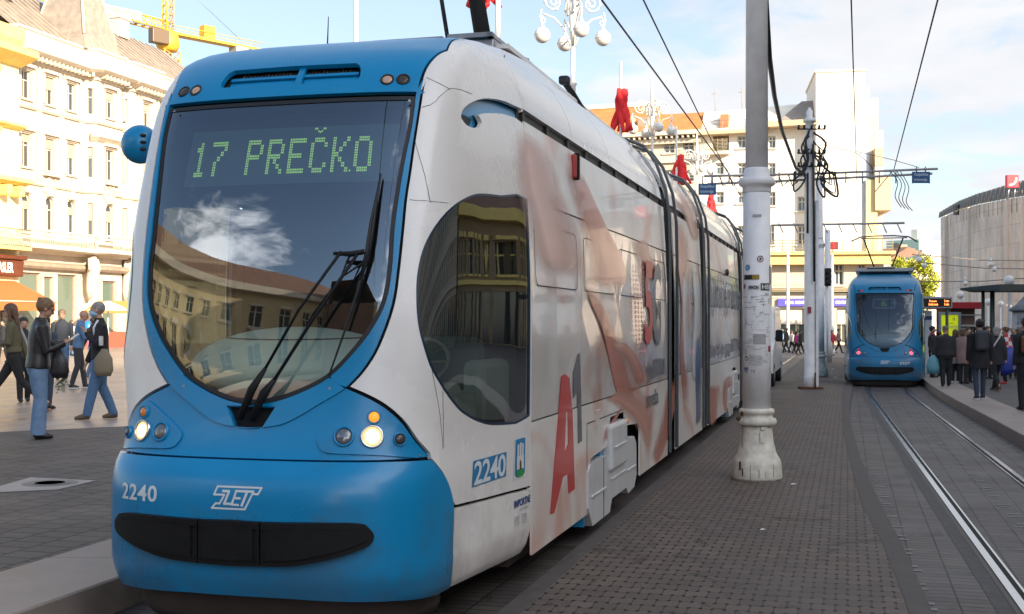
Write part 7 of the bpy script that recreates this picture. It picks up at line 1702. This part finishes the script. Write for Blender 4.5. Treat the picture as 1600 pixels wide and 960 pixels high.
def face(px,yaw=0):
    """rz so that the person looks along compass yaw (deg, 0 = away from the viewer, 90 = towards picture right)"""
    return -R(yaw)
def gp(px,py,z): return ground(px,py,z)
def world(t,v): return Matrix.Translation(t.location)@Matrix.Rotation(t.rotation_euler.z,4,'Z')@v
# --- left square
LZ=.22
# short haired woman
c=gp(59,686,LZ); H1=(686-466)/F*c.y
t1,A1_,M1,S1=person('short haired woman in a black leather jacket and light flared jeans reading her phone',c,face(0,62),H1,LEATH,.47,JEAN,.42,SHB,'short',HBL,0,1,.06,R(24),armL=((-.015,.035,-.17),(.04,.15,-.115)),armR=((.02,.03,-.175),(.0,.155,-.115)),near=True,spread=.034,bulk=1.16,baggy=1.08,women=True,vox=.012)
hp=world(t1,(A1_[1][2]+Vector((-.02,.05,.03)))*S1)
k=MB(); k.box((-.05,-.008,-.04),(.05,.012,.10),Matrix.Translation(hp)@Matrix.Rotation(t1.rotation_euler.z,4,'Z')@Matrix.Rotation(R(-55),4,'X'),bev=.004); tag(k.build('phone_case',mat('phone_cover',(.42,.47,.55),.3)),'pale blue phone case held by the short haired woman','phone','phones in hand')
def glasses(t,M,S):
    k=MB(); e=MB()
    for sg in (-1,1): e.tube([(sg*.017*S+.011*S*math.cos(a),.049*S,.008*S+.009*S*math.sin(a)) for a in [2*math.pi*i/12 for i in range(13)]],.0012*S,5); e.tube([(sg*.028*S,.047*S,.010*S),(sg*.042*S,.0,.010*S)],.0014*S,4)
    k.add([M@v for v in e.v],e.f,True); k.build('glasses',mat('glasses_dark',(.02,.02,.02),.3),t)
glasses(t1,M1,S1)
def bagthing(name,label,cat,verts_fn,m,grp=None): 
    k=MB(); verts_fn(k); return tag(k.build(name,m),label,cat,grp)
def Wp(t,x,y,z,S): return world(t,Vector((x,y,z))*S)
k=MB(); P_=lambda x,y,z:Wp(t1,x,y,z,S1)
k.tube([P_(.10,.12,.63),P_(.12,.13,.56),P_(.12,.13,.48),P_(.12,.13,.435)],[(.05,.05),(.11,.065),(.14,.075),(.10,.06)],12); b_=tag(k.build('handbag',LEATH),'black leather handbag hanging from the arm of the short haired woman','bag','bags of the people')
k=MB(); k.tube([P_(.10,.12,.63),P_(.09,.07,.70),P_(.07,.05,.82)],.008,5); k.build('strap',LEATH,b_)
k=MB(); rnd=random.Random(8)
fb_=P_(.115,.155,.435)
stem=MB(); leaf=MB(); bl_m=MB()
for i in range(26):
    d=Vector((rnd.uniform(-.09,.09),rnd.uniform(-.06,.06),-rnd.uniform(.06,.20))); stem.tube([fb_,fb_+d],.003,4); bl_m.ball(fb_+d,rnd.uniform(.010,.02),6,noise=.2)
fl=thing('flower_bunch','small bunch of white and green flowers hanging head down by the black handbag','flowers',tuple(fb_)); stem.org=fb_; bl_m.org=fb_; stem.build('stems',mat('stem_green',(.08,.14,.04),.7),fl); bl_m.build('blossoms',mat('blossom_white',(.50,.48,.36),.7,var=.4,vs=30),fl)
# long haired woman striding left
c=gp(22,644,LZ); H2=(648-479)/F*c.y
t2_,A2_,M2,S2=person('long haired woman in an olive jacket and black trousers striding past at the left edge',c,face(0,-105),H2,OLV,.42,BLK,.0,SHB,'long',HBR,1.25,1,.05,R(8),armL=((-.03,.02,-.16),(.07,.10,-.17)),armR=None,near=True,women=True,spread=.03,baggy=.92,vox=.012)
glasses(t2_,M2,S2)
k=MB(); P_=lambda x,y,z:Wp(t2_,x,y,z,S2); k.tube([P_(.13,-.03,.80),P_(.15,-.04,.68),P_(.16,-.05,.56),P_(.16,-.06,.51)],[(.02,.02),(.10,.04),(.15,.055),(.13,.04)],12); tag(k.build('tote_bag',mat('tote_grey',(.33,.33,.36),.85,bump=.4,bs=14)),'light grey tote bag on the shoulder of the long haired woman','bag','bags of the people')
# person behind the two women
c=gp(37,628,LZ); person('dark haired person half hidden between the two women at left',c,face(0,150),1.72,BLK2,.47,BLK,.0,SHB,'short',HDK,.3,1,0,R(5))
c=gp(70,640,LZ); person('person in a navy jumper mostly hidden behind the short haired woman',c,face(0,20),1.74,NAVY,.47,NAVY,.0,SHB,'short',HDK,0)
# bald man in denim
c=gp(122,607,LZ); H3=(608-485)/F*c.y
t3_,A3_,M3,S3=person('bald man in a blue denim shirt and charcoal trousers looking at his phone',c,face(0,70),H3,DEN,.46,CHAR,.0,SHB,'buzz' if False else None,HGR,.35,-1,.10,R(26),armL=((-.01,.05,-.16),(.03,.17,-.13)),armR=((.01,.05,-.16),(-.02,.18,-.12)),near=True,spread=.055,sole=SOLE,baggy=.95)
hp=world(t3_,(A3_[1][2]+Vector((-.01,.05,.02)))*S3); k=MB(); k.box((-.04,-.005,-.02),(.04,.005,.13),Matrix.Translation(hp)@Matrix.Rotation(t3_.rotation_euler.z,4,'Z')@Matrix.Rotation(R(-50),4,'X'),bev=.003); tag(k.build('phone',mat('phone_dark',(.03,.035,.04),.2)),'dark phone held by the bald man in denim','phone','phones in hand')
# man facing us
c=gp(97,593,LZ); H4=1.76; person('man in a dark quilted jacket and blue jeans facing the viewer behind the bald man',c,face(0,165),(591-482)/F*c.y,CL('slate',(.025,.03,.042)),.45,JEAN2,.0,SHB,'short',HAIRM('sandy',(.16,.10,.06)),.25,1,.03,R(18),near=True)
# masked man walking
c=gp(157,655,LZ); H5=(659-476)/F*c.y
t5_,A5_,M5,S5=person('grey haired man in a black jumper and a blue face mask walking beside the tram',c,face(0,-118),H5,BLK,.46,JEAN2,.0,SHBR,'buzz',HGR,.5,-1,.03,R(4),armL=((-.03,.05,-.16),(.045,.12,-.055)),armR=None,near=True,baggy=1.12,spread=.04,bulk=1.08,vox=.012,turn=R(-20))
k=MB(); e=MB(); e.ball((0,.020*S5,-.020*S5),1,14,(.040*S5,.040*S5,.030*S5)); k.add([M5@v for v in e.v],e.f,True)
for sg in (-1,1): k.tube([M5@Vector((sg*.038*S5,.02*S5,-.012*S5)),M5@Vector((sg*.046*S5,-.002*S5,0))],.0018*S5,4)
k.build('face_mask',mat('mask_blue',(.30,.52,.66),.8,bump=.3,bs=60),t5_)
P_=lambda x,y,z:Wp(t5_,x,y,z,S5)
k=MB(); k.tube([P_(-.14,-.01,.60),P_(-.15,-.0,.52),P_(-.155,.0,.42),P_(-.15,.0,.375)],[(.05,.02),(.15,.05),(.16,.06),(.12,.04)],12); b_=tag(k.build('shoulder_bag',mat('bag_khaki',(.20,.165,.11),.8,bump=.4,bs=18)),'khaki shoulder bag worn across by the masked man','bag','bags of the people')
k=MB(); k.tube([P_(-.13,.03,.62),P_(-.04,.078,.68),P_(.05,.075,.78),P_(.07,.03,.84),P_(.06,-.03,.84)],[(.022,.005)]*5,6); k.build('strap',mat('strap_brown',(.10,.045,.025),.7),b_)
k=MB(); k.tube([P_(-.085,.065,.70),P_(-.075,.068,.78),P_(-.06,.03,.845)],[(.020,.006)]*3,6); k.box((-.02,-.06,-.14),(.02,.06,.02),Matrix.Translation(P_(-.15,.02,.70)),bev=.01); tag(k.build('white_bag',mat('bag_white',(.58,.58,.60),.7)),'white cloth bag slung over the shoulder of the masked man','bag','bags of the people')
# man behind him
c=gp(147,591,LZ); person('man in a black jacket and faded jeans mostly hidden behind the masked man',c,face(0,-60),1.76,BLK2,.47,JEAN,.0,SHB,'short',HDK,.9,1,.02,R(5),sole=SOLE)
# pale blue balloon bag things by the shops
c=gp(12,560,LZ)
for i,(px,py,lab,tp,tr_,yw,hm) in enumerate(((88,560,'small far person in a pale pink top between the palace shops and the bald man',CL('palepink',(.5,.38,.35)),CHAR,40,HBL),(5,566,'small far person in dark clothes at the left edge by the shop',BLK2,BLK,200,HDK),(112,556,'small far person in white by the palace shop window',CL('offwhite',(.5,.48,.45)),JEAN2,120,HBR))):
    person(lab,gp(px,py,LZ),face(0,yw),1.7,tp,.46,tr_,.0,SHB,'short',hm,.4,vox=.02)
k=MB(); c=at(138,513,50); k.ball(c,.26,14,(.8,.8,1.2)); k.tube([c-Vector((0,0,.3)),c-Vector((.02,0,.9))],.01,4); bl1=tag(k.build('balloon',mat('balloon_blue',(.03,.20,.62),.4)),'bright blue balloon on a string just behind the bald man','balloon')
# --- right platform crowd
RZ=.2; g_='people waiting on the right platform'
def rp(label,px,pyf,pyh,yaw,**kw):
    c=gp(px,pyf,RZ); H=(pyf-pyh)/F*c.y; kw.setdefault('vox',.016); return person(label,c,face(0,yaw),H,group=g_,**kw),c
(r1_,*_),c=rp('stooped man with cropped grey hair in a dark padded jacket beside the far tram',1478,604,509,12,top=CL('puffer',(.022,.02,.022)),top_len=.47,trouser=BLK,shoes=SHB,hair='buzz',hairm=HAIRM('greying',(.14,.10,.08)),stride=.15,lean=.08,nod=R(22),bulk=1.32,baggy=1.12)
P0=Wp(r1_,-.17,.02,.38,1.78)
k=MB(); k.tube([P0+Vector((0,0,.12)),P0,P0-Vector((0,0,.20)),P0-Vector((0,0,.36))],[(.04,.04),(.14,.08),(.19,.11),(.15,.09)],14); tag(k.build('carrier_bag',mat('bag_turquoise',(.09,.27,.32),.5,bump=.6,bs=12)),'turquoise plastic carrier bag held by the stooped man','bag','bags of the people')
(r2_,*_),c=rp('tall man in a long black coat with a backpack and white soled trainers',1531,624,499,6,top=BLK,top_len=.66,coat=.38,trouser=NAVY,shoes=SHB,hair='short',hairm=HDK,stride=.22,sole=SOLE,bulk=1.12,baggy=.85,vox=.014)
k=MB(); P_=lambda x,y,z:Wp(r2_,x,y,z,1.82); k.box((-.14,-.10,-.22),(.14,.06,.22),Matrix.Translation(P_(0,-.085,.69))@Matrix.Rotation(r2_.rotation_euler.z,4,'Z'),bev=.06); b_=tag(k.build('backpack',mat('pack_dark',(.028,.03,.036),.6,bump=.4,bs=20)),'dark backpack on the back of the tall man in the black coat','backpack','backpacks')
k=MB(); [k.tube([P_(x,-.07,.80),P_(x,-.02,.845),P_(x,.05,.78)],[(.02,.006)]*3,5) for x in (-.055,.055)]; k.build('straps',BLK2,b_)
(r3_,*_),c=rp('grey haired woman in a black coat with a pale bag strap across her back',1557,611,511,-8,top=BLK2,top_len=.64,coat=.40,trouser=BLK,shoes=SHBR,hair='bob',hairm=HGR,stride=.7,women=True,bulk=1.1)
k=MB(); P_=lambda x,y,z:Wp(r3_,x,y,z,1.74); k.tube([P_(.06,-.03,.83),P_(0,-.078,.74),P_(-.08,-.075,.62),P_(-.11,-.04,.56)],[(.022,.006)]*4,6); tag(k.build('bag_strap',mat('strap_pale',(.5,.46,.42),.7)),'pale diagonal bag strap across the back of the grey haired woman','strap','bags of the people')
(r4_,*_),c=rp('person in black cut by the right edge with a brown backpack',1604,641,496,-5,top=BLK,top_len=.47,trouser=BLK,shoes=SHB,hair='bun',hairm=HDK,women=True,bulk=1.12)
k=MB(); P_=lambda x,y,z:Wp(r4_,x,y,z,1.75); k.box((-.13,-.09,-.17),(.13,.06,.17),Matrix.Translation(P_(-.03,-.085,.70)),bev=.06); tag(k.build('backpack',mat('pack_brown',(.16,.05,.02),.5)),'reddish brown leather backpack at the right edge','backpack','backpacks')
cr_list=[('person in a long lilac grey coat beside the stooped man',1493,599,515,30,dict(top=CL('lilac',(.20,.18,.22)),top_len=.6,coat=.36,trouser=BLK,shoes=SOLE,hair='bob',hairm=HBR,women=True)),
('woman in a dusty pink trench coat behind the stooped man',1505,600,513,50,dict(top=CL('dustpink',(.27,.17,.15)),top_len=.6,coat=.36,trouser=BLK,shoes=SHB,hair='bob',hairm=HBR,women=True)),
('person with a magenta collar and dark coat right beside the far tram',1457,590,510,130,dict(top=BLK2,top_len=.5,trouser=BLK,shoes=SHB,hair='short',hairm=HDK)),
('dark haired person by the poster case partly behind the stooped man',1467,588,518,100,dict(top=CHAR,top_len=.5,trouser=BLK,shoes=SHB,hair='short',hairm=HDK)),
('dark haired person in navy between the pink coat and the tall man',1512,598,512,160,dict(top=NAVY,top_len=.5,trouser=BLK,shoes=SHB,hair='short',hairm=HDK)),
('woman in a navy coat in profile right of the grey haired woman',1571,600,511,-70,dict(top=NAVY,top_len=.6,coat=.40,trouser=BLK,shoes=mat('shoe_red',(.5,.06,.05),.6),hair='bun',hairm=HBR,women=True)),
('person in a dark brown coat behind the tall man',1543,592,510,170,dict(top=CL('darkbrown',(.05,.035,.03)),top_len=.55,trouser=BLK,shoes=SHB,hair='short',hairm=HBR)),
('person in a charcoal jacket at the back near the advertising column',1583,592,512,200,dict(top=CHAR,top_len=.5,trouser=BLK,shoes=SHB,hair='short',hairm=HGR)),
('small person in black at the back under the shelter posts',1520,584,516,190,dict(top=BLK,top_len=.5,trouser=BLK,shoes=SHB,hair='short',hairm=HDK)),
('person in grey by the timetable post next to the far tram',1449,582,512,-160,dict(top=CL('midgrey',(.12,.12,.13)),top_len=.5,trouser=BLK,shoes=SHB,hair='short',hairm=HDK)),
('person in a plum jacket far back left of the kiosk',1495,580,517,80,dict(top=CL('plum',(.10,.04,.07)),top_len=.5,trouser=BLK,shoes=SHB,hair='bob',hairm=HBR)),
('person in dark green behind the grey haired woman',1562,588,514,10,dict(top=CL('darkgreen',(.03,.05,.035)),top_len=.5,trouser=BLK,shoes=SHB,hair='short',hairm=HBR)),
('person in black with fair hair at the far right behind the column',1592,585,513,-30,dict(top=BLK,top_len=.5,trouser=BLK,shoes=SHB,hair='bob',hairm=HBL))]
for i,(lab,px,pf,ph,yw,kw) in enumerate(cr_list):
    (q_,*_),c=rp(lab,px,pf,ph,yw,**kw,vox=.019)
    if 'magenta' in lab:
        k=MB(); S_=(pf-ph)/F*c.y; k.lathe([(.040*S_,.825*S_),(.055*S_,.84*S_),(.043*S_,.865*S_)],n=12); k.build('scarf',mat('scarf_magenta',(.40,.02,.10),.8),q_)
c=gp(1577,604,RZ); k=MB(); k.tube([c+Vector((0,0,1.0)),c+Vector((0,0,.78)),c+Vector((0,0,.45)),c+Vector((.05,0,.36))],[(.10,.06),(.22,.13),(.27,.15),(.2,.12)],14); tag(k.build('shopping_bag',mat('bag_blue',(.015,.035,.24),.5,bump=.5,bs=10)),'bright blue shopping bag at the right of the platform','bag','bags of the people')
def checker(name,c1,c2,s_):
    m=mat(name,c1,.7); n=m.node_tree.nodes; l=m.node_tree.links; ch=n.new('ShaderNodeTexChecker'); ch.inputs['Scale'].default_value=s_; ch.inputs[1].default_value=(*c1,1); ch.inputs[2].default_value=(*c2,1); g=n.new('ShaderNodeNewGeometry'); l.new(g.outputs['Position'],ch.inputs[0]); l.new(ch.outputs[0],n['Principled BSDF'].inputs['Base Color']); return m
c=gp(1571,601,RZ); k=MB(); k.tube([c+Vector((0,-.1,1.35)),c+Vector((0.03,-.1,1.0)),c+Vector((.1,-.1,.62))],[(.06,.04),(.12,.06),(.15,.06)],12); tag(k.build('checked_bag',checker('check_red',(.5,.03,.04),(.6,.55,.55),9)),'red and white checked bag just above the blue shopping bag','bag','bags of the people')
# --- far people in front of the shops (centre)
FZ=-.02
for i,(px,pf,ph,yw,tp,hm,lab,wm) in enumerate(((1222,551,515,-80,CL('skyblue',(.20,.38,.60)),HGR,'small far person in a sky blue jacket left of the cable pole',0),(1229,552,513,-60,BLK2,HBR,'small far person in a black jacket beside the sky blue one',0),(1237,551,517,60,CL('cream',(.55,.5,.42)),HBR,'small far person in a cream top in the middle group',1),(1244,553,518,80,CL('magenta',(.45,.02,.22)),HDK,'small far person in a magenta jacket near the cable pole',1),(1250,554,516,90,BLK,HDK,'small far person in black touching the cable pole',0),(1216,549,516,20,CHAR,HDK,'small far person in charcoal at the left of the distant group',0),
   (1300,556,516,170,CL('redcoat',(.45,.04,.05)),HBR,'small far woman in a red top and pale coat right of the traffic light',1),(1310,552,514,120,CL('taupe',(.22,.16,.14)),HDK,'small far person in taupe beside the far tram',0),(1294,553,518,200,CHAR,HDK,'small far person in charcoal behind the woman in red',0),(1286,552,518,30,BLK,HDK,'small far person in black behind the ornate pole',0))):
    c=gp(px,pf,FZ); person(lab,c,face(0,yw),(pf-ph)/F*c.y,tp,.47,BLK if i!=6 else CL('palecoat',(.4,.33,.32)),.0,SHB,'bob' if wm else 'short',hm,.7,vox=.024,group='distant walkers before the shops')
bake_people()
